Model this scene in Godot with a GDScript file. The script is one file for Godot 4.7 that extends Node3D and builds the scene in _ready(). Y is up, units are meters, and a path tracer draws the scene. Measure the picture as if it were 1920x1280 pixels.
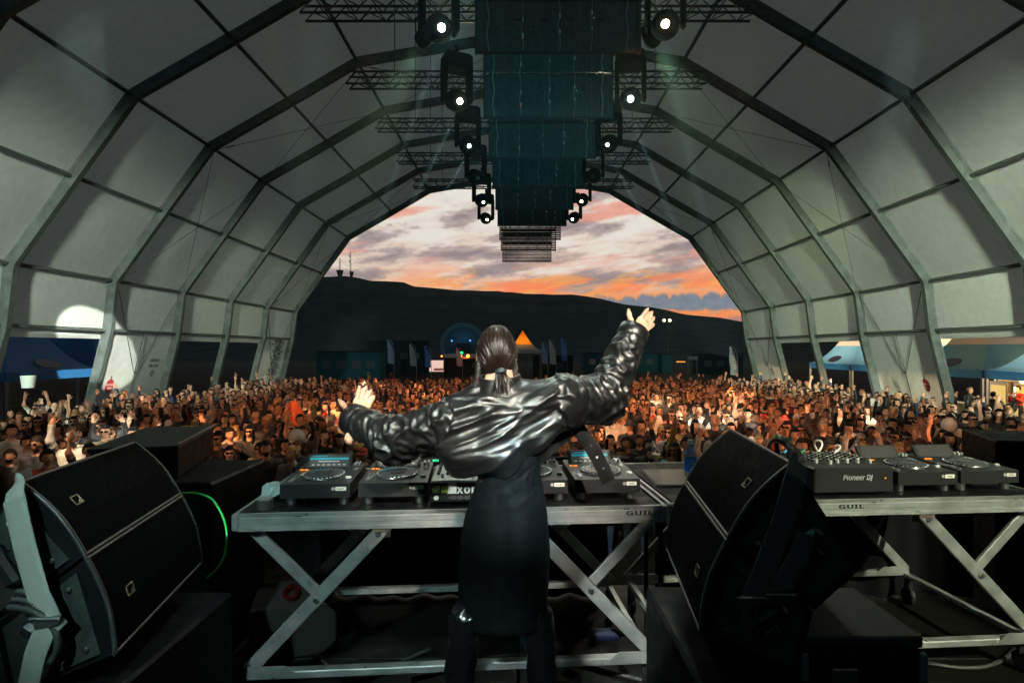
extends Node3D
# A music festival seen from the stage: y up, metres, the stage floor is y = 0, the field is y = -1.5, the crowd is towards -z.

const F := 1075.0
const GROUND := -1.5
var rng := RandomNumberGenerator.new()
var mats := {}
var taken := {}
var tex := {}

# ------------------------------------------------------------------ helpers
func P(px: float, py: float, d: float) -> Vector3:
	return Vector3((px - 972.0) / F * d, 1.7 + (655.0 - py) / F * d, -d)

class MB:
	var v := PackedVector3Array()
	var n := PackedVector3Array()
	var c := PackedColorArray()
	var tint := Color(1, 1, 1)
	var use_c := false
	func tri3(a: Vector3, b: Vector3, d: Vector3, na: Vector3, nb: Vector3, nd: Vector3) -> void:
		if (d - a).cross(b - a).dot(na + nb + nd) < 0.0:
			v.append(a); v.append(d); v.append(b)
			n.append(na); n.append(nd); n.append(nb)
		else:
			v.append(a); v.append(b); v.append(d)
			n.append(na); n.append(nb); n.append(nd)
		if use_c:
			c.append(tint); c.append(tint); c.append(tint)
	func tri(a: Vector3, b: Vector3, d: Vector3, nn: Vector3) -> void:
		tri3(a, b, d, nn, nn, nn)
	func quad(a: Vector3, b: Vector3, d: Vector3, e: Vector3, nn: Vector3) -> void:
		tri3(a, b, d, nn, nn, nn)
		tri3(a, d, e, nn, nn, nn)
	func box(at: Vector3, s: Vector3, bs := Basis.IDENTITY, bev := 0.0) -> void:
		var h := s * 0.5
		if bev <= 0.0:
			for ax in 3:
				for sg: float in [-1.0, 1.0]:
					var nn := Vector3.ZERO
					nn[ax] = sg
					var u := Vector3.ZERO
					u[(ax + 1) % 3] = h[(ax + 1) % 3]
					var w := Vector3.ZERO
					w[(ax + 2) % 3] = h[(ax + 2) % 3]
					var o := nn * h
					quad(at + bs * (o + u + w), at + bs * (o - u + w), at + bs * (o - u - w), at + bs * (o + u - w), bs * nn)
			return
		var e := minf(bev, minf(h.x, minf(h.y, h.z)) * 0.9)
		var k := h - Vector3(e, e, e)
		for ax in 3:
			var b1 := (ax + 1) % 3
			var b2 := (ax + 2) % 3
			for sg: float in [-1.0, 1.0]:
				var nn := Vector3.ZERO
				nn[ax] = sg
				var q := []
				for ss in [[1.0, 1.0], [-1.0, 1.0], [-1.0, -1.0], [1.0, -1.0]]:
					var p := Vector3.ZERO
					p[ax] = sg * h[ax]
					p[b1] = ss[0] * k[b1]
					p[b2] = ss[1] * k[b2]
					q.append(at + bs * p)
				quad(q[0], q[1], q[2], q[3], bs * nn)
				for s2: float in [-1.0, 1.0]:  # edge between axes ax and b1, along b2
					var p1 := Vector3.ZERO
					p1[ax] = sg * h[ax]
					p1[b1] = s2 * k[b1]
					var p2 := Vector3.ZERO
					p2[ax] = sg * k[ax]
					p2[b1] = s2 * h[b1]
					var along := Vector3.ZERO
					along[b2] = k[b2]
					var en := Vector3.ZERO
					en[ax] = sg
					en[b1] = s2
					quad(at + bs * (p1 + along), at + bs * (p1 - along), at + bs * (p2 - along), at + bs * (p2 + along), bs * en.normalized())
		for sx: float in [-1.0, 1.0]:
			for sy: float in [-1.0, 1.0]:
				for sz: float in [-1.0, 1.0]:
					var sn := Vector3(sx, sy, sz)
					tri(at + bs * (sn * Vector3(h.x, k.y, k.z)), at + bs * (sn * Vector3(k.x, h.y, k.z)), at + bs * (sn * Vector3(k.x, k.y, h.z)), bs * sn.normalized())
	func bar(a: Vector3, b: Vector3, w: float, t: float, up := Vector3.UP, bev := 0.0) -> void:  # a flat bar from a to b; w across, t along up
		var dir := (b - a).normalized()
		var side := dir.cross(up)
		if side.length() < 0.01:
			side = dir.cross(Vector3.RIGHT)
		side = side.normalized()
		var u := side.cross(dir).normalized()
		box((a + b) * 0.5, Vector3(w, t, a.distance_to(b)), Basis(side, u, -dir), bev)
	func tube(p: PackedVector3Array, r, sides := 8, caps := true) -> void:
		var m := p.size()
		var rings := []
		var norms := []
		var t0 := (p[1] - p[0]).normalized()
		var u := t0.cross(Vector3.UP)
		if u.length() < 0.05:
			u = t0.cross(Vector3.RIGHT)
		u = u.normalized()
		for i in m:
			var t := (p[mini(i + 1, m - 1)] - p[maxi(i - 1, 0)]).normalized()
			u = (u - t * u.dot(t)).normalized()
			var w := t.cross(u)
			var rad: float = r[i] if r is Array or r is PackedFloat32Array else r
			var ring := PackedVector3Array()
			var nr := PackedVector3Array()
			for j in sides:
				var an := TAU * j / sides
				var d := u * cos(an) + w * sin(an)
				ring.append(p[i] + d * rad)
				nr.append(d)
			rings.append(ring)
			norms.append(nr)
		for i in m - 1:
			for j in sides:
				var j2 := (j + 1) % sides
				tri3(rings[i][j], rings[i][j2], rings[i + 1][j2], norms[i][j], norms[i][j2], norms[i + 1][j2])
				tri3(rings[i][j], rings[i + 1][j2], rings[i + 1][j], norms[i][j], norms[i + 1][j2], norms[i + 1][j])
		if caps:
			for e in [[0, -t0], [m - 1, (p[m - 1] - p[m - 2]).normalized()]]:
				for j in range(1, sides - 1):
					tri(rings[e[0]][0], rings[e[0]][j], rings[e[0]][j + 1], e[1])
	func rod(a: Vector3, b: Vector3, r: float, sides := 8, caps := true) -> void:
		tube(PackedVector3Array([a, b]), r, sides, caps)
	func lathe(prof: Array, xf := Transform3D.IDENTITY, sides := 16, smooth := false) -> void:  # prof of Vector2(radius, height) about local y
		var m := prof.size()
		for i in m - 1:
			var a: Vector2 = prof[i]
			var b: Vector2 = prof[i + 1]
			var s := b - a
			if s.length() < 1e-6:
				continue
			var fn := Vector2(s.y, -s.x).normalized()
			var n1 := fn
			var n2 := fn
			if smooth:
				if i > 0:
					var q: Vector2 = a - prof[i - 1]
					n1 = (fn + Vector2(q.y, -q.x).normalized()).normalized()
				if i < m - 2:
					var q2: Vector2 = prof[i + 2] - b
					n2 = (fn + Vector2(q2.y, -q2.x).normalized()).normalized()
			for j in sides:
				var a1 := TAU * j / sides
				var a2 := TAU * (j + 1) / sides
				var d1 := Vector3(cos(a1), 0, sin(a1))
				var d2 := Vector3(cos(a2), 0, sin(a2))
				var up := Vector3.UP
				var p1 := xf * (d1 * a.x + up * a.y)
				var p2 := xf * (d2 * a.x + up * a.y)
				var p3 := xf * (d2 * b.x + up * b.y)
				var p4 := xf * (d1 * b.x + up * b.y)
				var m1 := xf.basis * (d1 * n1.x + up * n1.y)
				var m2 := xf.basis * (d2 * n1.x + up * n1.y)
				var m3 := xf.basis * (d2 * n2.x + up * n2.y)
				var m4 := xf.basis * (d1 * n2.x + up * n2.y)
				if a.x > 1e-6:
					tri3(p1, p2, p3, m1, m2, m3)
				if b.x > 1e-6:
					tri3(p1, p3, p4, m1, m3, m4)
	func extrude(poly: PackedVector2Array, xf: Transform3D, depth: float) -> void:  # local xy outline, from z = 0 to z = depth
		var ix := Geometry2D.triangulate_polygon(poly)
		var zn := xf.basis.z.normalized()
		var off := xf.basis.z * depth
		for i in range(0, ix.size(), 3):
			var a := xf * Vector3(poly[ix[i]].x, poly[ix[i]].y, 0)
			var b := xf * Vector3(poly[ix[i + 1]].x, poly[ix[i + 1]].y, 0)
			var d := xf * Vector3(poly[ix[i + 2]].x, poly[ix[i + 2]].y, 0)
			tri(a, b, d, -zn)
			tri(a + off, b + off, d + off, zn)
		var turn := 1.0 if Geometry2D.is_polygon_clockwise(poly) else -1.0
		for i in poly.size():
			var p := poly[i]
			var q := poly[(i + 1) % poly.size()]
			var e := q - p
			var nn := (xf.basis * Vector3(-e.y, e.x, 0) * turn).normalized()
			var a := xf * Vector3(p.x, p.y, 0)
			var b := xf * Vector3(q.x, q.y, 0)
			quad(a, b, b + off, a + off, nn)
	func grid(rows: Array, wrap: bool, hint := Vector3.ZERO, caps := false) -> void:  # rows of equal-length PackedVector3Array; hint ZERO: outward from each row's middle
		var h := rows.size()
		var w: int = rows[0].size()
		var mids := []
		for r in rows:
			var s := Vector3.ZERO
			for p in r:
				s += p
			mids.append(s / w)
		var nn := []
		for i in h:
			var line := PackedVector3Array()
			for j in w:
				var jl := (j + w - 1) % w if wrap else maxi(j - 1, 0)
				var jr := (j + 1) % w if wrap else mini(j + 1, w - 1)
				var du: Vector3 = rows[i][jr] - rows[i][jl]
				var dv: Vector3 = rows[mini(i + 1, h - 1)][j] - rows[maxi(i - 1, 0)][j]
				var q := du.cross(dv).normalized()
				var o: Vector3 = hint if hint != Vector3.ZERO else rows[i][j] - mids[i]
				if q.dot(o) < 0.0:
					q = -q
				line.append(q)
			nn.append(line)
		for i in h - 1:
			for j in (w if wrap else w - 1):
				var k := (j + 1) % w
				tri3(rows[i][j], rows[i][k], rows[i + 1][k], nn[i][j], nn[i][k], nn[i + 1][k])
				tri3(rows[i][j], rows[i + 1][k], rows[i + 1][j], nn[i][j], nn[i + 1][k], nn[i + 1][j])
		if caps:
			for e in [0, h - 1]:
				var dir: Vector3 = mids[e] - mids[1 if e == 0 else h - 2]
				for j in w:
					tri(mids[e], rows[e][j], rows[e][(j + 1) % w], dir.normalized())
	func ball(at: Vector3, r: Vector3, bs := Basis.IDENTITY, us := 12, vs := 8) -> void:
		for i in vs:
			for j in us:
				var q := []
				for e in [[i, j], [i, j + 1], [i + 1, j + 1], [i + 1, j]]:
					var th: float = PI * e[0] / vs
					var ph: float = TAU * e[1] / us
					q.append(Vector3(sin(th) * cos(ph), cos(th), sin(th) * sin(ph)))
				var pp := []
				var qn := []
				for d: Vector3 in q:
					pp.append(at + bs * (d * r))
					qn.append((bs * (d / r)).normalized())
				if i > 0:
					tri3(pp[0], pp[1], pp[2], qn[0], qn[1], qn[2])
				if i < vs - 1:
					tri3(pp[0], pp[2], pp[3], qn[0], qn[2], qn[3])
	func mesh(m: Material) -> ArrayMesh:
		var am := ArrayMesh.new()
		add_to(am, m)
		return am
	func add_to(am: ArrayMesh, m: Material) -> void:
		if v.is_empty():
			return
		var arr := []
		arr.resize(Mesh.ARRAY_MAX)
		arr[Mesh.ARRAY_VERTEX] = v
		arr[Mesh.ARRAY_NORMAL] = n
		if use_c:
			arr[Mesh.ARRAY_COLOR] = c
		am.add_surface_from_arrays(Mesh.PRIMITIVE_TRIANGLES, arr)
		am.surface_set_material(am.get_surface_count() - 1, m)

func numbered(called: String) -> String:
	var k: int = taken.get(called, 0)
	taken[called] = k + 1
	return called if k == 0 else "%s_%03d" % [called, k]

func tag(o: Node, label: String, category: String, group := "", kind := "") -> void:
	if label:
		o.set_meta("label", label)
	if category:
		o.set_meta("category", category)
	if group:
		o.set_meta("group", group)
	if kind:
		o.set_meta("kind", kind)

func thing(called: String, label: String, category: String, xf := Transform3D.IDENTITY, group := "") -> Node3D:
	var o := Node3D.new()
	o.name = numbered(called)
	add_child(o)
	o.transform = xf
	tag(o, label, category, group)
	return o

func part(called: String, mb, m: Material, parent: Node) -> MeshInstance3D:
	var o := MeshInstance3D.new()
	o.mesh = mb.mesh(m) if mb is MB else mb
	if not mb is MB:
		o.material_override = m
	var k := 0
	var nm := called
	while parent.has_node(NodePath(nm)):
		k += 1
		nm = "%s_%03d" % [called, k]
	o.name = nm
	parent.add_child(o, true)
	return o

func single(called: String, mb: MB, m: Material, label: String, category: String, group := "", kind := "") -> MeshInstance3D:
	var o := MeshInstance3D.new()
	o.mesh = mb.mesh(m)
	o.name = numbered(called)
	add_child(o)
	tag(o, label, category, group, kind)
	return o

func noise_tex(called: String, freq: float, lo: float, hi: float, size := 256, octaves := 4, sx := 1.0) -> ImageTexture:
	if tex.has(called):
		return tex[called]
	var f := FastNoiseLite.new()
	f.seed = called.hash() % 1000
	f.frequency = freq
	f.fractal_octaves = octaves
	var im := f.get_seamless_image(size, size)
	im.convert(Image.FORMAT_L8)
	var data := im.get_data()
	for i in data.size():
		data[i] = int(clampf(lo + (hi - lo) * data[i] / 255.0, 0.0, 1.0) * 255.0)
	im = Image.create_from_data(size, size, false, Image.FORMAT_L8, data)
	tex[called] = ImageTexture.create_from_image(im)
	return tex[called]

func mat(called: String, lin: Color, rough := 0.7, metal := 0.0) -> StandardMaterial3D:
	if mats.has(called):
		return mats[called]
	var m := StandardMaterial3D.new()
	m.resource_name = called
	m.albedo_color = lin.linear_to_srgb()
	m.roughness = rough
	m.metallic = metal
	mats[called] = m
	return m

func matte(called: String, lin: Color) -> StandardMaterial3D:
	var m := mat(called, lin, 0.95)
	m.metallic_specular = 0.12
	return m

func worn(m: StandardMaterial3D, which: String, scale: float, bump := 0.0) -> StandardMaterial3D:  # uneven gloss and a fine relief
	m.uv1_triplanar = true
	m.uv1_scale = Vector3.ONE * scale
	m.roughness_texture = noise_tex(which + "_rough", 0.02, 0.55, 1.0)
	m.roughness_texture_channel = BaseMaterial3D.TEXTURE_CHANNEL_GRAYSCALE
	m.albedo_texture = noise_tex(which + "_tone", 0.012, 0.7, 1.0)
	if bump > 0.0:
		m.heightmap_enabled = true
		m.heightmap_texture = noise_tex(which + "_relief", 0.06, 0.0, 1.0)
		m.heightmap_scale = bump
	return m

func glow(called: String, lin: Color, energy: float) -> StandardMaterial3D:
	var m := mat(called, lin * 0.5, 0.4)
	m.emission_enabled = true
	m.emission = lin.linear_to_srgb()
	m.emission_energy_multiplier = energy
	return m

func aim(at: Vector3, to: Vector3) -> Transform3D:
	return Transform3D(Basis.looking_at(to - at, Vector3.UP if absf((to - at).normalized().y) < 0.98 else Vector3.FORWARD), at)

func spot(parent: Node, at: Vector3, to: Vector3, color: Color, energy: float, half: float, blend: float, size: float) -> SpotLight3D:
	var l := SpotLight3D.new()
	l.name = "light"
	parent.add_child(l, true)
	l.global_transform = aim(at, to)
	l.light_color = color
	l.light_energy = energy
	l.spot_angle = half
	l.spot_angle_attenuation = blend
	l.light_size = size
	l.spot_range = 80.0
	l.spot_attenuation = 2.0
	l.shadow_enabled = true
	return l

func omni(parent: Node, at: Vector3, color: Color, energy: float, size: float) -> OmniLight3D:
	var l := OmniLight3D.new()
	l.name = "light"
	parent.add_child(l, true)
	l.global_position = at
	l.light_color = color
	l.light_energy = energy
	l.light_size = size
	l.omni_range = 60.0
	l.omni_attenuation = 2.0
	l.shadow_enabled = true
	return l

func text(called: String, s: String, size: float, m: Material, xf: Transform3D, parent: Node, bold := true, font := "Droid Sans") -> MeshInstance3D:
	var tm := TextMesh.new()
	var f := SystemFont.new()
	f.font_names = PackedStringArray([font])
	f.font_weight = 700 if bold else 400
	tm.font = f
	tm.text = s
	tm.font_size = 32
	tm.pixel_size = size / 32.0
	tm.depth = 0.0015
	tm.curve_step = 2.0
	var o := part(called, tm, m, parent)
	o.transform = xf
	return o

# ---- smooth joined bodies: tapered capsules on a grid, meshed as surface nets
# bones: [a, b, ra, rb, tag, depth ratio]
func sdf(bones: Array, cell: float, k: float) -> Dictionary:
	var lo := Vector3(1e9, 1e9, 1e9)
	var hi := -lo
	for b in bones:
		var r: float = maxf(b[2], b[3]) + k * 0.5 + cell * 3.0
		lo = lo.min(b[0] - Vector3.ONE * r).min(b[1] - Vector3.ONE * r)
		hi = hi.max(b[0] + Vector3.ONE * r).max(b[1] + Vector3.ONE * r)
	var nx := int((hi.x - lo.x) / cell) + 2
	var ny := int((hi.y - lo.y) / cell) + 2
	var nz := int((hi.z - lo.z) / cell) + 2
	var d := PackedFloat32Array()
	d.resize(nx * ny * nz)
	d.fill(100.0)
	var best := d.duplicate()
	var tg := PackedByteArray()
	tg.resize(nx * ny * nz)
	for b in bones:
		var a: Vector3 = b[0]
		var ra: float = b[2]
		var rb: float = b[3]
		var tag_: int = b[4]
		var zs: float = 1.0 / b[5] if b.size() > 5 else 1.0
		var ab: Vector3 = b[1] - a
		ab.z *= zs
		var inv := 1.0 / maxf(ab.length_squared(), 1e-9)
		var r := maxf(ra, rb) + k + cell * 2.5
		var q0: Vector3 = (a.min(b[1]) - Vector3.ONE * r - lo) / cell
		var q1: Vector3 = (a.max(b[1]) + Vector3.ONE * r - lo) / cell
		for iz in range(maxi(int(q0.z), 0), mini(int(q1.z) + 2, nz)):
			for iy in range(maxi(int(q0.y), 0), mini(int(q1.y) + 2, ny)):
				var row := (iz * ny + iy) * nx
				for ix in range(maxi(int(q0.x), 0), mini(int(q1.x) + 2, nx)):
					var p := Vector3(lo.x + ix * cell - a.x, lo.y + iy * cell - a.y, (lo.z + iz * cell - a.z) * zs)
					var h := clampf(p.dot(ab) * inv, 0.0, 1.0)
					var s := (p - ab * h).length() - ra - (rb - ra) * h
					var i := row + ix
					if s < best[i]:
						best[i] = s
						tg[i] = tag_
					var o := d[i]
					if o > 50.0:
						d[i] = s
					else:
						var e := maxf(k - absf(o - s), 0.0)
						d[i] = minf(o, s) - e * e / k * 0.25
	var at := PackedInt32Array()
	at.resize(nx * ny * nz)
	at.fill(-1)
	var verts := PackedVector3Array()
	var tags := PackedByteArray()
	var step := PackedInt32Array([0, 1, nx, nx + 1, nx * ny, nx * ny + 1, nx * ny + nx, nx * ny + nx + 1])
	var offs := [Vector3(0, 0, 0), Vector3(1, 0, 0), Vector3(0, 1, 0), Vector3(1, 1, 0), Vector3(0, 0, 1), Vector3(1, 0, 1), Vector3(0, 1, 1), Vector3(1, 1, 1)]
	var edges := PackedInt32Array([0, 1, 2, 3, 4, 5, 6, 7, 0, 2, 1, 3, 4, 6, 5, 7, 0, 4, 1, 5, 2, 6, 3, 7])
	var near := cell * 2.2
	for iz in nz - 1:
		for iy in ny - 1:
			var row := (iz * ny + iy) * nx
			for ix in nx - 1:
				var i := row + ix
				if absf(d[i]) > near:
					continue
				var mask := 0
				for c in 8:
					if d[i + step[c]] < 0.0:
						mask |= 1 << c
				if mask == 0 or mask == 255:
					continue
				var sum := Vector3.ZERO
				var cnt := 0
				for e in range(0, 24, 2):
					var c0 := edges[e]
					var c1 := edges[e + 1]
					var d0 := d[i + step[c0]]
					var d1 := d[i + step[c1]]
					if (d0 < 0.0) != (d1 < 0.0):
						var o0: Vector3 = offs[c0]
						sum += o0.lerp(offs[c1], d0 / (d0 - d1))
						cnt += 1
				at[i] = verts.size()
				verts.append(lo + (Vector3(ix, iy, iz) + sum / cnt) * cell)
				tags.append(tg[i])
	var idx := PackedInt32Array()
	var sx := 1
	var sy := nx
	var sz := nx * ny
	for iz in range(1, nz - 1):
		for iy in range(1, ny - 1):
			var row := (iz * ny + iy) * nx
			for ix in range(1, nx - 1):
				var i := row + ix
				if at[i] < 0:
					continue
				var ins := d[i] < 0.0
				if ins != (d[i + sx] < 0.0):
					_quad(idx, at, i, i - sy, i - sy - sz, i - sz, ins)
				if ins != (d[i + sy] < 0.0):
					_quad(idx, at, i, i - sz, i - sz - sx, i - sx, ins)
				if ins != (d[i + sz] < 0.0):
					_quad(idx, at, i, i - sx, i - sx - sy, i - sy, ins)
	return {"v": verts, "i": idx, "t": tags}

func _quad(idx: PackedInt32Array, at: PackedInt32Array, a: int, b: int, c: int, d: int, flip: bool) -> void:
	var q := [at[a], at[b], at[c], at[d]]
	if q.min() < 0:
		return
	for t in ([[0, 1, 2], [0, 2, 3]] if not flip else [[0, 2, 1], [0, 3, 2]]):
		idx.append(q[t[0]])
		idx.append(q[t[1]])
		idx.append(q[t[2]])

func smooth_normals(v: PackedVector3Array, ix: PackedInt32Array) -> PackedVector3Array:
	var n := PackedVector3Array()
	n.resize(v.size())
	for i in range(0, ix.size(), 3):
		var a := v[ix[i]]
		var q := (v[ix[i + 2]] - a).cross(v[ix[i + 1]] - a)
		n[ix[i]] += q
		n[ix[i + 1]] += q
		n[ix[i + 2]] += q
	for i in n.size():
		n[i] = n[i].normalized()
	return n

func relax(s: Dictionary, times: int, amount: float) -> void:
	var v: PackedVector3Array = s.v
	var ix: PackedInt32Array = s.i
	for t in times:
		var sum := PackedVector3Array()
		sum.resize(v.size())
		var cnt := PackedInt32Array()
		cnt.resize(v.size())
		for i in range(0, ix.size(), 3):
			for e in 3:
				var a := ix[i + e]
				var b := ix[i + (e + 1) % 3]
				sum[a] += v[b]
				cnt[a] += 1
				sum[b] += v[a]
				cnt[b] += 1
		for i in v.size():
			if cnt[i] > 0:
				v[i] = v[i].lerp(sum[i] / cnt[i], amount)
	s.v = v

func split(s: Dictionary, into: Array) -> void:  # the triangles of each tag into an MB of its own
	var v: PackedVector3Array = s.v
	var ix: PackedInt32Array = s.i
	var n := smooth_normals(v, ix)
	for i in range(0, ix.size(), 3):
		var m: MB = into[s.t[ix[i]]]
		for e in 3:
			m.v.append(v[ix[i + e]])
			m.n.append(n[ix[i + e]])
			if m.use_c:
				m.c.append(m.tint)

# ------------------------------------------------------------------ people
func head_pt(u: Vector3, fine := true) -> Vector3:  # a head about its own middle, facing +z
	var x := u.x * 0.075
	var y := u.y * 0.118
	var z := u.z * 0.096
	if u.y < 0.0:
		var t := -u.y
		x *= 1.0 - 0.26 * t * t
		z += (0.016 if u.z > 0.0 else 0.03) * t
	else:
		z -= 0.008 * u.y
	if u.z > 0.0 and fine:
		var g := smoothstep(0.0, 0.35, u.z)
		var fx := u.x
		var fy := u.y
		z -= 0.006 * g
		z += g * 0.021 * exp(-(fx * fx / 0.014 + pow(fy + 0.16, 2.0) / 0.018))
		z += g * 0.010 * exp(-(fx * fx / 0.012 + pow(fy - 0.02, 2.0) / 0.03))
		for s: float in [-1.0, 1.0]:
			z -= g * 0.010 * exp(-(pow(fx - s * 0.38, 2.0) / 0.024 + pow(fy - 0.06, 2.0) / 0.012))
			z += g * 0.006 * exp(-(pow(fx - s * 0.5, 2.0) / 0.03 + pow(fy + 0.2, 2.0) / 0.03))
		z += g * 0.006 * exp(-pow(fy - 0.24, 2.0) / 0.008)
		z += g * 0.006 * exp(-(fx * fx / 0.05 + pow(fy + 0.47, 2.0) / 0.006))
		z += g * 0.010 * exp(-(fx * fx / 0.06 + pow(fy + 0.88, 2.0) / 0.02))
	return Vector3(x, y, z)

func head_grid(mb: MB, xf: Transform3D, us: int, vs: int, grow: Callable) -> void:  # grow(unit direction) gives the point, or INF outside
	var rows := []
	for i in vs + 1:
		var th := PI * i / vs
		var row := []
		for j in us:
			var ph := TAU * j / us
			var u := Vector3(sin(th) * sin(ph), cos(th), sin(th) * cos(ph))
			row.append(grow.call(u))
		rows.append(row)
	var nn := []
	for i in vs + 1:
		var line := []
		for j in us:
			var a: Vector3 = rows[i][(j + 1) % us]
			var b: Vector3 = rows[i][(j + us - 1) % us]
			var c: Vector3 = rows[mini(i + 1, vs)][j]
			var e: Vector3 = rows[maxi(i - 1, 0)][j]
			var p: Vector3 = rows[i][j]
			if not p.is_finite():
				line.append(Vector3.UP)
				continue
			var q := Vector3.ZERO
			if a.is_finite() and b.is_finite() and c.is_finite() and e.is_finite():
				q = (a - b).cross(c - e)
			if q.length() < 1e-9:
				q = p
			if q.dot(p) < 0.0:
				q = -q
			line.append(xf.basis * q.normalized())
		nn.append(line)
	for i in vs:
		for j in us:
			var k := (j + 1) % us
			var a: Vector3 = rows[i][j]
			var b: Vector3 = rows[i][k]
			var c: Vector3 = rows[i + 1][k]
			var e: Vector3 = rows[i + 1][j]
			if not (a.is_finite() and b.is_finite() and c.is_finite() and e.is_finite()):
				continue
			if i > 0:
				mb.tri3(xf * a, xf * b, xf * c, nn[i][j], nn[i][k], nn[i + 1][k])
			if i < vs - 1:
				mb.tri3(xf * a, xf * c, xf * e, nn[i][j], nn[i + 1][k], nn[i + 1][j])

func head(skin: MB, dark: MB, xf: Transform3D, us: int, vs: int) -> void:
	head_grid(skin, xf, us, vs, func(u): return head_pt(u))
	for s: float in [-1.0, 1.0]:
		skin.ball(xf * Vector3(s * 0.076, -0.005, -0.012), Vector3(0.011, 0.031, 0.02), xf.basis, 6, 5)
		var e := head_pt(Vector3(s * 0.36, 0.05, 0.93).normalized())
		dark.ball(xf * e, Vector3(0.014, 0.0065, 0.006), xf.basis, 6, 4)
		var b := head_pt(Vector3(s * 0.36, 0.22, 0.9).normalized())
		dark.box(xf * b, Vector3(0.034, 0.006, 0.007), xf.basis)
	dark.ball(xf * head_pt(Vector3(0, -0.44, 0.9).normalized()), Vector3(0.021, 0.0045, 0.005), xf.basis, 6, 4)

func hair_short(mb: MB, xf: Transform3D, f: FastNoiseLite, us := 18, vs := 12, thick := 0.027) -> void:
	head_grid(mb, xf, us, vs, func(u):
		var line := 0.44 + 0.10 * f.get_noise_2d(u.x * 300.0, 3.0) if u.z > 0.32 else lerpf(-0.5, 0.44, pow(clampf((u.z + 0.1) / 0.42, 0.0, 1.0), 1.8))
		if u.y < line:
			return Vector3(INF, INF, INF)
		return head_pt(u, false) + u * (thick + 0.008 * f.get_noise_3dv(u * 90.0)) * smoothstep(line - 0.12, line + 0.3, u.y))

func hair_long(mb: MB, xf: Transform3D, f: FastNoiseLite) -> void:
	hair_short(mb, xf, f, 18, 12, 0.018)
	var rows := []
	for i in 9:
		var t := i / 8.0
		var row := PackedVector3Array()
		for j in 13:
			var an := lerpf(-2.35, 2.35, j / 12.0) + PI
			var w := 0.086 + 0.022 * sin(t * 2.6) + 0.006 * sin(j * 2.1 + i)
			row.append(xf * Vector3(sin(an) * w, 0.045 - t * 0.30, cos(an) * w * 1.05 - 0.012))
		rows.append(row)
	mb.grid(rows, false)

func cap(mb: MB, xf: Transform3D) -> void:
	head_grid(mb, xf, 16, 10, func(u):
		if u.y < 0.34:
			return Vector3(INF, INF, INF)
		return head_pt(u, false) * 1.13 + Vector3(0, 0.004, 0))
	var p := PackedVector2Array()
	for j in 9:
		var an := PI * j / 8.0
		p.append(Vector2(cos(an) * 0.075, sin(an) * 0.085))
	mb.extrude(p, xf * Transform3D(Basis(Vector3.RIGHT, PI / 2 + 0.18), Vector3(0, 0.05, 0.078)), 0.006)

func bucket_hat(mb: MB, xf: Transform3D) -> void:
	mb.lathe([Vector2(0.001, 0.135), Vector2(0.075, 0.13), Vector2(0.098, 0.05), Vector2(0.135, 0.015), Vector2(0.132, 0.01), Vector2(0.096, 0.042)], xf * Transform3D(Basis.IDENTITY, Vector3(0, 0, -0.005)), 14, true)

func glasses(mb: MB, xf: Transform3D) -> void:
	for s: float in [-1.0, 1.0]:
		mb.box(xf * Vector3(s * 0.034, 0.008, 0.093), Vector3(0.054, 0.034, 0.01), xf.basis * Basis(Vector3.UP, s * 0.22), 0.004)
		mb.box(xf * Vector3(s * 0.07, 0.012, 0.045), Vector3(0.004, 0.008, 0.09), xf.basis)
	mb.box(xf * Vector3(0, 0.012, 0.102), Vector3(0.02, 0.006, 0.006), xf.basis)

func beard(mb: MB, xf: Transform3D) -> void:
	head_grid(mb, xf, 18, 14, func(u):
		if u.y > -0.34 or u.z < 0.05 or (absf(u.x) < 0.3 and u.y > -0.42):
			return Vector3(INF, INF, INF)
		return head_pt(u) * 1.05)

func fingers(mb: MB, wrist: Vector3, dir: Vector3, back: Vector3, thumb: float, curl: float, sides := 5) -> void:  # palm reaches 9 cm from the wrist; five separate digits
	var side := dir.cross(back).normalized() * thumb
	var lens := [0.068, 0.076, 0.071, 0.055]
	for k in 4:
		var b := wrist + dir * 0.088 + side * (0.03 - k * 0.02)
		var d1 := (dir + side * (0.14 - 0.1 * k)).normalized()
		var d2 := (d1 - back * curl).normalized()
		var d3 := (d2 - back * curl).normalized()
		var l: float = lens[k]
		var p1 := b + d1 * l * 0.45
		var p2 := p1 + d2 * l * 0.32
		mb.tube(PackedVector3Array([b - d1 * 0.02, p1, p2, p2 + d3 * l * 0.27]), [0.0105, 0.0095, 0.0085, 0.006], sides)
	var t0 := wrist + dir * 0.03 + side * 0.03
	var td := (dir * 0.7 + side * 0.75).normalized()
	mb.tube(PackedVector3Array([t0 - td * 0.015, t0 + td * 0.035, t0 + td * 0.058 + dir * 0.006, t0 + td * 0.07 + dir * 0.02]), [0.014, 0.0125, 0.0105, 0.007], sides)

const HEAD_AT := Vector3(0, 1.635, 0.025)
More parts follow.
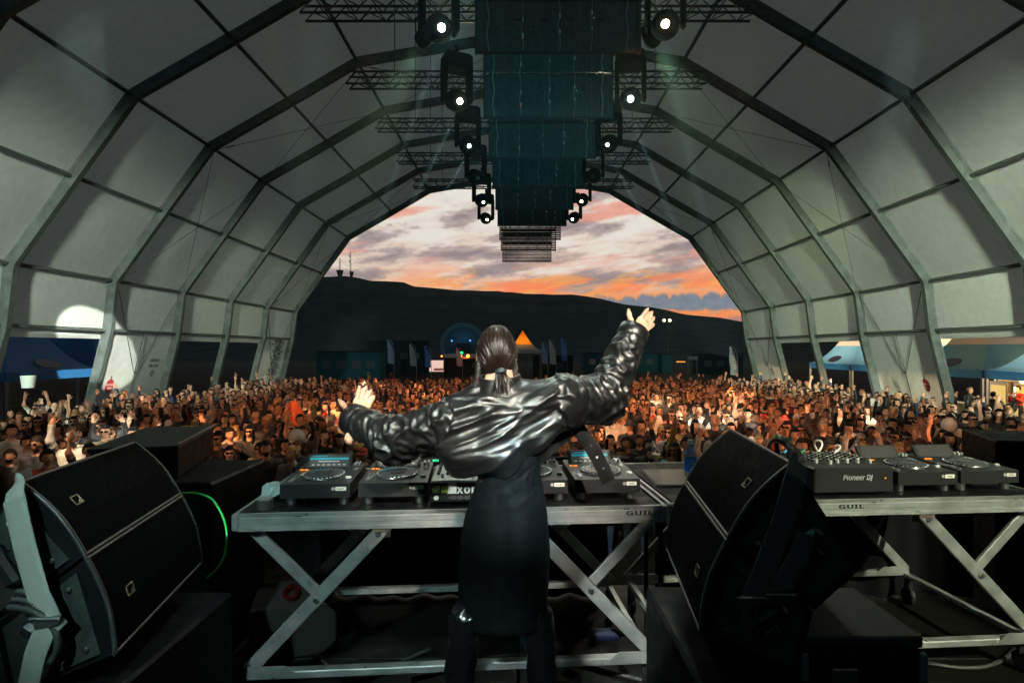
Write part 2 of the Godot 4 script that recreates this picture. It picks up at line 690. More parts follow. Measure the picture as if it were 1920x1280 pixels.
# pose -> [left elbow, left wrist, right elbow, right wrist]; the person's own left is +x, it faces +z
var POSES := [
	[Vector3(0.27, 1.14, -0.03), Vector3(0.27, 0.90, 0.10), Vector3(-0.27, 1.14, -0.03), Vector3(-0.27, 0.90, 0.10)],
	[Vector3(0.27, 1.14, -0.03), Vector3(0.25, 0.92, 0.12), Vector3(-0.27, 1.64, 0.10), Vector3(-0.24, 1.90, 0.16)],
	[Vector3(0.27, 1.64, 0.10), Vector3(0.24, 1.90, 0.16), Vector3(-0.27, 1.14, -0.03), Vector3(-0.25, 0.92, 0.12)],
	[Vector3(0.30, 1.62, 0.06), Vector3(0.24, 1.88, 0.12), Vector3(-0.30, 1.62, 0.06), Vector3(-0.26, 1.88, 0.10)],
	[Vector3(0.27, 1.18, 0.10), Vector3(0.07, 1.36, 0.26), Vector3(-0.27, 1.18, 0.10), Vector3(-0.07, 1.37, 0.26)],
	[Vector3(0.25, 1.20, 0.14), Vector3(0.10, 1.46, 0.27), Vector3(-0.27, 1.14, -0.03), Vector3(-0.25, 0.92, 0.12)],
	[Vector3(0.27, 1.14, -0.03), Vector3(0.25, 0.92, 0.12), Vector3(-0.26, 1.44, 0.24), Vector3(-0.20, 1.56, 0.46)],
]

func body_bones(pose: int, sleeves: bool) -> Array:
	var q: Array = POSES[pose]
	var out := []
	for s: float in [-1.0, 1.0]:
		out.append([Vector3(s * 0.085, 1.33, 0), Vector3(s * 0.065, 1.06, 0.01), 0.105, 0.095, 1, 0.92])
		out.append([Vector3(0, 1.43, -0.01), Vector3(s * 0.165, 1.405, -0.01), 0.062, 0.062, 1])
		out.append([Vector3(s * 0.06, 0.98, 0), Vector3(s * 0.085, 0.90, 0), 0.105, 0.1, 2, 0.95])
		out.append([Vector3(s * 0.09, 0.9, 0), Vector3(s * 0.1, 0.50, 0.015), 0.088, 0.062, 2])
		out.append([Vector3(s * 0.1, 0.50, 0.015), Vector3(s * 0.105, 0.10, -0.02), 0.060, 0.042, 2])
		out.append([Vector3(s * 0.105, 0.05, -0.03), Vector3(s * 0.115, 0.035, 0.13), 0.045, 0.035, 3])
		var el: Vector3 = q[0] if s > 0 else q[2]
		var wr: Vector3 = q[1] if s > 0 else q[3]
		var sh := Vector3(s * 0.18, 1.40, -0.01)
		var half := sh.lerp(el, 0.62)
		out.append([sh, half, 0.056, 0.05, 1])
		var st := 1 if sleeves else 0
		var fat := 0.012 if sleeves else 0.0
		out.append([half, el, 0.045 + fat, 0.041 + fat, st])
		out.append([el, wr - (wr - el) * 0.12, 0.041 + fat, 0.030 + fat, st])
		out.append([wr - (wr - el) * 0.15, wr, 0.030, 0.029, 0])
		var dir := (wr - el).normalized()
		out.append([wr, wr + dir * 0.075, 0.027, 0.034, 0])
	out.append([Vector3(0, 1.44, -0.005), Vector3(0, 1.56, 0.01), 0.052, 0.05, 0])
	return out

var bodies := {}
func body_mesh(pose: int, cell: float, sleeves: bool) -> Array:  # MBs: skin, shirt, trousers, shoes, dark features
	var key := "%d/%.3f/%s" % [pose, cell, sleeves]
	if bodies.has(key):
		return bodies[key]
	var into := [MB.new(), MB.new(), MB.new(), MB.new(), MB.new()]
	var s := sdf(body_bones(pose, sleeves), cell, 0.05)
	split(s, into)
	var q: Array = POSES[pose]
	for k in 2:
		var el: Vector3 = q[k * 2]
		var wr: Vector3 = q[k * 2 + 1]
		var dir := (wr - el).normalized()
		var back := Vector3(0, 0, -1) if dir.y > 0.5 else (Vector3(1 if k == 0 else -1, 0, 0))
		back = (back - dir * back.dot(dir)).normalized()
		fingers(into[0], wr, dir, back, 1.0 if (k == 0) == (dir.y > 0.5) else -1.0, 0.25 if pose in [3, 6] else 0.45, 4)
	var small := cell > 0.035
	head(into[0], into[4], Transform3D(Basis(Vector3.RIGHT, -0.05).scaled(Vector3.ONE * 0.93), HEAD_AT), 12 if small else 20, 9 if small else 16)
	bodies[key] = into
	return into

const SHIRTS := [["black", 0.012, 0.012, 0.014], ["charcoal", 0.03, 0.03, 0.034], ["white", 0.72, 0.70, 0.66], ["navy", 0.015, 0.025, 0.07], ["grey", 0.22, 0.22, 0.22], ["red", 0.42, 0.02, 0.02], ["green", 0.06, 0.36, 0.10], ["olive", 0.11, 0.10, 0.05], ["beige", 0.42, 0.34, 0.24], ["light blue", 0.20, 0.34, 0.50], ["yellow", 0.62, 0.42, 0.05], ["orange", 0.62, 0.16, 0.03], ["teal", 0.03, 0.22, 0.22], ["maroon", 0.12, 0.015, 0.025], ["brown", 0.13, 0.07, 0.04], ["pink", 0.55, 0.24, 0.26]]
const SKINS := [[0.58, 0.34, 0.24], [0.48, 0.26, 0.17], [0.37, 0.18, 0.11], [0.22, 0.10, 0.055]]
const HAIRS := [["dark", 0.012, 0.009, 0.008], ["brown", 0.05, 0.026, 0.014], ["blond", 0.36, 0.22, 0.08], ["grey", 0.22, 0.21, 0.2], ["black", 0.006, 0.006, 0.007]]

func pick(weights: Array) -> int:
	var sum := 0.0
	for w in weights:
		sum += w
	var r := rng.randf() * sum
	for i in weights.size():
		r -= weights[i]
		if r <= 0.0:
			return i
	return weights.size() - 1

func roll() -> Dictionary:
	return {
		"shirt": pick([56, 10, 11, 6, 4, 2.2, 0.6, 4, 3, 2.5, 0.7, 0.9, 1.2, 3, 3, 1.2]), "skin": pick([3, 5, 3, 1]), "hair": pick([6, 3, 1, 0.6, 4]), "style": pick([10, 5.5, 0.5, 1.6, 0.4, 0.8]),
		"pose": pick([14, 1.8, 1.6, 0.6, 2.4, 2.4, 1.0]), "sleeves": rng.randf() < 0.62, "shades": rng.randf() < 0.26, "beard": rng.randf() < 0.22, "size": rng.randf_range(0.91, 1.07), "turn": rng.randf_range(-0.5, 0.5), "cap": pick([4, 2, 1.5, 1]),
	}

const STYLES := ["short %s hair", "long %s hair", "shaved head", "%s cap", "%s hat", "%s bun"]
const CAPS := [["black", 0.012, 0.012, 0.012], ["white", 0.7, 0.7, 0.68], ["red", 0.4, 0.02, 0.02], ["khaki", 0.22, 0.18, 0.09]]
const POSE_WORDS := ["arms down", "right arm raised", "left arm raised", "both arms raised", "clapping hands", "left hand at face", "right arm forward"]
const ROWS := ["front row", "close to stage", "nearer crowd", "mid crowd"]
const SPOTS := [[120, "near left blue tents"], [215, "below round light patch"], [310, "before left emblem wall"], [400, "behind black amplifier case"], [480, "left of black cap"], [560, "around the pale balloon"], [645, "beside DJ's left hand"], [730, "above second player"], [860, "under DJ's left sleeve"], [1040, "behind the DJ"], [1110, "under raised right sleeve"], [1180, "beyond fourth player"], [1260, "beyond champagne glass"], [1330, "beyond blue bottle"], [1420, "above right loudspeaker"], [1500, "beside black headphones"], [1580, "above right mixer"], [1680, "before right emblem wall"], [1780, "near silver balloon"], [9999, "before the lit bar"]]

var hair_noise := FastNoiseLite.new()
var bits := {}
func bit(called: String) -> ArrayMesh:
	if not bits.has(called):
		var m := MB.new()
		var xf := Transform3D(Basis(Vector3.RIGHT, -0.05).scaled(Vector3.ONE * 0.93), HEAD_AT)
		match called:
			"short":
				hair_short(m, xf, hair_noise)
			"long":
				hair_long(m, xf, hair_noise)
			"bun":
				hair_short(m, xf, hair_noise)
				m.ball(xf * Vector3(0, 0.12, -0.04), Vector3(0.04, 0.038, 0.04), Basis.IDENTITY, 8, 6)
			"cap":
				cap(m, xf)
				hair_short(m, xf, hair_noise, 18, 12, 0.006)
			"hat":
				bucket_hat(m, xf)
			"shades":
				glasses(m, xf)
			"beard":
				beard(m, xf)
		bits[called] = m.mesh(null)
	return bits[called]

func shirt_mat(i: int) -> StandardMaterial3D:
	var m := mat("cloth " + SHIRTS[i][0], Color(SHIRTS[i][1], SHIRTS[i][2], SHIRTS[i][3]), 0.85)
	if not m.uv1_triplanar:
		worn(m, "cloth", 2.0)
	return m

func make_person(r: Dictionary, at: Vector3) -> MeshInstance3D:
	var into := body_mesh(r.pose, 0.027, r.sleeves)
	var key := "person%d%s" % [r.pose, r.sleeves]
	if not bits.has(key):
		var am := ArrayMesh.new()
		for k in 5:
			into[k].add_to(am, null)
		bits[key] = am
	var o := MeshInstance3D.new()
	o.mesh = bits[key]
	o.name = numbered("person")
	add_child(o)
	var sk: Array = SKINS[r.skin]
	var ms := [mat("skin%d" % r.skin, Color(sk[0], sk[1], sk[2]), 0.5), shirt_mat(r.shirt), mat("jeans" if r.skin % 2 else "black trousers", Color(0.03, 0.04, 0.07) if r.skin % 2 else Color(0.012, 0.012, 0.013), 0.85), mat("shoes", Color(0.03, 0.03, 0.03), 0.6), mat("dark features", Color(0.03, 0.014, 0.01), 0.5)]
	for k in 5:
		o.set_surface_override_material(k, ms[k])
	o.transform = Transform3D(Basis(Vector3.UP, r.turn + atan2(-at.x, -at.z) * 0.75).scaled(Vector3.ONE * r.size), at)
	var h: Array = HAIRS[r.hair]
	var hm := mat("hair " + h[0], Color(h[1], h[2], h[3]), 0.6)
	hm.metallic_specular = 0.2
	var cc: Array = CAPS[r.cap]
	var cm := mat("cap " + cc[0], Color(cc[1], cc[2], cc[3]), 0.8)
	match r.style:
		0:
			part("hair", bit("short"), hm, o)
		1:
			part("hair", bit("long"), hm, o)
		3:
			part("cap", bit("cap"), cm, o)
		4:
			part("bucket_hat", bit("hat"), cm, o)
		5:
			part("hair", bit("bun"), hm, o)
	if r.shades:
		part("sunglasses", bit("shades"), mat("dark lens", Color(0.008, 0.008, 0.01), 0.08), o)
	if r.beard and r.style != 1 and r.style != 5:
		part("beard", bit("beard"), hm, o)
	return o

func lab_long(s: String) -> bool:
	return s.split(" ").size() > 16

func describe(r: Dictionary, at: Vector3) -> String:
	var st: String = STYLES[r.style]
	if st.contains("%s"):
		st = st % (CAPS[r.cap][0] if r.style in [3, 4] else HAIRS[r.hair][0])
	var px := 972.0 + F * at.x / -at.z
	var spot_ := ""
	for s in SPOTS:
		if px < s[0]:
			spot_ = s[1]
			break
	var what: String = "person in %s top, %s%s, %s, %s" % [SHIRTS[r.shirt][0], st, ", sunglasses" if r.shades else (", beard" if r.beard and r.style != 1 and r.style != 5 else ""), POSE_WORDS[r.pose], spot_]
	return what

func crowd() -> void:
	rng.seed = 77
	hair_noise.seed = 5
	hair_noise.frequency = 0.05
	var spots := []
	var d := 8.5
	var rowk := 0
	while d < 29.5:
		var half := minf(0.93 * d + 1.0, 12.9 + 0.12 * rng.randf())
		var x := -half + rng.randf() * 0.5
		while x < half:
			var q := Vector3(x + rng.randf_range(-0.14, 0.14), GROUND, -d + rng.randf_range(-0.2, 0.2))
			var keep := 0.97
			if q.x < -8.0 and -q.z > 15.0:
				keep = 0.8
			if rng.randf() < keep:
				spots.append(q)
			x += rng.randf_range(0.50, 0.66)
		d += 0.60
		rowk += 1
	spots.sort_custom(func(a, b): return a.z > b.z)
	var labels := {}
	var near := []
	var far := []
	for q: Vector3 in spots:
		var px: float = 972.0 + F * q.x / -q.z
		var shown := px > -15.0 and px < 1935.0 and not (px > 880.0 and px < 1000.0) and near.size() < 290
		if shown:
			near.append(q)
		elif px > -260.0 and px < 2180.0:
			far.append(q)
	for q: Vector3 in near:
		var r := roll()
		for w in WANT:  # people one can pick out in the photograph take their colours and poses
			if not w.has("done") and P(w.x, w.y, -q.z).distance_to(q + Vector3(0, 1.72, 0)) < 0.42:
				w.done = true
				r.merge(w.look, true)
				break
		if lab_long(describe(r, q)):
			r.shades = false
			r.beard = false
		var tries := 0
		var lab := describe(r, q)
		while (labels.has(lab) or lab_long(lab)) and tries < 60:
			tries += 1
			var r2 := roll()
			r.pose = r2.pose
			r.style = r2.style
			r.hair = r2.hair
			r.cap = r2.cap
			r.shades = r2.shades
			r.beard = r2.beard
			lab = describe(r, q)
		labels[lab] = true
		var o := make_person(r, q)
		tag(o, lab, "person", "people standing in the crowd")
	for e in [[Vector3(-14.2, GROUND, -16.9), 2, 3, "person in white top holding a white bucket overhead before the left opening"], [P(1641, 754, 15.5) * Vector3(1, 0, 1) + Vector3(0, GROUND, -0.12), 0, 3, "person in black top holding up a white card before the right emblem wall"], [P(550, 752, 13.35) * Vector3(1, 0, 1) + Vector3(0.1, GROUND, 0), 14, 1, "person in brown top under the raised orange cloth"], [P(556, 820, 10.35) * Vector3(1, 0, 1) + Vector3(0.12, GROUND, 0), 0, 1, "person in black top with one arm up under the pale balloon"]]:
		var r := roll()
		r.shirt = e[1]
		r.pose = e[2]
		r.style = 0
		r.turn = 0.0
		tag(make_person(r, e[0]), e[3], "person", "people standing in the crowd")
	# everyone further back reads as one mass
	var m := MB.new()
	m.use_c = true
	var st := SurfaceTool.new()
	st.begin(Mesh.PRIMITIVE_TRIANGLES)
	var variants := []
	for k in 56:
		var r := roll()
		r.pose = [0, 0, 0, 1, 4, 0, 0, 5, 0, 2, 0, 0, 6, 4][k % 14]
		variants.append([far_mesh(r), r])
	for q: Vector3 in far:
		var w: Array = variants[rng.randi() % variants.size()]
		var sc := rng.randf_range(0.93, 1.07)
		st.append_from(w[0], 0, Transform3D(Basis(Vector3.UP, rng.randf_range(-0.5, 0.5) + atan2(-q.x, -q.z) * 0.6).scaled(Vector3.ONE * sc), q))
	var o := MeshInstance3D.new()
	o.mesh = st.commit()
	var vm := mat("far crowd", Color(1, 1, 1), 0.75)
	vm.vertex_color_use_as_albedo = true
	o.material_override = vm
	o.name = "crowd"
	add_child(o)
	tag(o, "dense far crowd filling the tent back to its open end", "crowd", "", "stuff")

func far_mesh(r: Dictionary) -> ArrayMesh:
	var into := body_mesh(r.pose, 0.05, r.sleeves)
	var sk: Array = SKINS[r.skin]
	var sh: Array = SHIRTS[r.shirt]
	var h: Array = HAIRS[r.hair]
	var cc: Array = CAPS[r.cap]
	var all := MB.new()
	all.use_c = true
	var cols := [Color(sk[0], sk[1], sk[2]), Color(sh[1], sh[2], sh[3]), Color(0.02, 0.022, 0.03), Color(0.02, 0.02, 0.02), Color(0.03, 0.014, 0.01)]
	for k in 5:
		_take(all, into[k].v, into[k].n, cols[k])
	var hb := MB.new()
	var xf := Transform3D(Basis(Vector3.RIGHT, -0.05).scaled(Vector3.ONE * 0.93), HEAD_AT)
	var hc := Color(h[1], h[2], h[3])
	if r.style in [3, 4]:
		cap(hb, xf)
		hc = Color(cc[1], cc[2], cc[3])
	elif r.style == 1:
		hair_long(hb, xf, hair_noise)
	elif r.style != 2:
		hair_short(hb, xf, hair_noise, 12, 8)
	_take(all, hb.v, hb.n, hc)
	if r.shades:
		var g := MB.new()
		for s: float in [-1.0, 1.0]:
			g.box(xf * Vector3(s * 0.034, 0.008, 0.093), Vector3(0.054, 0.034, 0.01), xf.basis)
		_take(all, g.v, g.n, Color(0.008, 0.008, 0.01))
	return all.mesh(null)

func _take(all: MB, v: PackedVector3Array, n: PackedVector3Array, c: Color) -> void:
	all.v.append_array(v)
	all.n.append_array(n)
	var a := PackedColorArray()
	a.resize(v.size())
	a.fill(c)
	all.c.append_array(a)

# shirts: 2 white 5 red 6 green 9 light blue 10 yellow 11 orange; styles: 0 short 1 long 2 shaved 3 cap 4 bucket hat
var WANT := [
	{"x": 30.0, "y": 850.0, "look": {"shirt": 0, "style": 0, "shades": true, "pose": 0}},
	{"x": 445.0, "y": 835.0, "look": {"shirt": 2, "style": 0, "shades": true, "pose": 0}},
	{"x": 425.0, "y": 800.0, "look": {"shirt": 2, "style": 0, "pose": 0}},
	{"x": 482.0, "y": 812.0, "look": {"shirt": 0, "style": 0, "shades": false, "pose": 0}},
	{"x": 515.0, "y": 800.0, "look": {"shirt": 4, "style": 0, "hair": 2}},
	{"x": 610.0, "y": 765.0, "look": {"shirt": 11, "style": 1, "hair": 2, "shades": true}},
	{"x": 640.0, "y": 815.0, "look": {"shirt": 1, "style": 0, "shades": true}},
	{"x": 1080.0, "y": 835.0, "look": {"shirt": 0, "style": 2, "hair": 3, "beard": true, "pose": 0, "shades": false}},
	{"x": 1172.0, "y": 848.0, "look": {"shirt": 0, "style": 0, "pose": 0, "shades": false}},
	{"x": 1172.0, "y": 815.0, "look": {"shirt": 15, "style": 3, "cap": 1, "pose": 4}},
	{"x": 1245.0, "y": 815.0, "look": {"shirt": 12, "style": 1, "pose": 5}},
	{"x": 1270.0, "y": 800.0, "look": {"shirt": 10, "style": 0, "pose": 1}},
	{"x": 1310.0, "y": 800.0, "look": {"shirt": 2, "style": 0, "pose": 3}},
	{"x": 1385.0, "y": 785.0, "look": {"shirt": 10, "style": 1, "pose": 0}},
	{"x": 1420.0, "y": 785.0, "look": {"shirt": 3, "style": 3, "cap": 1, "pose": 0}},
	{"x": 1525.0, "y": 780.0, "look": {"shirt": 6, "style": 0, "pose": 1, "shades": false}},
	{"x": 1660.0, "y": 800.0, "look": {"shirt": 6, "style": 0, "pose": 0}},
	{"x": 1690.0, "y": 800.0, "look": {"shirt": 2, "style": 0, "pose": 2}},
	{"x": 1622.0, "y": 818.0, "look": {"shirt": 2, "style": 2, "pose": 0, "shades": false}},
	{"x": 1750.0, "y": 838.0, "look": {"shirt": 0, "style": 0, "beard": true, "pose": 5}},
	{"x": 1710.0, "y": 825.0, "look": {"shirt": 0, "style": 0, "shades": true}},
	{"x": 1865.0, "y": 820.0, "look": {"shirt": 0, "style": 3, "cap": 0, "pose": 3}},
	{"x": 1230.0, "y": 765.0, "look": {"shirt": 11, "style": 3, "cap": 3, "pose": 0}},
	{"x": 75.0, "y": 815.0, "look": {"shirt": 5, "style": 0, "pose": 0}},
	{"x": 205.0, "y": 790.0, "look": {"shirt": 9, "style": 3, "cap": 1, "pose": 0}},
]

# ------------------------------------------------------------------ the performer
func skin_mat() -> StandardMaterial3D:
	var m := mat("fair skin", Color(0.56, 0.33, 0.23), 0.42)
	m.subsurf_scatter_enabled = true
	m.subsurf_scatter_strength = 0.08
	return m

func leather() -> StandardMaterial3D:
	var m := mat("black leather", Color(0.006, 0.006, 0.0065), 0.43)
	if not m.uv1_triplanar:
		m.uv1_triplanar = true
		m.uv1_scale = Vector3.ONE * 2.6
		m.roughness_texture = noise_tex("leather_rough", 0.015, 0.66, 1.0)
		m.roughness_texture_channel = BaseMaterial3D.TEXTURE_CHANNEL_GRAYSCALE
		m.heightmap_enabled = true
		m.heightmap_texture = noise_tex("leather_grain", 0.11, 0.0, 1.0, 512, 3)
		m.heightmap_scale = 0.05
		m.metallic_specular = 0.62
	return m

func hand_bones(w: Vector3, dir: Vector3, back: Vector3, thumb: float, curl: Array, thumb_out: float) -> Array:
	var side := dir.cross(back).normalized() * thumb
	var out := [
		[w - dir * 0.09, w, 0.026, 0.024, 0],
		[w, w + dir * 0.035, 0.024, 0.022, 0],
		[w + side * 0.012, w + dir * 0.085 + side * 0.028, 0.017, 0.0135, 0],
		[w, w + dir * 0.088 + side * 0.008, 0.017, 0.0135, 0],
		[w, w + dir * 0.086 - side * 0.012, 0.017, 0.013, 0],
		[w - side * 0.01, w + dir * 0.078 - side * 0.030, 0.016, 0.012, 0],
	]
	var lens := [0.072, 0.080, 0.074, 0.058]
	for k in 4:
		var b: Vector3 = w + dir * [0.085, 0.088, 0.086, 0.078][k] + side * [0.028, 0.008, -0.012, -0.030][k]
		var c: float = curl[k]
		var d1: Vector3 = (dir + side * (0.12 - 0.10 * k) - back * c * 0.5).normalized()
		var d2 := (d1 - back * c).normalized()
		var d3 := (d2 - back * c).normalized()
		var l: float = lens[k]
		var p1 := b + d1 * l * 0.46
		var p2 := p1 + d2 * l * 0.31
		out.append([b, p1, 0.0102, 0.0092, 0])
		out.append([p1, p2, 0.0092, 0.0085, 0])
		out.append([p2, p2 + d3 * l * 0.22, 0.0083, 0.0066, 0])
	var t0 := w + dir * 0.022 + side * 0.022
	var td := (dir * (1.0 - thumb_out) + side * thumb_out - back * 0.1).normalized()
	out.append([t0, t0 + td * 0.042, 0.0165, 0.0125, 0])
	out.append([t0 + td * 0.042, t0 + td * 0.072, 0.0120, 0.0105, 0])
	out.append([t0 + td * 0.072, t0 + td * 0.092 + dir * 0.004, 0.0103, 0.0078, 0])
	return out

func ring(c: Vector3, rx: float, rz: float, n: int, fn: Callable) -> PackedVector3Array:
	var out := PackedVector3Array()
	for j in n:
		var a := TAU * j / n
		var d := Vector3(cos(a), 0, sin(a))
		out.append(c + Vector3(d.x * rx, 0, d.z * rz) + d * fn.call(a))
	return out

func performer() -> void:
	var root := thing("person", "woman performer in black leather jacket and dark dress, seen from behind with arms spread", "person", Transform3D(Basis.IDENTITY, Vector3(-0.06, 0, -2.4)))
	var base := root.position
	var L := func(px: float, py: float, d: float) -> Vector3: return P(px, py, d) - base
	var sk := skin_mat()
	# ---- joints, measured in the picture and set at their own distances
	var neck: Vector3 = L.call(936, 735, 2.40)
	var sl: Vector3 = L.call(842, 792, 2.42)
	var el: Vector3 = L.call(742, 826, 2.50)
	var wl: Vector3 = L.call(668, 788, 2.66)
	var sr: Vector3 = L.call(1058, 752, 2.42)
	var er: Vector3 = L.call(1132, 748, 2.62)
	var wr: Vector3 = L.call(1186, 628, 2.76)
	# ---- body: one continuous skin from neck to ankles
	var mid := L.call(948, 900, 2.40) as Vector3
	var hip := L.call(945, 1035, 2.40) as Vector3
	var bones := [
		[neck, L.call(936, 690, 2.41), 0.058, 0.055, 0],
		[neck, L.call(945, 800, 2.41), 0.07, 0.12, 0, 0.8], [L.call(945, 800, 2.41), mid, 0.12, 0.105, 0, 0.8], [mid, hip, 0.11, 0.14, 0, 0.85],
		[L.call(940, 770, 2.42), sl, 0.07, 0.055, 0], [L.call(945, 765, 2.42), sr, 0.07, 0.055, 0],
		[sl, el, 0.052, 0.042, 0], [el, wl, 0.042, 0.028, 0], [sr, er, 0.052, 0.042, 0], [er, wr, 0.042, 0.028, 0],
		[L.call(905, 1040, 2.40), L.call(882, 1150, 2.39), 0.07, 0.04, 0], [L.call(985, 1040, 2.40), L.call(1004, 1150, 2.40), 0.07, 0.04, 0],
		[L.call(882, 1150, 2.39), L.call(856, 1385, 2.42), 0.042, 0.03, 0], [L.call(1004, 1150, 2.40), L.call(1019, 1385, 2.44), 0.042, 0.03, 0],
	]
	var skin := MB.new()
	var dark := MB.new()
	split(sdf(bones, 0.013, 0.04), [skin])
	var hx := Transform3D(Basis(Vector3.UP, PI + 0.10) * Basis(Vector3.RIGHT, 0.05), L.call(931, 667, 2.43))
	head(skin, dark, hx, 40, 30)
	var dir_r := (L.call(1222, 592, 2.80) as Vector3) - wr
	dir_r = dir_r.normalized()
	var up_r := Vector3(-0.45, 0.8, 0.1)
	var back_r := dir_r.cross(up_r).normalized()
	if back_r.z < 0.0:
		back_r = -back_r
	var th := 1.0 if dir_r.cross(back_r).dot(up_r) > 0.0 else -1.0
	split(sdf(hand_bones(wr, dir_r, back_r, th, [0.06, 0.10, 0.16, 0.22], 0.62), 0.0036, 0.012), [skin])
	var dir_l := ((L.call(688, 728, 2.73) as Vector3) - wl).normalized()
	var side_l := Vector3(-0.85, 0.75, 0.25)
	var back_l := dir_l.cross(side_l).normalized()
	if back_l.z > 0.0:
		back_l = -back_l
	var thl := 1.0 if dir_l.cross(back_l).dot(side_l) > 0.0 else -1.0
	split(sdf(hand_bones(wl, dir_l, back_l, thl, [0.12, 0.2, 0.26, 0.34], 0.70), 0.0036, 0.012), [skin])
	var am := skin.mesh(sk)
	dark.add_to(am, mat("dark features", Color(0.03, 0.014, 0.01), 0.5))
	var body := MeshInstance3D.new()
	body.mesh = am
	body.name = "body"
	root.add_child(body)
	# ---- hair: sleek, drawn back to a short tail, with loose ends at the sides
	var hm := mat("brown hair", Color(0.011, 0.0055, 0.0035), 0.34)
	hm.metallic_specular = 0.55
	var fl := FastNoiseLite.new()
	fl.seed = 4
	fl.frequency = 1.0
	var h := MB.new()
	head_grid(h, hx, 180, 60, func(u):
		var line := 0.62 if u.z > 0.35 else lerpf(-0.62, 0.62, clampf((u.z + 0.35) / 0.7, 0.0, 1.0))
		if u.y < line:
			return Vector3(INF, INF, INF)
		var to := Vector3(u.x, u.y + 0.55, u.z + 0.75)  # strands run to the tail at the nape
		var a := atan2(to.x, to.y)
		var s := fl.get_noise_2d(a * 26.0, u.y * 1.2) * 0.0015 + fl.get_noise_2d(a * 60.0 + 9.0, u.y * 2.0) * 0.0010 + fl.get_noise_2d(a * 7.0 + 30.0, u.y) * 0.004
		return head_pt(u, false) * 1.02 + u * (0.010 + s))
	rng.seed = 66
	for k in 60:  # single strands lying over the rest
		var ph0 := rng.randf_range(-2.6, 2.6) + PI
		var th0 := rng.randf_range(0.15, 1.25)
		var u0 := Vector3(sin(th0) * sin(ph0), cos(th0), sin(th0) * cos(ph0))
		var u1 := Vector3(rng.randfn(0, 0.06), -0.55, -0.75).normalized()
		var pts := PackedVector3Array()
		for i in 9:
			var u := u0.slerp(u1, i / 8.0 * rng.randf_range(0.9, 1.0)).normalized()
			pts.append(hx * (head_pt(u, false) * 1.02 + u * (0.0115 + 0.003 * sin(i * 0.8) * rng.randf())))
		h.tube(pts, [0.0007, 0.0011, 0.0012, 0.0013, 0.0013, 0.0013, 0.0012, 0.001, 0.0006], 4, false)
	part("hair", h, hm, root)
	var tail := MB.new()
	var knot: Vector3 = hx * Vector3(-0.012, -0.075, -0.103)
	tail.ball(knot, Vector3(0.022, 0.024, 0.02), Basis.IDENTITY, 12, 8)
	rng.seed = 12
	for k in 60:
		var o := Vector3(rng.randfn(0, 0.009), 0, rng.randfn(0, 0.007))
		var e := Vector3(rng.randfn(0, 0.018), -rng.randf_range(0.035, 0.10), 0.012 + rng.randfn(0, 0.012))
		tail.tube(PackedVector3Array([knot + o, knot + o * 1.5 + e * 0.5 + Vector3(0, 0, 0.01), knot + o + e]), [0.0035, 0.003, 0.0006], 4, false)
	part("ponytail", tail, hm, root)
	var band := MB.new()
	band.tube(PackedVector3Array([knot + Vector3(0, 0.012, 0.004), knot + Vector3(0, -0.004, 0.012)]), 0.0235, 14)
	part("hair_tie", band, mat("hair tie", Color(0.02, 0.03, 0.035), 0.35), root)
	var loose := MB.new()
	for s: float in [-1.0, 1.0]:
		for k in 30:
			var u0 := Vector3(s * rng.randf_range(0.060, 0.078), rng.randf_range(-0.04, 0.02), rng.randf_range(-0.045, 0.03))
			var drop := rng.randf_range(0.06, 0.125)
			var fl_out := s * rng.randf_range(-0.012, 0.038)
			loose.tube(PackedVector3Array([hx * u0, hx * (u0 + Vector3(s * 0.008 + fl_out * 0.2, -drop * 0.55, -0.008)), hx * (u0 + Vector3(fl_out, -drop, -0.02 + rng.randfn(0, 0.01)))]), [0.0016, 0.0014, 0.0004], 4, false)
	part("loose_strands", loose, hm, root)
	# ---- leather jacket: wide dropped shoulders, open, sleeves in folds
	var jb := [
		[L.call(868, 792, 2.40), L.call(880, 848, 2.36), 0.097, 0.088, 1, 0.85], [L.call(940, 785, 2.40), L.call(935, 852, 2.35), 0.122, 0.104, 1, 0.85], [L.call(1012, 770, 2.40), L.call(1000, 812, 2.36), 0.125, 0.085, 1, 0.85],
		[L.call(905, 752, 2.40), sl, 0.075, 0.085, 1], [L.call(965, 745, 2.40), sr, 0.08, 0.102, 1],
		[L.call(850, 845, 2.38), L.call(868, 880, 2.38), 0.06, 0.04, 1], [L.call(930, 845, 2.36), L.call(915, 872, 2.38), 0.085, 0.05, 1, 0.8],
		[sl, el, 0.098, 0.094, 2], [el, wl, 0.092, 0.070, 3],
		[sr, er, 0.108, 0.100, 4], [er, wr, 0.098, 0.068, 5],
	]
	var js := sdf(jb, 0.0072, 0.045)
	relax(js, 1, 0.5)
	var fold := FastNoiseLite.new()
	fold.seed = 9
	fold.frequency = 1.0
	fold.fractal_octaves = 2
	var jv: PackedVector3Array = js.v
	var jn := smooth_normals(jv, js.i)
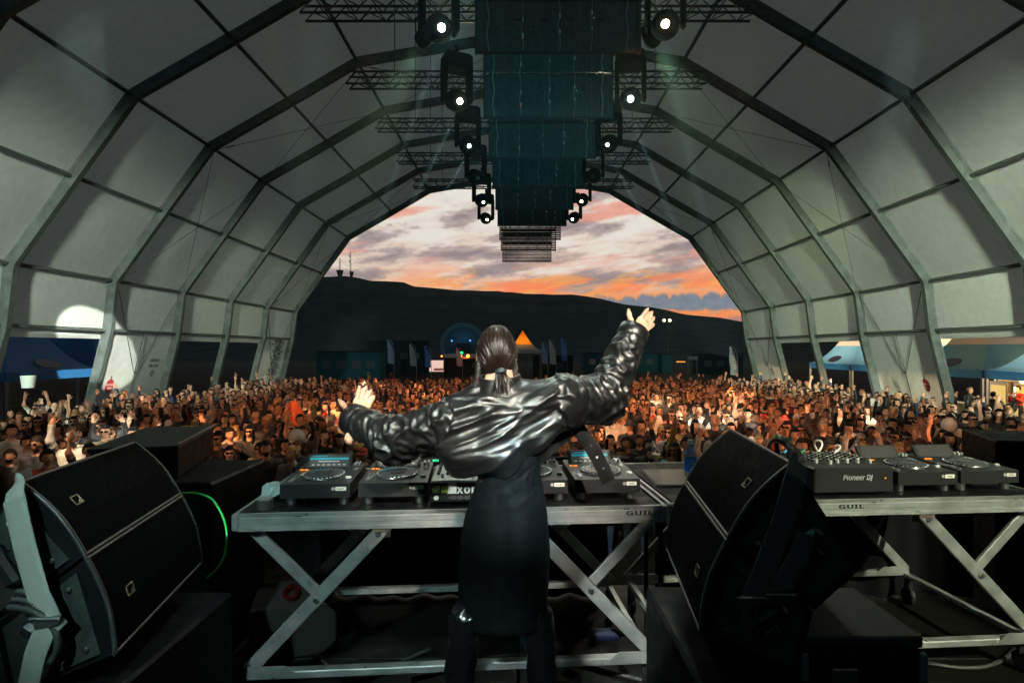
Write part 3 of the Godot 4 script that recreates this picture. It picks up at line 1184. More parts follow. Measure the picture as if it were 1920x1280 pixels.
	for i in jv.size():
		var p := jv[i]
		var w := 0.0
		var tg: int = js.t[i]
		if tg >= 2:
			var a: Vector3 = [sl, el, sr, er][tg - 2]
			var b: Vector3 = [el, wl, er, wr][tg - 2]
			var ax := (b - a).normalized()
			var t := (p - a).dot(ax)
			var o := p - a - ax * t
			var ph := atan2(o.dot(ax.cross(Vector3.UP).normalized()), o.dot(ax.cross(ax.cross(Vector3.UP)).normalized()))
			var along := t + 0.035 * sin(ph + tg) + 0.02 * sin(2.0 * ph + tg)
			var n1 := fold.get_noise_3d(along * 10.0 + tg * 5.0, cos(ph) * 0.75, sin(ph) * 0.75)
			var n2 := fold.get_noise_3d(along * 22.0 + 40.0, cos(ph) * 1.1 + 9.0, sin(ph) * 1.1)
			var rid := pow(1.0 - minf(absf(n1) * 2.2, 1.0), 1.6)
			var rid2 := pow(1.0 - minf(absf(n2) * 2.4, 1.0), 2.0)
			var bend := exp(-pow((t - a.distance_to(b) * (0.95 if tg in [2, 4] else 0.05)) / 0.11, 2.0))
			w = (rid - 0.4) * (0.013 + 0.012 * bend) + (rid2 - 0.3) * 0.0035 + 0.006 * fold.get_noise_3dv(p * 5.0)
			if tg in [2, 4]:
				w -= 0.010 * exp(-pow((t - 0.035) / 0.008, 2.0))
			if t > a.distance_to(b) - 0.05 and tg in [3, 5]:
				w *= 0.25
		else:
			var al := p.x * 0.95 + p.y * 0.30
			var pe := p.y * 0.95 - p.x * 0.30
			var m1 := fold.get_noise_3d(pe * 7.0 + 0.35 * sin(al * 6.0), al * 1.3, 5.0 + p.z * 0.5)
			var m2 := fold.get_noise_3d(pe * 16.0 + 20.0, al * 2.4, 9.0 + p.z)
			w = 0.028 * (pow(1.0 - minf(absf(m1) * 1.7, 1.0), 1.2) - 0.45) + 0.004 * (pow(1.0 - minf(absf(m2) * 2.2, 1.0), 2.0) - 0.3)
			w -= 0.006 * exp(-pow((p.y - 1.475 + 0.02 * sin(p.x * 9.0)) / 0.006, 2.0))
		jv[i] = p + jn[i] * w
	js.v = jv
	relax(js, 1, 0.35)
	var jm := MB.new()
	split(js, [jm, jm, jm, jm, jm, jm])
	part("leather_jacket", jm, leather(), root)
	var col := MB.new()
	for e in [[0.0, 0.0], [0.010, 0.011]]:
		var rows := []
		for i in 5:
			var t := i / 4.0
			rows.append(ring(neck + Vector3(0.0, 0.0 + t * 0.062 + e[1] * 0.0, -0.005), 0.098 - t * 0.012 - e[0], 0.090 - t * 0.012 - e[0], 40, func(a): return 0.0035 * sin(a * 3.0 + t * 2.0)))
		var tilted := []
		for r in rows:
			var q := PackedVector3Array()
			for p: Vector3 in r:
				q.append(p + Vector3(0, (p.x - neck.x) * 0.06 + (p.z - neck.z) * -0.16, 0))
			tilted.append(q)
		col.grid(tilted, true)
	col.tube(_closed(ring(neck + Vector3(0, 0.062, -0.005), 0.081, 0.073, 40, func(a): return 0.0035 * sin(a * 3.0 + 2.0)), neck), 0.0065, 6, false)
	part("collar", col, leather(), root)
	for e in [[wl, el, 0.076], [wr, er, 0.074]]:
		var ax: Vector3 = (e[0] - e[1]).normalized()
		var cb := MB.new()
		var u := ax.cross(Vector3.UP).normalized()
		var xf := Transform3D(Basis(u, ax, u.cross(ax)), e[0] + ax * 0.012)
		cb.lathe([Vector2(e[2] - 0.004, -0.035), Vector2(e[2], -0.025), Vector2(e[2] - 0.001, 0.02), Vector2(e[2] - 0.006, 0.024), Vector2(e[2] - 0.014, 0.015), Vector2(e[2] - 0.016, -0.03)], xf, 28, true)
		part("cuff", cb, leather(), root)
	# the open right front swings out under the arm, its belt hanging down
	var fr := MB.new()
	var frows := []
	for i in 9:
		var t := i / 8.0
		var a := (L.call(1006, 826, 2.36) as Vector3).lerp(L.call(1090, 786, 2.52), t) + Vector3(0, 0.012 * sin(t * PI), 0)
		var row := PackedVector3Array()
		for j in 7:
			var s := j / 6.0
			row.append(a + Vector3(0.02 * s * s, -0.115 * s * (1.0 - 0.55 * t), -0.06 * s) + Vector3(0, 0, 0.012 * sin(s * 5.0 + t * 6.0)))
		frows.append(row)
	fr.grid(frows, false, Vector3(0.2, 0.4, 1))
	var lip := PackedVector3Array()
	for r in frows:
		lip.append(r[0])
	fr.tube(lip, 0.012, 8)
	part("jacket_front", fr, leather(), root)
	var st := MB.new()
	var srow := []
	for i in 9:
		var t := i / 8.0
		var c := (L.call(1082, 800, 2.53) as Vector3).lerp(L.call(1141, 903, 2.56), t) + Vector3(0.012 * sin(t * PI), 0, 0.0)
		srow.append(PackedVector3Array([c + Vector3(-0.028, -0.014, 0.004), c + Vector3(0.028, 0.016, 0.004), c + Vector3(0.028, 0.016, -0.004), c + Vector3(-0.028, -0.014, -0.004)]))
	st.grid(srow, true, Vector3.ZERO, true)
	var sb := part("belt", st, leather(), root)
	var ey := MB.new()
	for t: float in [0.35, 0.55, 0.75]:
		ey.ball((L.call(1082, 800, 2.53) as Vector3).lerp(L.call(1141, 903, 2.56), t) + Vector3(0.01, 0, 0.008), Vector3(0.006, 0.006, 0.004), Basis.IDENTITY, 8, 5)
	part("eyelet", ey, metal_mat(), sb)
	# ---- dress
	var dm := mat("dark dress", Color(0.0065, 0.0085, 0.0095), 0.7)
	dm.metallic_specular = 0.16
	worn(dm, "jersey", 5.0, 0.008)
	# [py, middle px, half width px, depth m]
	var prof := [[806, 952, 62, 0.085], [835, 955, 60, 0.10], [870, 957, 56, 0.108], [905, 955, 62, 0.112], [945, 951, 73, 0.128], [985, 948, 80, 0.145], [1030, 946, 85, 0.152], [1070, 945, 85, 0.142], [1112, 943, 84, 0.125], [1140, 942, 82, 0.118], [1160, 942, 81, 0.116], [1166, 942, 78, 0.113]]
	var dr := MB.new()
	var rows := []
	var N := 84
	var M := 112
	for i in N:
		var f := float(i) / (N - 1) * (prof.size() - 1)
		var k := mini(int(f), prof.size() - 2)
		var q := f - k
		var cub := []
		for c in 4:
			var p0: float = prof[maxi(k - 1, 0)][c]
			var p1: float = prof[k][c]
			var p2: float = prof[k + 1][c]
			var p3: float = prof[mini(k + 2, prof.size() - 1)][c]
			cub.append(cubic_interpolate(p1, p2, p0, p3, q))
		var rx: float = cub[2] * 2.40 / F
		var cc: Vector3 = L.call(cub[1], cub[0], 2.40)
		var py: float = cub[0]
		rows.append(ring(cc, rx, cub[3], M, func(a):
			var bk := maxf(sin(a), 0.0)
			var w := 0.0
			for s: float in [-1.0, 1.0]:
				w += 0.020 * bk * exp(-pow((cos(a) - s * 0.42) / 0.34, 2.0) - pow((py - 1020.0) / 46.0, 2.0))
			w -= 0.007 * bk * exp(-pow(cos(a) / 0.13, 2.0) - pow((py - 1030.0) / 55.0, 2.0))
			var ruch := exp(-pow((py - 895.0) / 48.0, 2.0)) + 0.4 * exp(-pow((py - 1100.0) / 22.0, 2.0)) * maxf(cos(a), 0.0) + 0.05
			var ridge := fold.get_noise_3d(cos(a) * 1.2 + 3.0, py * 0.10 + 1.6 * cos(a), sin(a) * 0.9)
			w += ruch * 0.0075 * (absf(ridge) * 2.0 - 0.45)
			return w))
	dr.grid(rows, true)
	part("dress", dr, dm, root)
	# ---- patent boots over the knee
	var bm := mat("patent leather", Color(0.006, 0.006, 0.007), 0.2)
	for s in 2:
		var bt := MB.new()
		var path: Array = [[884, 1122, 2.39, 0.045, 0.05], [876, 1140, 2.38, 0.062, 0.066], [872, 1152, 2.375, 0.068, 0.072], [868, 1200, 2.375, 0.066, 0.068], [862, 1260, 2.40, 0.062, 0.066], [857, 1330, 2.41, 0.05, 0.054], [855, 1385, 2.42, 0.045, 0.052], [855, 1408, 2.44, 0.045, 0.085]] if s == 0 else [[998, 1122, 2.395, 0.045, 0.05], [1005, 1140, 2.395, 0.062, 0.066], [1010, 1162, 2.395, 0.066, 0.07], [1013, 1210, 2.395, 0.063, 0.066], [1017, 1270, 2.42, 0.06, 0.064], [1018, 1330, 2.43, 0.05, 0.054], [1019, 1385, 2.44, 0.045, 0.052], [1019, 1408, 2.46, 0.045, 0.085]]
		var br := []
		for i in 46:
			var f := i / 45.0 * (path.size() - 1)
			var k := mini(int(f), path.size() - 2)
			var a: Array = path[k]
			var b: Array = path[k + 1]
			var q := f - k
			var c := (L.call(a[0], a[1], a[2]) as Vector3).lerp(L.call(b[0], b[1], b[2]), q)
			var cy := c.y
			br.append(ring(c, lerpf(a[3], b[3], q), lerpf(a[4], b[4], q), 32, func(an): return 0.011 * fold.get_noise_3d(cos(an) * 1.3 + s * 9.0, cy * 15.0, sin(an) * 1.3) * (1.0 if i > 1 else 0.2)))
		bt.grid(br, true, Vector3.ZERO, true)
		var ank: Vector3 = L.call(855 if s == 0 else 1019, 1398, 2.44)
		bt.box(Vector3(ank.x, 0.035, ank.z - 0.09), Vector3(0.085, 0.05, 0.17), Basis.IDENTITY, 0.02)
		bt.box(Vector3(ank.x, 0.02, ank.z + 0.05), Vector3(0.07, 0.04, 0.07), Basis.IDENTITY, 0.008)
		part("boot", bt, bm, root)

func _closed(r: PackedVector3Array, about: Vector3) -> PackedVector3Array:
	var q := PackedVector3Array()
	for p in r:
		q.append(p + Vector3(0, (p.x - about.x) * 0.06 + (p.z - about.z) * -0.16, 0))
	q.append(q[0])
	return q

func metal_mat() -> StandardMaterial3D:
	return mat("bright metal", Color(0.75, 0.75, 0.74), 0.28, 1.0)

func alu() -> StandardMaterial3D:
	var m := mat("aluminium", Color(0.62, 0.63, 0.62), 0.46, 0.75)
	if not m.uv1_triplanar:
		worn(m, "alu", 1.3, 0.01)
	return m

func black_paint() -> StandardMaterial3D:
	var m := mat("black paint", Color(0.005, 0.005, 0.006), 0.7)
	m.metallic_specular = 0.25
	if not m.uv1_triplanar:
		worn(m, "paint", 1.6, 0.03)
	return m

func black_plastic() -> StandardMaterial3D:
	return mat("black plastic", Color(0.012, 0.012, 0.013), 0.35)

# ------------------------------------------------------------------ mixing tables and what stands on them
func riser_table(at: Transform3D, label: String, logo_x: float) -> Node3D:
	var t := thing("scissor_table", label, "table", at, "scissor-leg stage tables")
	var W := 1.985
	var Dp := 0.96
	var H := 0.952
	var al := alu()
	var top := MB.new()
	top.box(Vector3(W / 2, H - 0.012, -Dp / 2), Vector3(W - 0.03, 0.022, Dp - 0.03), Basis.IDENTITY, 0.003)
	part("table_top", top, black_paint(), t)
	var prof := PackedVector2Array([Vector2(0, 0), Vector2(0.012, 0), Vector2(0.012, 0.014), Vector2(0.006, 0.018), Vector2(0.006, 0.032), Vector2(0.012, 0.036), Vector2(0.012, 0.058), Vector2(0.008, 0.062), Vector2(0.008, 0.07), Vector2(0.014, 0.073), Vector2(0.014, 0.082), Vector2(0, 0.082)])
	for e in [[Vector3(0, H - 0.082, 0), Basis(Vector3(0, 0, 1), Vector3.UP, Vector3(1, 0, 0)), W], [Vector3(0, H - 0.082, -Dp), Basis(Vector3(0, 0, -1), Vector3.UP, Vector3(1, 0, 0)), W], [Vector3(0.0, H - 0.082, 0), Basis(Vector3(-1, 0, 0), Vector3.UP, Vector3(0, 0, -1)), Dp], [Vector3(W, H - 0.082, 0), Basis(Vector3(1, 0, 0), Vector3.UP, Vector3(0, 0, -1)), Dp]]:
		var r := MB.new()
		r.extrude(prof, Transform3D(e[1], e[0]), e[2])
		part("edge_rail", r, al, t)
	for x: float in [0.0, W]:
		var c := MB.new()
		c.box(Vector3(x + (0.006 if x > 0.5 else -0.006), H - 0.04, 0.004), Vector3(0.03, 0.078, 0.034), Basis.IDENTITY, 0.006)
		part("corner_piece", c, al, t)
	for z: float in [-0.03, -Dp + 0.03]:
		for s in 2:
			var mx := func(x: float) -> float: return x if s == 0 else W - x
			var lb := MB.new()
			var dn := Vector3(mx.call(0.65) - mx.call(0.04), 0.64, 0).normalized()
			lb.bar(Vector3(mx.call(0.655), 0.862, z), Vector3(mx.call(0.035), 0.215, z), 0.062, 0.024, Vector3(0, 0, 1), 0.004)
			var lo := part("long_brace", lb, al, t)
			for q: float in [0.04, 0.5, 0.97]:
				var bolts := MB.new()
				var bp := Vector3(mx.call(0.655), 0.862, z + 0.014).lerp(Vector3(mx.call(0.035), 0.215, z + 0.014), q)
				bolts.lathe([Vector2(0.0001, 0.012), Vector2(0.012, 0.012), Vector2(0.015, 0.0)], Transform3D(Basis(Vector3.RIGHT, PI / 2), bp), 10)
				part("bolt", bolts, metal_mat(), lo)
			var sb := MB.new()
			sb.bar(Vector3(mx.call(0.045), 0.862, z - 0.027), Vector3(mx.call(0.352), 0.545, z - 0.027), 0.052, 0.022, Vector3(0, 0, 1), 0.004)
			part("short_brace", sb, al, t)
			var bk := MB.new()
			bk.box(Vector3(mx.call(0.645), 0.862, z), Vector3(0.085, 0.03, 0.05), Basis.IDENTITY, 0.004)
			bk.box(Vector3(mx.call(0.645), 0.835, z - 0.035), Vector3(0.07, 0.06, 0.01), Basis.IDENTITY, 0.002)
			part("bracket", bk, mat("zinc", Color(0.55, 0.50, 0.36), 0.35, 0.9), t)
		var rl := MB.new()
		rl.box(Vector3(W / 2, 0.198, z), Vector3(W - 0.06, 0.034, 0.05), Basis.IDENTITY, 0.004)
		var low := part("base_rail", rl, al, t)
		for s: float in [0.09, W - 0.09]:
			var pl := MB.new()
			var dir := 1.0 if s < 1.0 else -1.0
			pl.extrude(PackedVector2Array([Vector2(-0.06 * dir, 0.0), Vector2(0.18 * dir, 0.0), Vector2(0.12 * dir, 0.045), Vector2(-0.06 * dir, 0.045)]), Transform3D(Basis.IDENTITY, Vector3(s, 0.2, z + 0.0255)), 0.005)
			part("corner_plate", pl, al, low)
	for x: float in [0.05, W - 0.05]:
		var cr := MB.new()
		cr.box(Vector3(x, 0.19, -Dp / 2), Vector3(0.034, 0.03, Dp - 0.12), Basis.IDENTITY, 0.004)
		part("base_rail", cr, al, t)
		for z: float in [-0.08, -Dp + 0.08]:
			var wh := MB.new()
			wh.lathe([Vector2(0.0001, -0.016), Vector2(0.05, -0.016), Vector2(0.056, -0.01), Vector2(0.056, 0.01), Vector2(0.05, 0.016), Vector2(0.0001, 0.016)], Transform3D(Basis(Vector3.FORWARD, PI / 2), Vector3(x, 0.0565, z)), 18)
			wh.box(Vector3(x, 0.135, z), Vector3(0.05, 0.08, 0.02), Basis.IDENTITY, 0.003)
			part("castor", wh, black_plastic(), t)
	var lg := text("logo", "GUIL", 0.034, mat("print black", Color(0.01, 0.01, 0.012), 0.5), Transform3D(Basis.IDENTITY.scaled(Vector3(1.7, 0.85, 1)), Vector3(logo_x, H - 0.036, 0.013)), t)
	lg.set_meta("label", "black maker's lettering printed on the front rail")
	return t

func player_mesh(t: Node3D, screen_on: bool) -> void:
	var bp := black_plastic()
	var b := MB.new()
	b.extrude(PackedVector2Array([Vector2(0, 0.0), Vector2(-0.41, 0.0), Vector2(-0.41, 0.085), Vector2(-0.30, 0.078), Vector2(-0.0, 0.066)]), Transform3D(Basis(Vector3(0, 0, 1), Vector3.UP, Vector3(-1, 0, 0)), Vector3(0.163, 0.042, 0)), 0.326)
	part("casing", b, bp, t)
	for x: float in [-0.125, 0.125]:
		for z: float in [-0.05, -0.36]:
			var f := MB.new()
			f.lathe([Vector2(0.022, 0.0), Vector2(0.024, 0.004), Vector2(0.024, 0.038), Vector2(0.02, 0.042)], Transform3D(Basis.IDENTITY, Vector3(x, 0, z)), 16)
			part("foot", f, metal_mat(), t)
	var tilt := Basis(Vector3.RIGHT, 0.04)
	var j := MB.new()
	j.lathe([Vector2(0.104, 0.0), Vector2(0.106, 0.006), Vector2(0.103, 0.013), Vector2(0.092, 0.016), Vector2(0.09, 0.018), Vector2(0.055, 0.019), Vector2(0.053, 0.017), Vector2(0.0001, 0.017)], Transform3D(tilt, Vector3(0, 0.112, -0.155)), 36)
	var jw := part("jog_wheel", j, mat("jog", Color(0.05, 0.05, 0.055), 0.25, 0.3), t)
	var jr := MB.new()
	for k in 32:
		var a := TAU * k / 32.0
		jr.ball(Vector3(cos(a) * 0.099, 0.1265 + 0.04 * sin(a) * 0.0, -0.155 + sin(a) * 0.099) + Vector3(0, -sin(a) * 0.004, 0), Vector3(0.0055, 0.003, 0.0055), Basis.IDENTITY, 7, 4)
	part("jog_rim", jr, metal_mat(), jw)
	var hub := MB.new()
	hub.lathe([Vector2(0.038, 0.017), Vector2(0.038, 0.0195), Vector2(0.0001, 0.0195)], Transform3D(tilt, Vector3(0, 0.112, -0.155)), 24)
	part("jog_display", hub, mat("jog glass", Color(0.03, 0.03, 0.03), 0.1), jw)
	# the screen stands up at the back
	var sx := Transform3D(Basis(Vector3.RIGHT, -0.62), Vector3(-0.02, 0.146, -0.355))
	var s := MB.new()
	s.box(sx.origin, Vector3(0.24, 0.092, 0.016), sx.basis, 0.004)
	part("screen_frame", s, bp, t)
	var g := MB.new()
	var wv := MB.new()
	var o := sx * Vector3(0, 0, 0.0095)
	if screen_on:
		g.box(o, Vector3(0.205, 0.07, 0.002), sx.basis)
		part("screen", g, glow("deck screen", Color(0.055, 0.06, 0.055), 0.4), t)
		wv.box(sx * Vector3(0, 0.012, 0.0115), Vector3(0.2, 0.011, 0.002), sx.basis)
		wv.box(sx * Vector3(-0.05, 0.028, 0.0115), Vector3(0.08, 0.004, 0.002), sx.basis)
		part("screen_waveform", wv, glow("deck waveform", Color(0.02, 0.42, 0.55), 0.4), t)
		var ln := MB.new()
		ln.box(sx * Vector3(0.0, -0.003, 0.0115), Vector3(0.11, 0.005, 0.002), sx.basis)
		for k in 7:
			ln.box(sx * Vector3(-0.08 + k * 0.027, -0.022, 0.0115), Vector3(0.014, 0.005, 0.002), sx.basis)
		part("screen_text_line", ln, glow("deck text", Color(0.5, 0.5, 0.45), 0.5), t)
	else:
		g.box(o, Vector3(0.205, 0.07, 0.002), sx.basis)
		part("screen", g, mat("dead screen", Color(0.045, 0.042, 0.038), 0.25), t)
	# buttons, faders and lamps
	rng.seed = 31
	for k in 2:
		var c := MB.new()
		c.lathe([Vector2(0.013, 0.0), Vector2(0.013, 0.006), Vector2(0.0001, 0.007)], Transform3D(tilt, Vector3(-0.128, 0.111, -0.05 - k * 0.037)), 14)
		part("cue_button", c, mat("button steel", Color(0.4, 0.4, 0.4), 0.3, 0.8), t)
		var lamp := MB.new()
		lamp.box(Vector3(-0.138 + k * 0.024, 0.1235, -0.262), Vector3(0.018, 0.004, 0.009), tilt, 0.001)
		part("amber_lamp", lamp, glow("amber lamp", Color(1.0, 0.28, 0.03), 1.6), t)
	var small := MB.new()
	for k in 9:
		small.box(Vector3(-0.14 + (k % 3) * 0.02, 0.112 + 0.0014 * (k / 3), -0.125 - (k / 3) * 0.03), Vector3(0.011, 0.005, 0.008), tilt, 0.001)
	for k in 6:
		small.box(Vector3(0.13 + 0.012 * (k % 2), 0.121, -0.262 - (k / 2) * 0.02), Vector3(0.009, 0.006, 0.009), tilt, 0.001)
	for k in 4:
		small.lathe([Vector2(0.008, 0.0), Vector2(0.007, 0.014), Vector2(0.0001, 0.014)], Transform3D(tilt, Vector3(0.122 + 0.02 * (k % 2), 0.128, -0.335 - 0.03 * (k / 2))), 10)
	part("button", small, mat("grey keys", Color(0.28, 0.28, 0.27), 0.4), t)
	var fd := MB.new()
	fd.box(Vector3(0.135, 0.110, -0.11), Vector3(0.034, 0.003, 0.13), tilt)
	part("pitch_slot", fd, mat("slot", Color(0.06, 0.06, 0.06), 0.4), t)
	var fk := MB.new()
	fk.box(Vector3(0.135, 0.117, -0.10), Vector3(0.026, 0.014, 0.018), tilt, 0.003)
	part("pitch_fader", fk, mat("fader cap", Color(0.35, 0.35, 0.34), 0.35), t)
	var lb := MB.new()
	lb.box(Vector3(0.12, 0.085, 0.0012), Vector3(0.05, 0.018, 0.002))
	part("white_sticker", lb, mat("sticker", Color(0.6, 0.58, 0.5), 0.6), t)
	var tx := MB.new()
	for k in 5:
		tx.box(Vector3(0.107 + k * 0.0062, 0.085, 0.0028), Vector3(0.004, 0.004 + 0.002 * (k % 2), 0.001))
	part("sticker_print", tx, mat("print black", Color(0.01, 0.01, 0.012), 0.5), t)
	var dl := MB.new()
	dl.lathe([Vector2(0.0001, 0.002), Vector2(0.008, 0.002), Vector2(0.008, 0.0)], Transform3D(Basis(Vector3.RIGHT, PI / 2), Vector3(0.084, 0.085, 0.0)), 12)
	part("usb_ring", dl, mat("ring grey", Color(0.3, 0.28, 0.25), 0.4), t)

func knob_field(mb: MB, x0: float, x1: float, n: int, z0: float, z1: float, m: int, y: float, r: float) -> void:
	for i in n:
		for k in m:
			mb.lathe([Vector2(r, 0.0), Vector2(r * 0.85, 0.014), Vector2(0.0001, 0.015)], Transform3D(Basis.IDENTITY, Vector3(lerpf(x0, x1, i / maxf(n - 1, 1)), y, lerpf(z0, z1, k / maxf(m - 1, 1)))), 8)

func mixer(xf: Transform3D, label: String, kind: int) -> void:
	var t := thing("dj_mixer", label, "mixer", xf)
	var W := 0.34 if kind == 0 else 0.43
	var H := 0.10 if kind == 0 else 0.13
	var b := MB.new()
	b.box(Vector3(0, H / 2 + 0.012, -0.2), Vector3(W, H, 0.40), Basis.IDENTITY, 0.006)
	part("casing", b, black_plastic(), t)
	for x: float in [-W * 0.4, W * 0.4]:
		for z: float in [-0.05, -0.35]:
			var f := MB.new()
			f.lathe([Vector2(0.018, 0.0), Vector2(0.018, 0.014)], Transform3D(Basis.IDENTITY, Vector3(x, 0, z)), 12)
			part("foot", f, mat("rubber", Color(0.02, 0.02, 0.02), 0.8), t)
	var y := H + 0.013
	var fp := MB.new()
	fp.box(Vector3(0, y, -0.2), Vector3(W - 0.02, 0.004, 0.38), Basis.IDENTITY, 0.001)
	part("face_plate", fp, mat("plate%d" % kind, Color(0.02, 0.02, 0.022) if kind else Color(0.32, 0.33, 0.31), 0.4, 0.3), t)
	var kn := MB.new()
	knob_field(kn, -W * 0.4, W * 0.4, 7 if kind == 0 else 9, -0.15, -0.37, 7, y, 0.009)
	part("knob", kn, black_plastic(), t)
	var kc := MB.new()
	rng.seed = 5 + kind
	for i in (7 if kind == 0 else 9):
		for k in 7:
			var wx: float = lerpf(-W * 0.4, W * 0.4, i / float(6 if kind == 0 else 8))
			kc.box(Vector3(wx, y + 0.0155, lerpf(-0.15, -0.37, k / 6.0)), Vector3(0.0025, 0.002, 0.011), Basis(Vector3.UP, rng.randf_range(-2, 2)))
	part("knob_mark", kc, mat("marks", Color(0.6, 0.6, 0.6), 0.5), t)
	var n := 6 if kind else 4
	for i in n:
		var x := lerpf(-W * 0.33, W * 0.33, i / float(n - 1))
		var st := MB.new()
		st.box(Vector3(x, y + 0.0015, -0.075), Vector3(0.01, 0.003, 0.085))
		part("fader_slot", st, mat("slot", Color(0.06, 0.06, 0.06), 0.4), t)
		var fc := MB.new()
		fc.box(Vector3(x, y + 0.014, -0.06 - 0.04 * rng.randf()), Vector3(0.014, 0.024, 0.018), Basis.IDENTITY, 0.003)
		part("fader", fc, mat("fader cap", Color(0.35, 0.35, 0.34), 0.35), t)
	var wt := mat("print white", Color(0.75, 0.75, 0.74), 0.5)
	if kind == 0:
		text("brand_lettering", "\u2217xone", 0.058, wt, Transform3D(Basis.IDENTITY, Vector3(0.005, 0.075, 0.0015)), t)
		text("small_lettering", "\u2022\u00b7DJ2\u00b7DJ2\u00b7DJ2", 0.018, mat("print grey", Color(0.2, 0.2, 0.2), 0.5), Transform3D(Basis.IDENTITY, Vector3(-0.03, 0.036, 0.0015)), t)
		var q := MB.new()
		q.box(Vector3(-0.138, 0.078, 0.0012), Vector3(0.036, 0.036, 0.002))
		q.box(Vector3(-0.098, 0.078, 0.0012), Vector3(0.034, 0.036, 0.002))
		part("green_sticker", q, mat("lime sticker", Color(0.42, 0.55, 0.12), 0.5), t)
		var p := MB.new()
		p.extrude(PackedVector2Array([Vector2(-0.15, 0.066), Vector2(-0.135, 0.062), Vector2(-0.12, 0.094), Vector2(-0.13, 0.095)]), Transform3D(Basis.IDENTITY, Vector3(0, 0, 0.0022)), 0.001)
		p.lathe([Vector2(0.0001, 0.002), Vector2(0.012, 0.002), Vector2(0.012, 0.0)], Transform3D(Basis(Vector3.RIGHT, PI / 2), Vector3(-0.138, 0.036, 0.0)), 14)
		part("white_sticker", p, wt, t)
		var tri := MB.new()
		tri.extrude(PackedVector2Array([Vector2(-0.13, 0.0), Vector2(-0.02, 0.0), Vector2(-0.11, 0.12)]), Transform3D(Basis(Vector3.RIGHT, -PI / 2), Vector3(0, y + 0.003, -0.01)), 0.001)
		part("white_panel", tri, mat("white panel", Color(0.6, 0.6, 0.58), 0.5), t)
	else:
		text("brand_lettering", "Pioneer DJ", 0.034, mat("print silver", Color(0.4, 0.4, 0.4), 0.4), Transform3D(Basis(Vector3(1, 0, 0), Vector3(0.18, 1, 0), Vector3(0, 0, 1)), Vector3(0.02, 0.09, 0.0015)), t, false)
		var l := MB.new()
		l.ball(Vector3(0.17, 0.085, 0.0), Vector3(0.004, 0.004, 0.003), Basis.IDENTITY, 8, 6)
		part("power_lamp", l, glow("amber lamp", Color(1.0, 0.28, 0.03), 1.6), t)

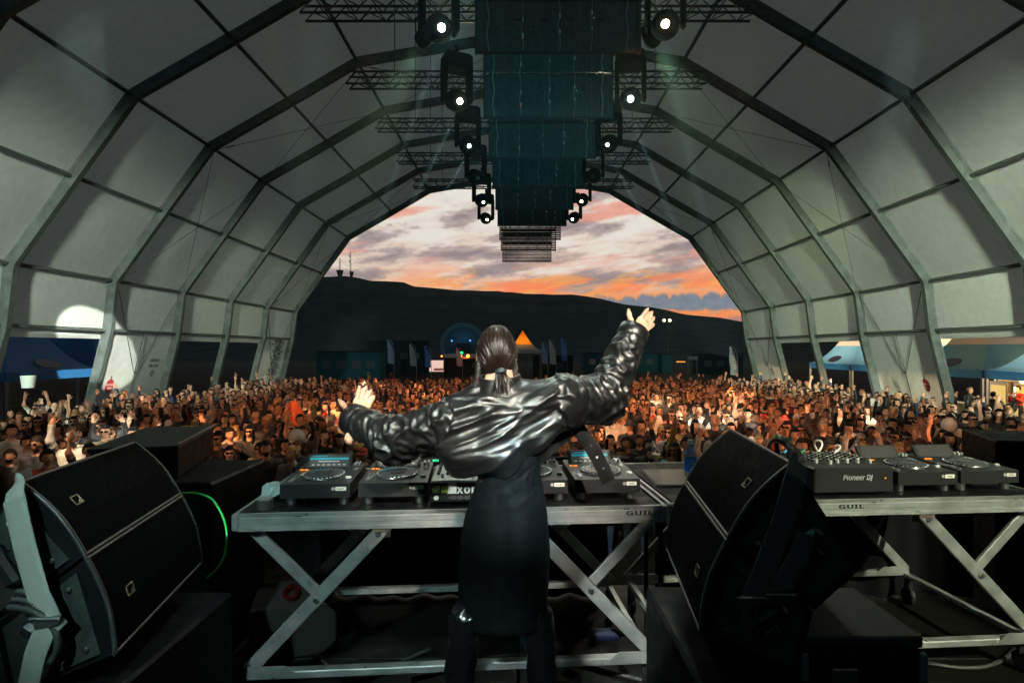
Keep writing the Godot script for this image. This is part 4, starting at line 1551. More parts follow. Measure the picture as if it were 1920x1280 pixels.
func desk() -> void:
	var ux := Vector3(1.974, 0, -0.15).normalized()
	var bs := Basis(ux, Vector3.UP, ux.cross(Vector3.UP))
	var t1 := Transform3D(bs, Vector3(-1.284, 0, -2.62))
	var t2 := Transform3D(bs, Vector3(0.745, 0, -2.805))
	riser_table(t1, "scissor-leg aluminium table in front of the performer, carrying four players", 1.87)
	riser_table(t2, "scissor-leg aluminium table at right behind the right loudspeaker", 0.92)
	var H := 0.953
	# four players and a mixer on the first table, a mixer and two players on the second
	var first := thing("media_player", "", "media player", t1 * Transform3D(Basis.IDENTITY, Vector3(0.325, H, -0.075)), "media players with jog wheels")
	player_mesh(first, true)
	first.set_meta("label", "leftmost of the four lit players, beside the black cap")
	for e in [[t1, 0.69, "lit player with cyan waveform, between the leftmost player and the mixer", true], [t1, 1.375, "lit player half hidden behind the performer's right hip", true], [t1, 1.735, "rightmost player on the first table, under the hanging belt", true]]:
		var c: Node3D = first.duplicate()
		c.name = numbered("media_player")
		add_child(c)
		c.transform = e[0] * Transform3D(Basis.IDENTITY, Vector3(e[1], H, -0.075))
		c.set_meta("label", e[2])
	var off := thing("media_player", "dark player with dead screen, right of the right mixer", "media player", t2 * Transform3D(Basis.IDENTITY, Vector3(1.40, H, -0.075)), "media players with jog wheels")
	player_mesh(off, false)
	var off2: Node3D = off.duplicate()
	off2.name = numbered("media_player")
	add_child(off2)
	off2.transform = t2 * Transform3D(Basis.IDENTITY, Vector3(1.755, H, -0.085))
	off2.set_meta("label", "dark player with dead screen at the right picture edge")
	mixer(t1 * Transform3D(Basis.IDENTITY, Vector3(1.035, H, -0.06)), "black mixer with white xone lettering, left of the performer's hips", 0)
	mixer(t2 * Transform3D(Basis.IDENTITY, Vector3(0.985, H, -0.06)), "black mixer with grey maker's lettering on the right table", 1)
	# odds and ends
	var m := MB.new()
	m.lathe([Vector2(0.034, 0.0), Vector2(0.036, 0.004), Vector2(0.036, 0.045), Vector2(0.032, 0.05), Vector2(0.0001, 0.05)], t1 * Transform3D(Basis.IDENTITY, Vector3(0.10, H, -0.06)), 24)
	single("steel_puck", m, metal_mat(), "round steel puck at the front left table corner", "puck")
	var cp := thing("cap", "black cap with green lettering on the left end of the table", "cap", t1 * Transform3D(Basis(Vector3.UP, 0.5), Vector3(0.16, H, -0.62)))
	var cm := MB.new()
	var dome := []
	for i in 9:
		var th := PI * 0.5 * i / 8.0
		dome.append(ring(Vector3(0, 0.005 + cos(th) * 0.135, 0), 0.105 * sin(th) + 0.001, 0.12 * sin(th) + 0.001, 24, func(a): return 0.004 * sin(a * 5.0 + i)))
	cm.grid(dome, true)
	part("crown", cm, mat("cap cloth", Color(0.01, 0.011, 0.012), 0.85), cp)
	var br := MB.new()
	var bp := PackedVector2Array()
	for j in 11:
		var an := PI * j / 10.0
		bp.append(Vector2(cos(an) * 0.095, 0.07 + sin(an) * 0.10))
	br.extrude(bp, Transform3D(Basis(Vector3.RIGHT, PI / 2 + 0.12), Vector3(0, 0.02, 0.02)), 0.005)
	part("brim", br, mat("cap cloth", Color(0.01, 0.011, 0.012), 0.85), cp)
	text("cap_lettering", "ENIT", 0.05, mat("neon green thread", Color(0.02, 0.75, 0.2), 0.6), Transform3D(Basis(Vector3.RIGHT, -0.45), Vector3(0.0, 0.075, 0.118)), cp)
	var cl := MB.new()
	var rows := []
	for i in 15:
		var row := PackedVector3Array()
		for j in 15:
			var u := i / 14.0 - 0.5
			var w := j / 14.0 - 0.5
			row.append(t1 * Vector3(0.10 + u * 0.22 + w * 0.08, H + 0.008 + maxf(0.0, 0.05 + 0.05 * hair_noise.get_noise_2d(i * 60.0, j * 60.0) + 0.03 * sin(u * 9.0 + w * 5.0)) * (1.0 - 2.6 * (u * u + w * w)), -0.33 + w * 0.26))
		rows.append(row)
	cl.grid(rows, false, Vector3.UP)
	single("cloth", cl, mat("pale cloth", Color(0.24, 0.32, 0.31), 0.9), "crumpled pale grey cloth on the left end of the table", "cloth")
	# a champagne glass and a blue bottle at the right end
	var gl := thing("champagne_glass", "champagne glass on the black stand at the right table end", "glass", Transform3D(Basis.IDENTITY, P(1231, 886, 3.35)))
	var gm := StandardMaterial3D.new()
	gm.albedo_color = Color(0.9, 0.93, 0.95, 0.16)
	gm.transparency = BaseMaterial3D.TRANSPARENCY_ALPHA
	gm.roughness = 0.04
	var g := MB.new()
	g.lathe([Vector2(0.032, 0.0), Vector2(0.03, 0.003), Vector2(0.005, 0.006), Vector2(0.004, 0.055), Vector2(0.02, 0.085), Vector2(0.028, 0.13), Vector2(0.027, 0.185)], Transform3D.IDENTITY, 20, true)
	part("bowl", g, gm, gl)
	var wn := MB.new()
	wn.lathe([Vector2(0.0001, 0.062), Vector2(0.018, 0.085), Vector2(0.0235, 0.11), Vector2(0.0001, 0.111)], Transform3D.IDENTITY, 16)
	part("wine", wn, mat("wine", Color(0.5, 0.38, 0.12), 0.1), gl)
	var bo := thing("bottle", "blue-labelled water bottle left of the right loudspeaker", "bottle", Transform3D(Basis.IDENTITY, P(1295, 892, 3.25)))
	var bw := MB.new()
	bw.lathe([Vector2(0.0001, 0.001), Vector2(0.033, 0.0), Vector2(0.035, 0.006), Vector2(0.035, 0.12), Vector2(0.03, 0.145), Vector2(0.014, 0.17), Vector2(0.013, 0.185)], Transform3D.IDENTITY, 22, true)
	var bwm := StandardMaterial3D.new()
	bwm.albedo_color = Color(0.25, 0.55, 0.8, 0.35)
	bwm.transparency = BaseMaterial3D.TRANSPARENCY_ALPHA
	bwm.roughness = 0.08
	part("bottle_body", bw, bwm, bo)
	var lbm := MB.new()
	lbm.lathe([Vector2(0.0356, 0.03), Vector2(0.0356, 0.105)], Transform3D.IDENTITY, 22)
	part("bottle_label", lbm, mat("blue label", Color(0.02, 0.16, 0.55), 0.4), bo)
	var lt := MB.new()
	for k in 4:
		lt.box(Vector3(0.0, 0.045 + k * 0.016, 0.0362), Vector3(0.026 - 0.004 * (k % 2), 0.005, 0.001))
	part("label_print", lt, mat("pale print", Color(0.35, 0.5, 0.75), 0.4), bo)
	var bc := MB.new()
	bc.lathe([Vector2(0.016, 0.183), Vector2(0.016, 0.205), Vector2(0.0001, 0.206)], Transform3D.IDENTITY, 16)
	part("bottle_cap", bc, mat("pale cap", Color(0.25, 0.4, 0.45), 0.4), bo)
	# a black equipment stand that carries them
	var stn := thing("equipment_stand", "low black stand with red lamp at the right table end", "stand", Transform3D(Basis.IDENTITY, Vector3(0.98, 0, -3.32)))
	var sm := MB.new()
	sm.box(Vector3(0, 0.92, 0), Vector3(0.46, 0.09, 0.42), Basis.IDENTITY, 0.01)
	part("stand_top", sm, black_plastic(), stn)
	for e in [[-0.2, -0.18], [0.2, -0.18], [-0.2, 0.18], [0.2, 0.18]]:
		var lm := MB.new()
		lm.rod(Vector3(e[0], 0, e[1]), Vector3(e[0], 0.88, e[1]), 0.014)
		part("leg", lm, black_paint(), stn)
	var rl := MB.new()
	rl.box(Vector3(-0.09, 0.925, 0.2115), Vector3(0.05, 0.014, 0.004))
	part("red_lamp", rl, glow("red lamp", Color(1.0, 0.02, 0.02), 1.0), stn)
	# headphones on the right mixer
	var hp := thing("headphones", "black headphones lying behind the right loudspeaker", "headphones", t2 * Transform3D(Basis(Vector3.UP, 0.3), Vector3(0.70, H, -0.25)))
	for s: float in [-1.0, 1.0]:
		var cu := MB.new()
		cu.lathe([Vector2(0.0001, 0.024), Vector2(0.03, 0.024), Vector2(0.044, 0.014), Vector2(0.045, -0.01), Vector2(0.03, -0.016), Vector2(0.0001, -0.014)], Transform3D(Basis(Vector3.RIGHT, PI / 2 - 0.2), Vector3(s * 0.075, 0.16 + s * 0.01, 0.02)), 22, true)
		var ec := part("ear_cup", cu, black_plastic(), hp)
		var rg := MB.new()
		rg.tube(_loop(0.026, 18, Transform3D(Basis(Vector3.RIGHT, PI / 2 - 0.2), Vector3(s * 0.075, 0.165 + s * 0.01, 0.043))), 0.0035, 6, false)
		part("cup_ring", rg, mat("chrome ring", Color(0.3, 0.36, 0.3), 0.2, 1.0), ec)
	var hb := MB.new()
	var arc := PackedVector3Array()
	for k in 13:
		var a := PI * k / 12.0
		arc.append(Vector3(cos(a) * 0.08, 0.165 + sin(a) * 0.085, 0.01 - sin(a) * 0.05))
	hb.tube(arc, 0.012, 8)
	part("headband", hb, black_plastic(), hp)
	var hs := MB.new()
	hs.rod(Vector3(0, 0, 0), Vector3(0, 0.235, -0.03), 0.012)
	hs.box(Vector3(0, 0.005, 0), Vector3(0.12, 0.01, 0.12), Basis.IDENTITY, 0.003)
	part("hook", hs, black_paint(), hp)
	# cables behind the right mixer
	var cb := [[Color(0.7, 0.7, 0.68), "white", 1.02, 1.12, 0.10], [Color(0.65, 0.64, 0.6), "off-white", 1.12, 1.26, 0.07], [Color(0.02, 0.4, 0.15), "green", 0.90, 1.05, 0.05], [Color(0.55, 0.16, 0.03), "orange", 1.14, 1.17, 0.06], [Color(0.04, 0.25, 0.42), "blue", 0.78, 0.99, 0.05], [Color(0.02, 0.02, 0.02), "black", 1.2, 1.42, 0.12]]
	for c in cb:
		var km := MB.new()
		var pts := PackedVector3Array()
		for k in 15:
			var t := k / 14.0
			pts.append(t2 * Vector3(lerpf(c[2], c[3], t) + 0.03 * sin(t * 7.0), H + 0.14 + sin(t * PI) * c[4] - 0.06 * t, -0.44 - 0.12 * t))
		km.tube(pts, 0.0055, 6)
		single("cable", km, mat("cable " + c[1], c[0], 0.5), "%s cable arching behind the right mixer" % c[1], "cable", "cables behind the right mixer")
	# a dark pipe along the back edge of the first table with small lamps
	var pp := thing("light_bar", "slim dark light bar along the back edge of the first table", "light bar", t1)
	var pm := MB.new()
	pm.rod(Vector3(0.75, H + 0.115, -0.58), Vector3(1.98, H + 0.115, -0.58), 0.013)
	part("pipe", pm, black_paint(), pp)
	for x: float in [0.8, 1.9]:
		var ft := MB.new()
		ft.rod(Vector3(x, H, -0.58), Vector3(x, H + 0.11, -0.58), 0.01)
		part("foot", ft, black_paint(), pp)
	for x: float in [0.86, 1.0]:
		var lp := MB.new()
		lp.box(Vector3(x, H + 0.118, -0.566), Vector3(0.035, 0.012, 0.01))
		part("green_lamp", lp, glow("green lamp", Color(0.02, 0.55, 0.25), 0.7), pp)

func _loop(r: float, n: int, xf: Transform3D) -> PackedVector3Array:
	var out := PackedVector3Array()
	for k in n + 1:
		var a := TAU * k / n
		out.append(xf * Vector3(cos(a) * r, 0, sin(a) * r))
	return out

# ------------------------------------------------------------------ loudspeakers round the performer
func strap(t: Node3D, path: Array, width: float, m: Material) -> void:
	var mb := MB.new()
	var c := PackedVector3Array()
	for k in path.size() - 1:
		var n := int(path[k].distance_to(path[k + 1]) / 0.0045) + 1
		for i in n:
			c.append((path[k] as Vector3).lerp(path[k + 1], float(i) / n))
	c.append(path[-1])
	var rows := []
	for i in c.size():
		var dir := (c[mini(i + 3, c.size() - 1)] - c[maxi(i - 3, 0)]).normalized()
		var side := dir.cross(Vector3(0, 0, 1)).normalized()
		var out := side.cross(dir).normalized()
		if out.z < 0.0:
			out = -out
		var e := out * (0.003 + (0.003 if i % 2 else 0.0))
		rows.append(PackedVector3Array([c[i] - side * width * 0.5 + e * 0.6, c[i] - side * width * 0.25 + e, c[i] + side * width * 0.25 + e, c[i] + side * width * 0.5 + e * 0.6, c[i] + side * width * 0.5 - out * 0.001, c[i] - side * width * 0.5 - out * 0.001]))
	mb.grid(rows, true)
	part("strap", mb, m, t)

func monitor_stack(label: String, A: Vector2, D: Vector2, E: Vector2, ab: Vector2, db: Vector2, eb: Vector2, w: Vector3, flip: float) -> Node3D:
	var t := thing("loudspeaker_stack", label, "loudspeakers", Transform3D.IDENTITY, "curved loudspeaker stacks beside the performer")
	var z0 := -1.75
	var body := black_paint()
	var gm := matte("speaker cloth", Color(0.003, 0.003, 0.004))
	if not gm.uv1_triplanar:
		worn(gm, "grille", 9.0, 0.05)
	var em := mat("emblem line", Color(0.26, 0.18, 0.12), 0.4)
	var xf := Transform3D(Basis(Vector3.RIGHT, Vector3.UP, w), Vector3(0, 0, z0))
	for k in 2:
		var p := [A, D, db, ab] if k == 0 else [D, E, eb, db]
		var f0: Vector2 = p[0]
		var f1: Vector2 = p[1]
		var along := (f1 - f0).normalized()
		var out := Vector2(along.y, -along.x) * flip * -1.0
		if out.dot(f0 - (p[3] as Vector2)) < 0.0:
			out = -out
		var q0 := f0 + along * 0.006
		var q1 := f1 - along * 0.006
		var cab := PackedVector2Array([q0])
		for i in range(1, 8):
			cab.append(q0.lerp(q1, i / 8.0) + out * 0.02 * sin(PI * i / 8.0))
		cab.append(q1)
		cab.append((p[2] as Vector2) + ((p[3] as Vector2) - (p[2] as Vector2)).normalized() * 0.005)
		cab.append((p[3] as Vector2))
		var m := MB.new()
		m.extrude(cab, xf, 1.0)
		var cb := part("cabinet", m, body, t)
		# grille: set a little proud, inside a rounded rim
		var g := MB.new()
		var gp := PackedVector2Array()
		for i in 9:
			gp.append(q0.lerp(q1, 0.02 + 0.96 * i / 8.0) + out * (0.02 * sin(PI * i / 8.0) + 0.007))
		for i in range(8, -1, -1):
			gp.append(q0.lerp(q1, 0.02 + 0.96 * i / 8.0) + out * (0.02 * sin(PI * i / 8.0) + 0.001))
		g.extrude(gp, Transform3D(Basis(Vector3.RIGHT, Vector3.UP, w * 0.96), Vector3(0, 0, z0) + w * 0.02), 1.0)
		part("grille", g, gm, cb)
		var rim := MB.new()
		for e: float in [0.0, 1.0]:
			var rp := PackedVector3Array()
			for i in 9:
				var q := q0.lerp(q1, i / 8.0) + out * (0.02 * sin(PI * i / 8.0) + 0.004)
				rp.append(Vector3(q.x, q.y, z0) + w * (0.006 + e * 0.988))
			rim.tube(rp, 0.0075, 6)
		for q in [q0, q1]:
			rim.rod(Vector3(q.x, q.y, z0) + Vector3(out.x, out.y, 0) * 0.003, Vector3(q.x, q.y, z0) + Vector3(out.x, out.y, 0) * 0.003 + w, 0.007)
		part("rim", rim, mat("rim plastic", Color(0.03, 0.03, 0.032), 0.4), cb)
		# small emblem: a thin frame with a slanted mark
		var s: float = 0.45 if k == 0 else 0.53
		var c2 := q0.lerp(q1, s) + out * (0.02 * sin(PI * s) + 0.009)
		var o := Vector3(c2.x, c2.y, z0) + w * (0.16 if k == 0 else 0.18)
		var bs := Basis(w.normalized(), Vector3(-along.x, -along.y, 0), w.normalized().cross(Vector3(-along.x, -along.y, 0))).orthonormalized()
		var eb2 := MB.new()
		for sg: float in [-1.0, 1.0]:
			eb2.box(o + bs * Vector3(sg * 0.021, 0, 0), Vector3(0.0035, 0.034, 0.003), bs)
			eb2.box(o + bs * Vector3(0, sg * 0.0155, 0), Vector3(0.044, 0.0035, 0.003), bs)
		eb2.box(o + bs * Vector3(0.010, -0.006, 0), Vector3(0.018, 0.0035, 0.003), bs * Basis(Vector3.BACK, 0.6))
		eb2.box(o + bs * Vector3(0.016, -0.010, 0), Vector3(0.010, 0.006, 0.003), bs)
		part("emblem", eb2, em, cb)
	# the near side: recessed handle, bracket and cable loops
	var zc := z0 + 0.012
	var grey := mat("side plate grey", Color(0.028, 0.034, 0.031), 0.6)
	if not grey.uv1_triplanar:
		worn(grey, "side", 4.0, 0.08)
	var c0 := (A + D + db + ab) / 4.0
	var pl := MB.new()
	var pp := PackedVector2Array()
	for q in [A, D, db, ab]:
		pp.append(c0 + ((q as Vector2) - c0) * 0.82)
	pl.extrude(pp, Transform3D(Basis.IDENTITY, Vector3(0, 0, z0 + 0.001)), 0.008)
	part("side_plate", pl, grey, t)
	var c1 := (D + E + eb + db) / 4.0
	var pl2 := MB.new()
	var pp2 := PackedVector2Array()
	for q in [D, E, eb, db]:
		pp2.append(c1 + ((q as Vector2) - c1) * 0.82)
	pl2.extrude(pp2, Transform3D(Basis.IDENTITY, Vector3(0, 0, z0 + 0.001)), 0.008)
	part("side_plate", pl2, grey, t)
	for e in [[c0, 0.6], [c1, 1.0]]:
		var hb := MB.new()
		var hbs := Basis(Vector3.BACK, e[1] * flip)
		var hc := Vector3(e[0].x, e[0].y, zc + 0.018)
		hb.box(hc, Vector3(0.05, 0.15, 0.034), hbs, 0.012)
		hb.box(hc + hbs * Vector3(0.045, 0.0, -0.006), Vector3(0.03, 0.05, 0.02), hbs, 0.004)
		part("handle", hb, black_plastic(), t)
	var cb2 := MB.new()
	for k in 3:
		var arc := PackedVector3Array()
		for i in 11:
			var an := -0.6 + 3.6 * i / 16.0
			arc.append(Vector3(c1.x - flip * 0.06 + cos(an) * (0.075 + 0.03 * k) * flip, c1.y + 0.09 - 0.04 * k + sin(an) * (0.06 + 0.022 * k), zc + 0.03 + 0.012 * k))
		cb2.tube(arc, 0.0105, 8)
	part("cable_loop", cb2, mat("rubber", Color(0.02, 0.02, 0.02), 0.6), t)
	var bl := MB.new()
	for q in [c0.lerp(A, 0.5), c0.lerp(D, 0.6), c1.lerp(D, 0.6), c1.lerp(E, 0.6)]:
		bl.lathe([Vector2(0.0001, 0.008), Vector2(0.007, 0.007), Vector2(0.008, 0.0)], Transform3D(Basis(Vector3.RIGHT, PI / 2), Vector3(q.x, q.y, zc)), 8)
	part("bolt", bl, metal_mat(), t)
	return t

func speakers() -> void:
	var web := mat("grey webbing", Color(0.20, 0.215, 0.195), 0.8)
	var l := monitor_stack("left pair of curved black loudspeakers under a pale ribbed strap", Vector2(-1.533, 1.296), Vector2(-1.325, 1.065), Vector2(-1.236, 0.764), Vector2(-1.74, 0.99), Vector2(-1.60, 0.86), Vector2(-1.55, 0.63), Vector3(-0.15, 0, -0.75), 1.0)
	strap(l, [P(60, 896, 1.86), P(30, 908, 1.735), P(26, 935, 1.700), P(45, 1020, 1.690), P(72, 1115, 1.690), P(95, 1162, 1.690)], 0.068, web)
	strap(l, [P(112, 1152, 1.686), P(84, 1180, 1.680), P(66, 1225, 1.680), P(50, 1300, 1.680)], 0.062, web)
	var r := monitor_stack("right pair of curved black loudspeakers with a dark ribbed strap", Vector2(0.843, 1.352), Vector2(0.643, 1.119), Vector2(0.56, 0.829), Vector2(1.045, 1.03), Vector2(0.90, 0.90), Vector2(0.85, 0.70), Vector3(0.09, 0, -0.75), -1.0)
	var web2 := mat("dark webbing", Color(0.06, 0.066, 0.064), 0.75)
	strap(r, [P(1478, 850, 1.86), P(1497, 868, 1.735), P(1492, 895, 1.700), P(1466, 985, 1.690), P(1428, 1082, 1.690), P(1406, 1130, 1.690)], 0.066, web2)
	strap(r, [P(1512, 1000, 1.690), P(1500, 1040, 1.690), P(1470, 1085, 1.690), P(1452, 1115, 1.690)], 0.06, web2)
	for e in [[l, P(88, 1166, 1.678)], [r, P(1408, 1128, 1.678)], [r, P(1462, 1122, 1.678)]]:
		var bk := MB.new()
		bk.box(e[1], Vector3(0.075, 0.028, 0.02), Basis(Vector3.BACK, 0.2), 0.004)
		bk.rod(e[1] + Vector3(-0.045, 0.012, 0.006), e[1] + Vector3(0.045, 0.012, 0.006), 0.007)
		part("buckle", bk, mat("dark steel", Color(0.2, 0.2, 0.2), 0.35, 0.9), e[0])
	# plinths and cases
	for e in [["black bass cabinet under the left loudspeaker stack", Vector3(-1.50, 0.325, -2.10), Vector3(0.52, 0.65, 0.78)], ["black bass cabinet under the right loudspeaker stack", Vector3(0.745, 0.345, -2.08), Vector3(0.40, 0.69, 0.74)]]:
		var s := thing("bass_cabinet", e[0], "bass cabinet", Transform3D(Basis.IDENTITY, e[1] * Vector3(1, 0, 1)), "bass cabinets")
		var m := MB.new()
		m.box(Vector3(0, e[2].y / 2, 0), e[2], Basis.IDENTITY, 0.012)
		part("cabinet", m, black_paint(), s)
		var g := MB.new()
		g.box(Vector3(0, e[2].y / 2, e[2].z / 2 + 0.004), Vector3(e[2].x - 0.06, e[2].y - 0.1, 0.01), Basis.IDENTITY, 0.004)
		part("grille", g, mats["speaker cloth"], s)
		for y: float in [0.05, e[2].y - 0.03]:
			var tr := MB.new()
			tr.box(Vector3(0, y, e[2].z / 2 + 0.012), Vector3(e[2].x * 0.5, 0.012, 0.008), Basis.IDENTITY, 0.002)
			part("trim", tr, mat("trim grey", Color(0.16, 0.17, 0.17), 0.4, 0.4), s)
	var fc := thing("flight_case", "black flight case beside the right loudspeaker stack", "flight case", Transform3D(Basis.IDENTITY, Vector3(1.06, 0, -1.94)))
	var fm := MB.new()
	fm.box(Vector3(0, 0.39, 0), Vector3(0.36, 0.78, 0.36), Basis.IDENTITY, 0.004)
	part("case_body", fm, black_paint(), fc)
	var lm := MB.new()
	lm.box(Vector3(0, 0.802, 0), Vector3(0.368, 0.036, 0.368), Basis.IDENTITY, 0.006)
	part("lid", lm, mat("case lid", Color(0.014, 0.015, 0.016), 0.6), fc)
	for x: float in [-0.182, 0.182]:
		var ed := MB.new()
		ed.box(Vector3(x, 0.39, 0.182), Vector3(0.02, 0.76, 0.02), Basis.IDENTITY, 0.003)
		part("edge_profile", ed, mat("trim grey", Color(0.16, 0.17, 0.17), 0.4, 0.4), fc)
	var ct := MB.new()
	ct.box(Vector3(-0.06, 0.70, 0.186), Vector3(0.08, 0.05, 0.012), Basis.IDENTITY, 0.004)
	part("catch", ct, mat("dark steel", Color(0.2, 0.2, 0.2), 0.35, 0.9), fc)
	# the tall cabinet left of the table with an amplifier case on top
	var sb := thing("tall_bass_cabinet", "tall black bass cabinet left of the table", "bass cabinet", Transform3D(Basis.IDENTITY, Vector3(-2.06, 0, -3.32)), "bass cabinets")
	var sm := MB.new()
	sm.box(Vector3(0, 0.50, 0), Vector3(0.90, 1.0, 0.64), Basis.IDENTITY, 0.012)
	part("cabinet", sm, black_paint(), sb)
	var pk := MB.new()
	pk.box(Vector3(0.24, 0.82, 0.322), Vector3(0.30, 0.22, 0.012), Basis.IDENTITY, 0.004)
	part("connector_plate", pk, mat("plate black", Color(0.02, 0.021, 0.022), 0.4), sb)
	var cn := MB.new()
	var cx := Vector3(0.125, 0.86, 0.33)
	cn.lathe([Vector2(0.024, 0.0), Vector2(0.024, 0.02), Vector2(0.017, 0.024), Vector2(0.017, 0.07), Vector2(0.011, 0.078), Vector2(0.0001, 0.078)], Transform3D(Basis(Vector3.RIGHT, PI / 2 + 0.5), cx), 18)
	part("connector", cn, mat("connector steel", Color(0.5, 0.52, 0.52), 0.3, 0.8), sb)
	var cb := MB.new()
	cb.lathe([Vector2(0.0175, 0.03), Vector2(0.0175, 0.055)], Transform3D(Basis(Vector3.RIGHT, PI / 2 + 0.5), cx), 18)
	part("blue_ring", cb, mat("blue ring", Color(0.02, 0.10, 0.5), 0.4), sb)
	var cg := MB.new()
	for k in 2:
		var pts := PackedVector3Array()
		for i in 11:
			var q := i / 10.0
			pts.append(Vector3(0.08 + 0.075 * k + 0.015 * sin(q * 3.0), 0.865 - 0.10 * q * q, 0.345 + 0.04 * sin(q * PI)))
		cg.tube(pts, 0.008, 8)
	part("plug", cg, mat("connector steel", Color(0.5, 0.52, 0.52), 0.3, 0.8), sb)
	var gc := MB.new()
	gc.tube(_curve([P(322, 928, 2.93), P(362, 924, 2.90), P(395, 935, 2.88), P(416, 965, 2.86), P(424, 1000, 2.84), P(420, 1040, 2.82), P(408, 1065, 2.80), P(388, 1083, 2.80)]), 0.0058, 8)
	single("green_cable", gc, mat("neon green cable", Color(0.03, 0.62, 0.10), 0.4), "bright green cable looping down beside the tall bass cabinet", "cable")
	var ac := thing("amplifier_case", "black amplifier case with yellow label on the tall bass cabinet", "amplifier case", Transform3D(Basis(Vector3.UP, 0.28), Vector3(-2.131, 1.0, -3.405)))
	var am := MB.new()
	am.box(Vector3(0, 0.085, 0), Vector3(0.40, 0.16, 0.82), Basis.IDENTITY, 0.006)
	part("case_body", am, black_paint(), ac)
	var al := MB.new()
	al.box(Vector3(0, 0.178, 0), Vector3(0.42, 0.022, 0.86), Basis.IDENTITY, 0.004)
	part("lid", al, mat("case lid", Color(0.014, 0.015, 0.016), 0.6), ac)
	var ae := MB.new()
	ae.bar(Vector3(0.206, 0.192, 0.43), Vector3(0.206, 0.192, -0.43), 0.01, 0.012)
	part("edge_profile", ae, metal_mat(), ac)
	var yl := MB.new()
	yl.box(Vector3(-0.03, 0.10, 0.4115), Vector3(0.06, 0.024, 0.003))
	yl.box(Vector3(0.05, 0.19, -0.40), Vector3(0.07, 0.004, 0.03))
	part("yellow_label", yl, mat("yellow label", Color(0.55, 0.42, 0.03), 0.5), ac)
	var jk := MB.new()
	for k in 1:
		jk.lathe([Vector2(0.0001, 0.006), Vector2(0.008, 0.006), Vector2(0.011, 0.012), Vector2(0.012, 0.0)], Transform3D(Basis(Vector3.RIGHT, PI / 2), Vector3(0.0 + 0.05 * k, 0.075 + 0.03 * (k % 2), 0.41)), 12)
	part("socket", jk, mat("connector steel", Color(0.5, 0.52, 0.52), 0.3, 0.8), ac)
	var rd := MB.new()
	rd.ball(Vector3(0.04, 0.125, 0.412), Vector3(0.004, 0.004, 0.003), Basis.IDENTITY, 8, 5)
	part("red_lamp", rd, glow("red lamp", Color(1.0, 0.02, 0.02), 1.0), ac)
	# right edge speaker, black drape under the tables
	var fr := thing("side_loudspeaker", "black loudspeaker at the right edge beyond the players", "loudspeaker", Transform3D(Basis(Vector3.UP, -0.35), Vector3(3.62, 0, -3.95)))
	var frm := MB.new()
	frm.box(Vector3(0, 0.55, 0), Vector3(0.75, 1.1, 0.6), Basis.IDENTITY, 0.012)
	part("cabinet", frm, black_paint(), fr)
	var fg := MB.new()
	fg.box(Vector3(0, 0.6, 0.304), Vector3(0.66, 0.9, 0.012), Basis.IDENTITY, 0.004)
	part("grille", fg, mats["speaker cloth"], fr)
	for e in [[-1.55, 0.55, "black drape hanging behind the middle table"], [0.95, 3.1, "black drape hanging behind the right table"]]:
		var d := MB.new()
		for sg: float in [0.0, 0.012]:
			var rows := []
			for i in 3:
				var row := PackedVector3Array()
				for j in 81:
					var x: float = lerpf(e[0], e[1], j / 80.0)
					row.append(Vector3(x, 0.01 + 0.44 * i, -3.95 + 0.028 * sin(x * 31.0) + 0.02 * sin(x * 13.0) + sg))
				rows.append(row)
			d.grid(rows, false, Vector3(0, 0, 1 if sg > 0.0 else -1))
		single("drape", d, matte("black drape", Color(0.006, 0.006, 0.007)), e[2], "drape", "black drapes under the tables")
	# stage floor odds and ends
	var rt := MB.new()
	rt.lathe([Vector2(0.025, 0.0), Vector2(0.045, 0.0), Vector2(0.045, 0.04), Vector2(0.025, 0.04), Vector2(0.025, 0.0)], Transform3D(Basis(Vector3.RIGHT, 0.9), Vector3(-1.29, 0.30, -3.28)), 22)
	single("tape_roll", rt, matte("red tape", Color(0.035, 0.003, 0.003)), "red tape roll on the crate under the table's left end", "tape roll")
	var cr := MB.new()
	cr.box(Vector3(-1.30, 0.14, -3.35), Vector3(0.45, 0.28, 0.4), Basis(Vector3.UP, 0.3), 0.008)
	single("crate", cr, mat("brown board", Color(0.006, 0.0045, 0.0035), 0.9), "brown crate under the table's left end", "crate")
	var mk := MB.new()
	mk.box(P(470, 1247, 2.55) * Vector3(1, 0, 1) + Vector3(0, 0.006, 0), Vector3(0.12, 0.003, 0.025), Basis(Vector3.UP, 0.6))
	mk.box(P(470, 1247, 2.55) * Vector3(1, 0, 1) + Vector3(0, 0.0095, 0), Vector3(0.12, 0.003, 0.025), Basis(Vector3.UP, -0.7))
	single("tape_cross", mk, mat("white tape", Color(0.7, 0.7, 0.68), 0.6), "white tape cross on the stage floor by the table's left foot", "tape mark")
	for e in [[-0.9, -3.1, 0.4, 1.1, "left half of the table"], [0.35, -3.0, 0.9, 0.7, "right half of the table"], [2.1, -3.2, 0.7, 0.9, "right table"]]:
		var fb := MB.new()
		var pts := []
		for i in 9:
			var q := i / 8.0
			pts.append(Vector3(e[0] + e[2] * (q - 0.5) * 2.0, 0.012, e[1] + 0.16 * sin(q * 6.0 + e[3] * 4.0)))
		fb.tube(_curve(pts), 0.011, 8)
		single("floor_cable", fb, mat("rubber", Color(0.02, 0.02, 0.02), 0.6), "black cable snaking on the stage floor under the %s" % e[4], "cable", "cables on the stage floor")
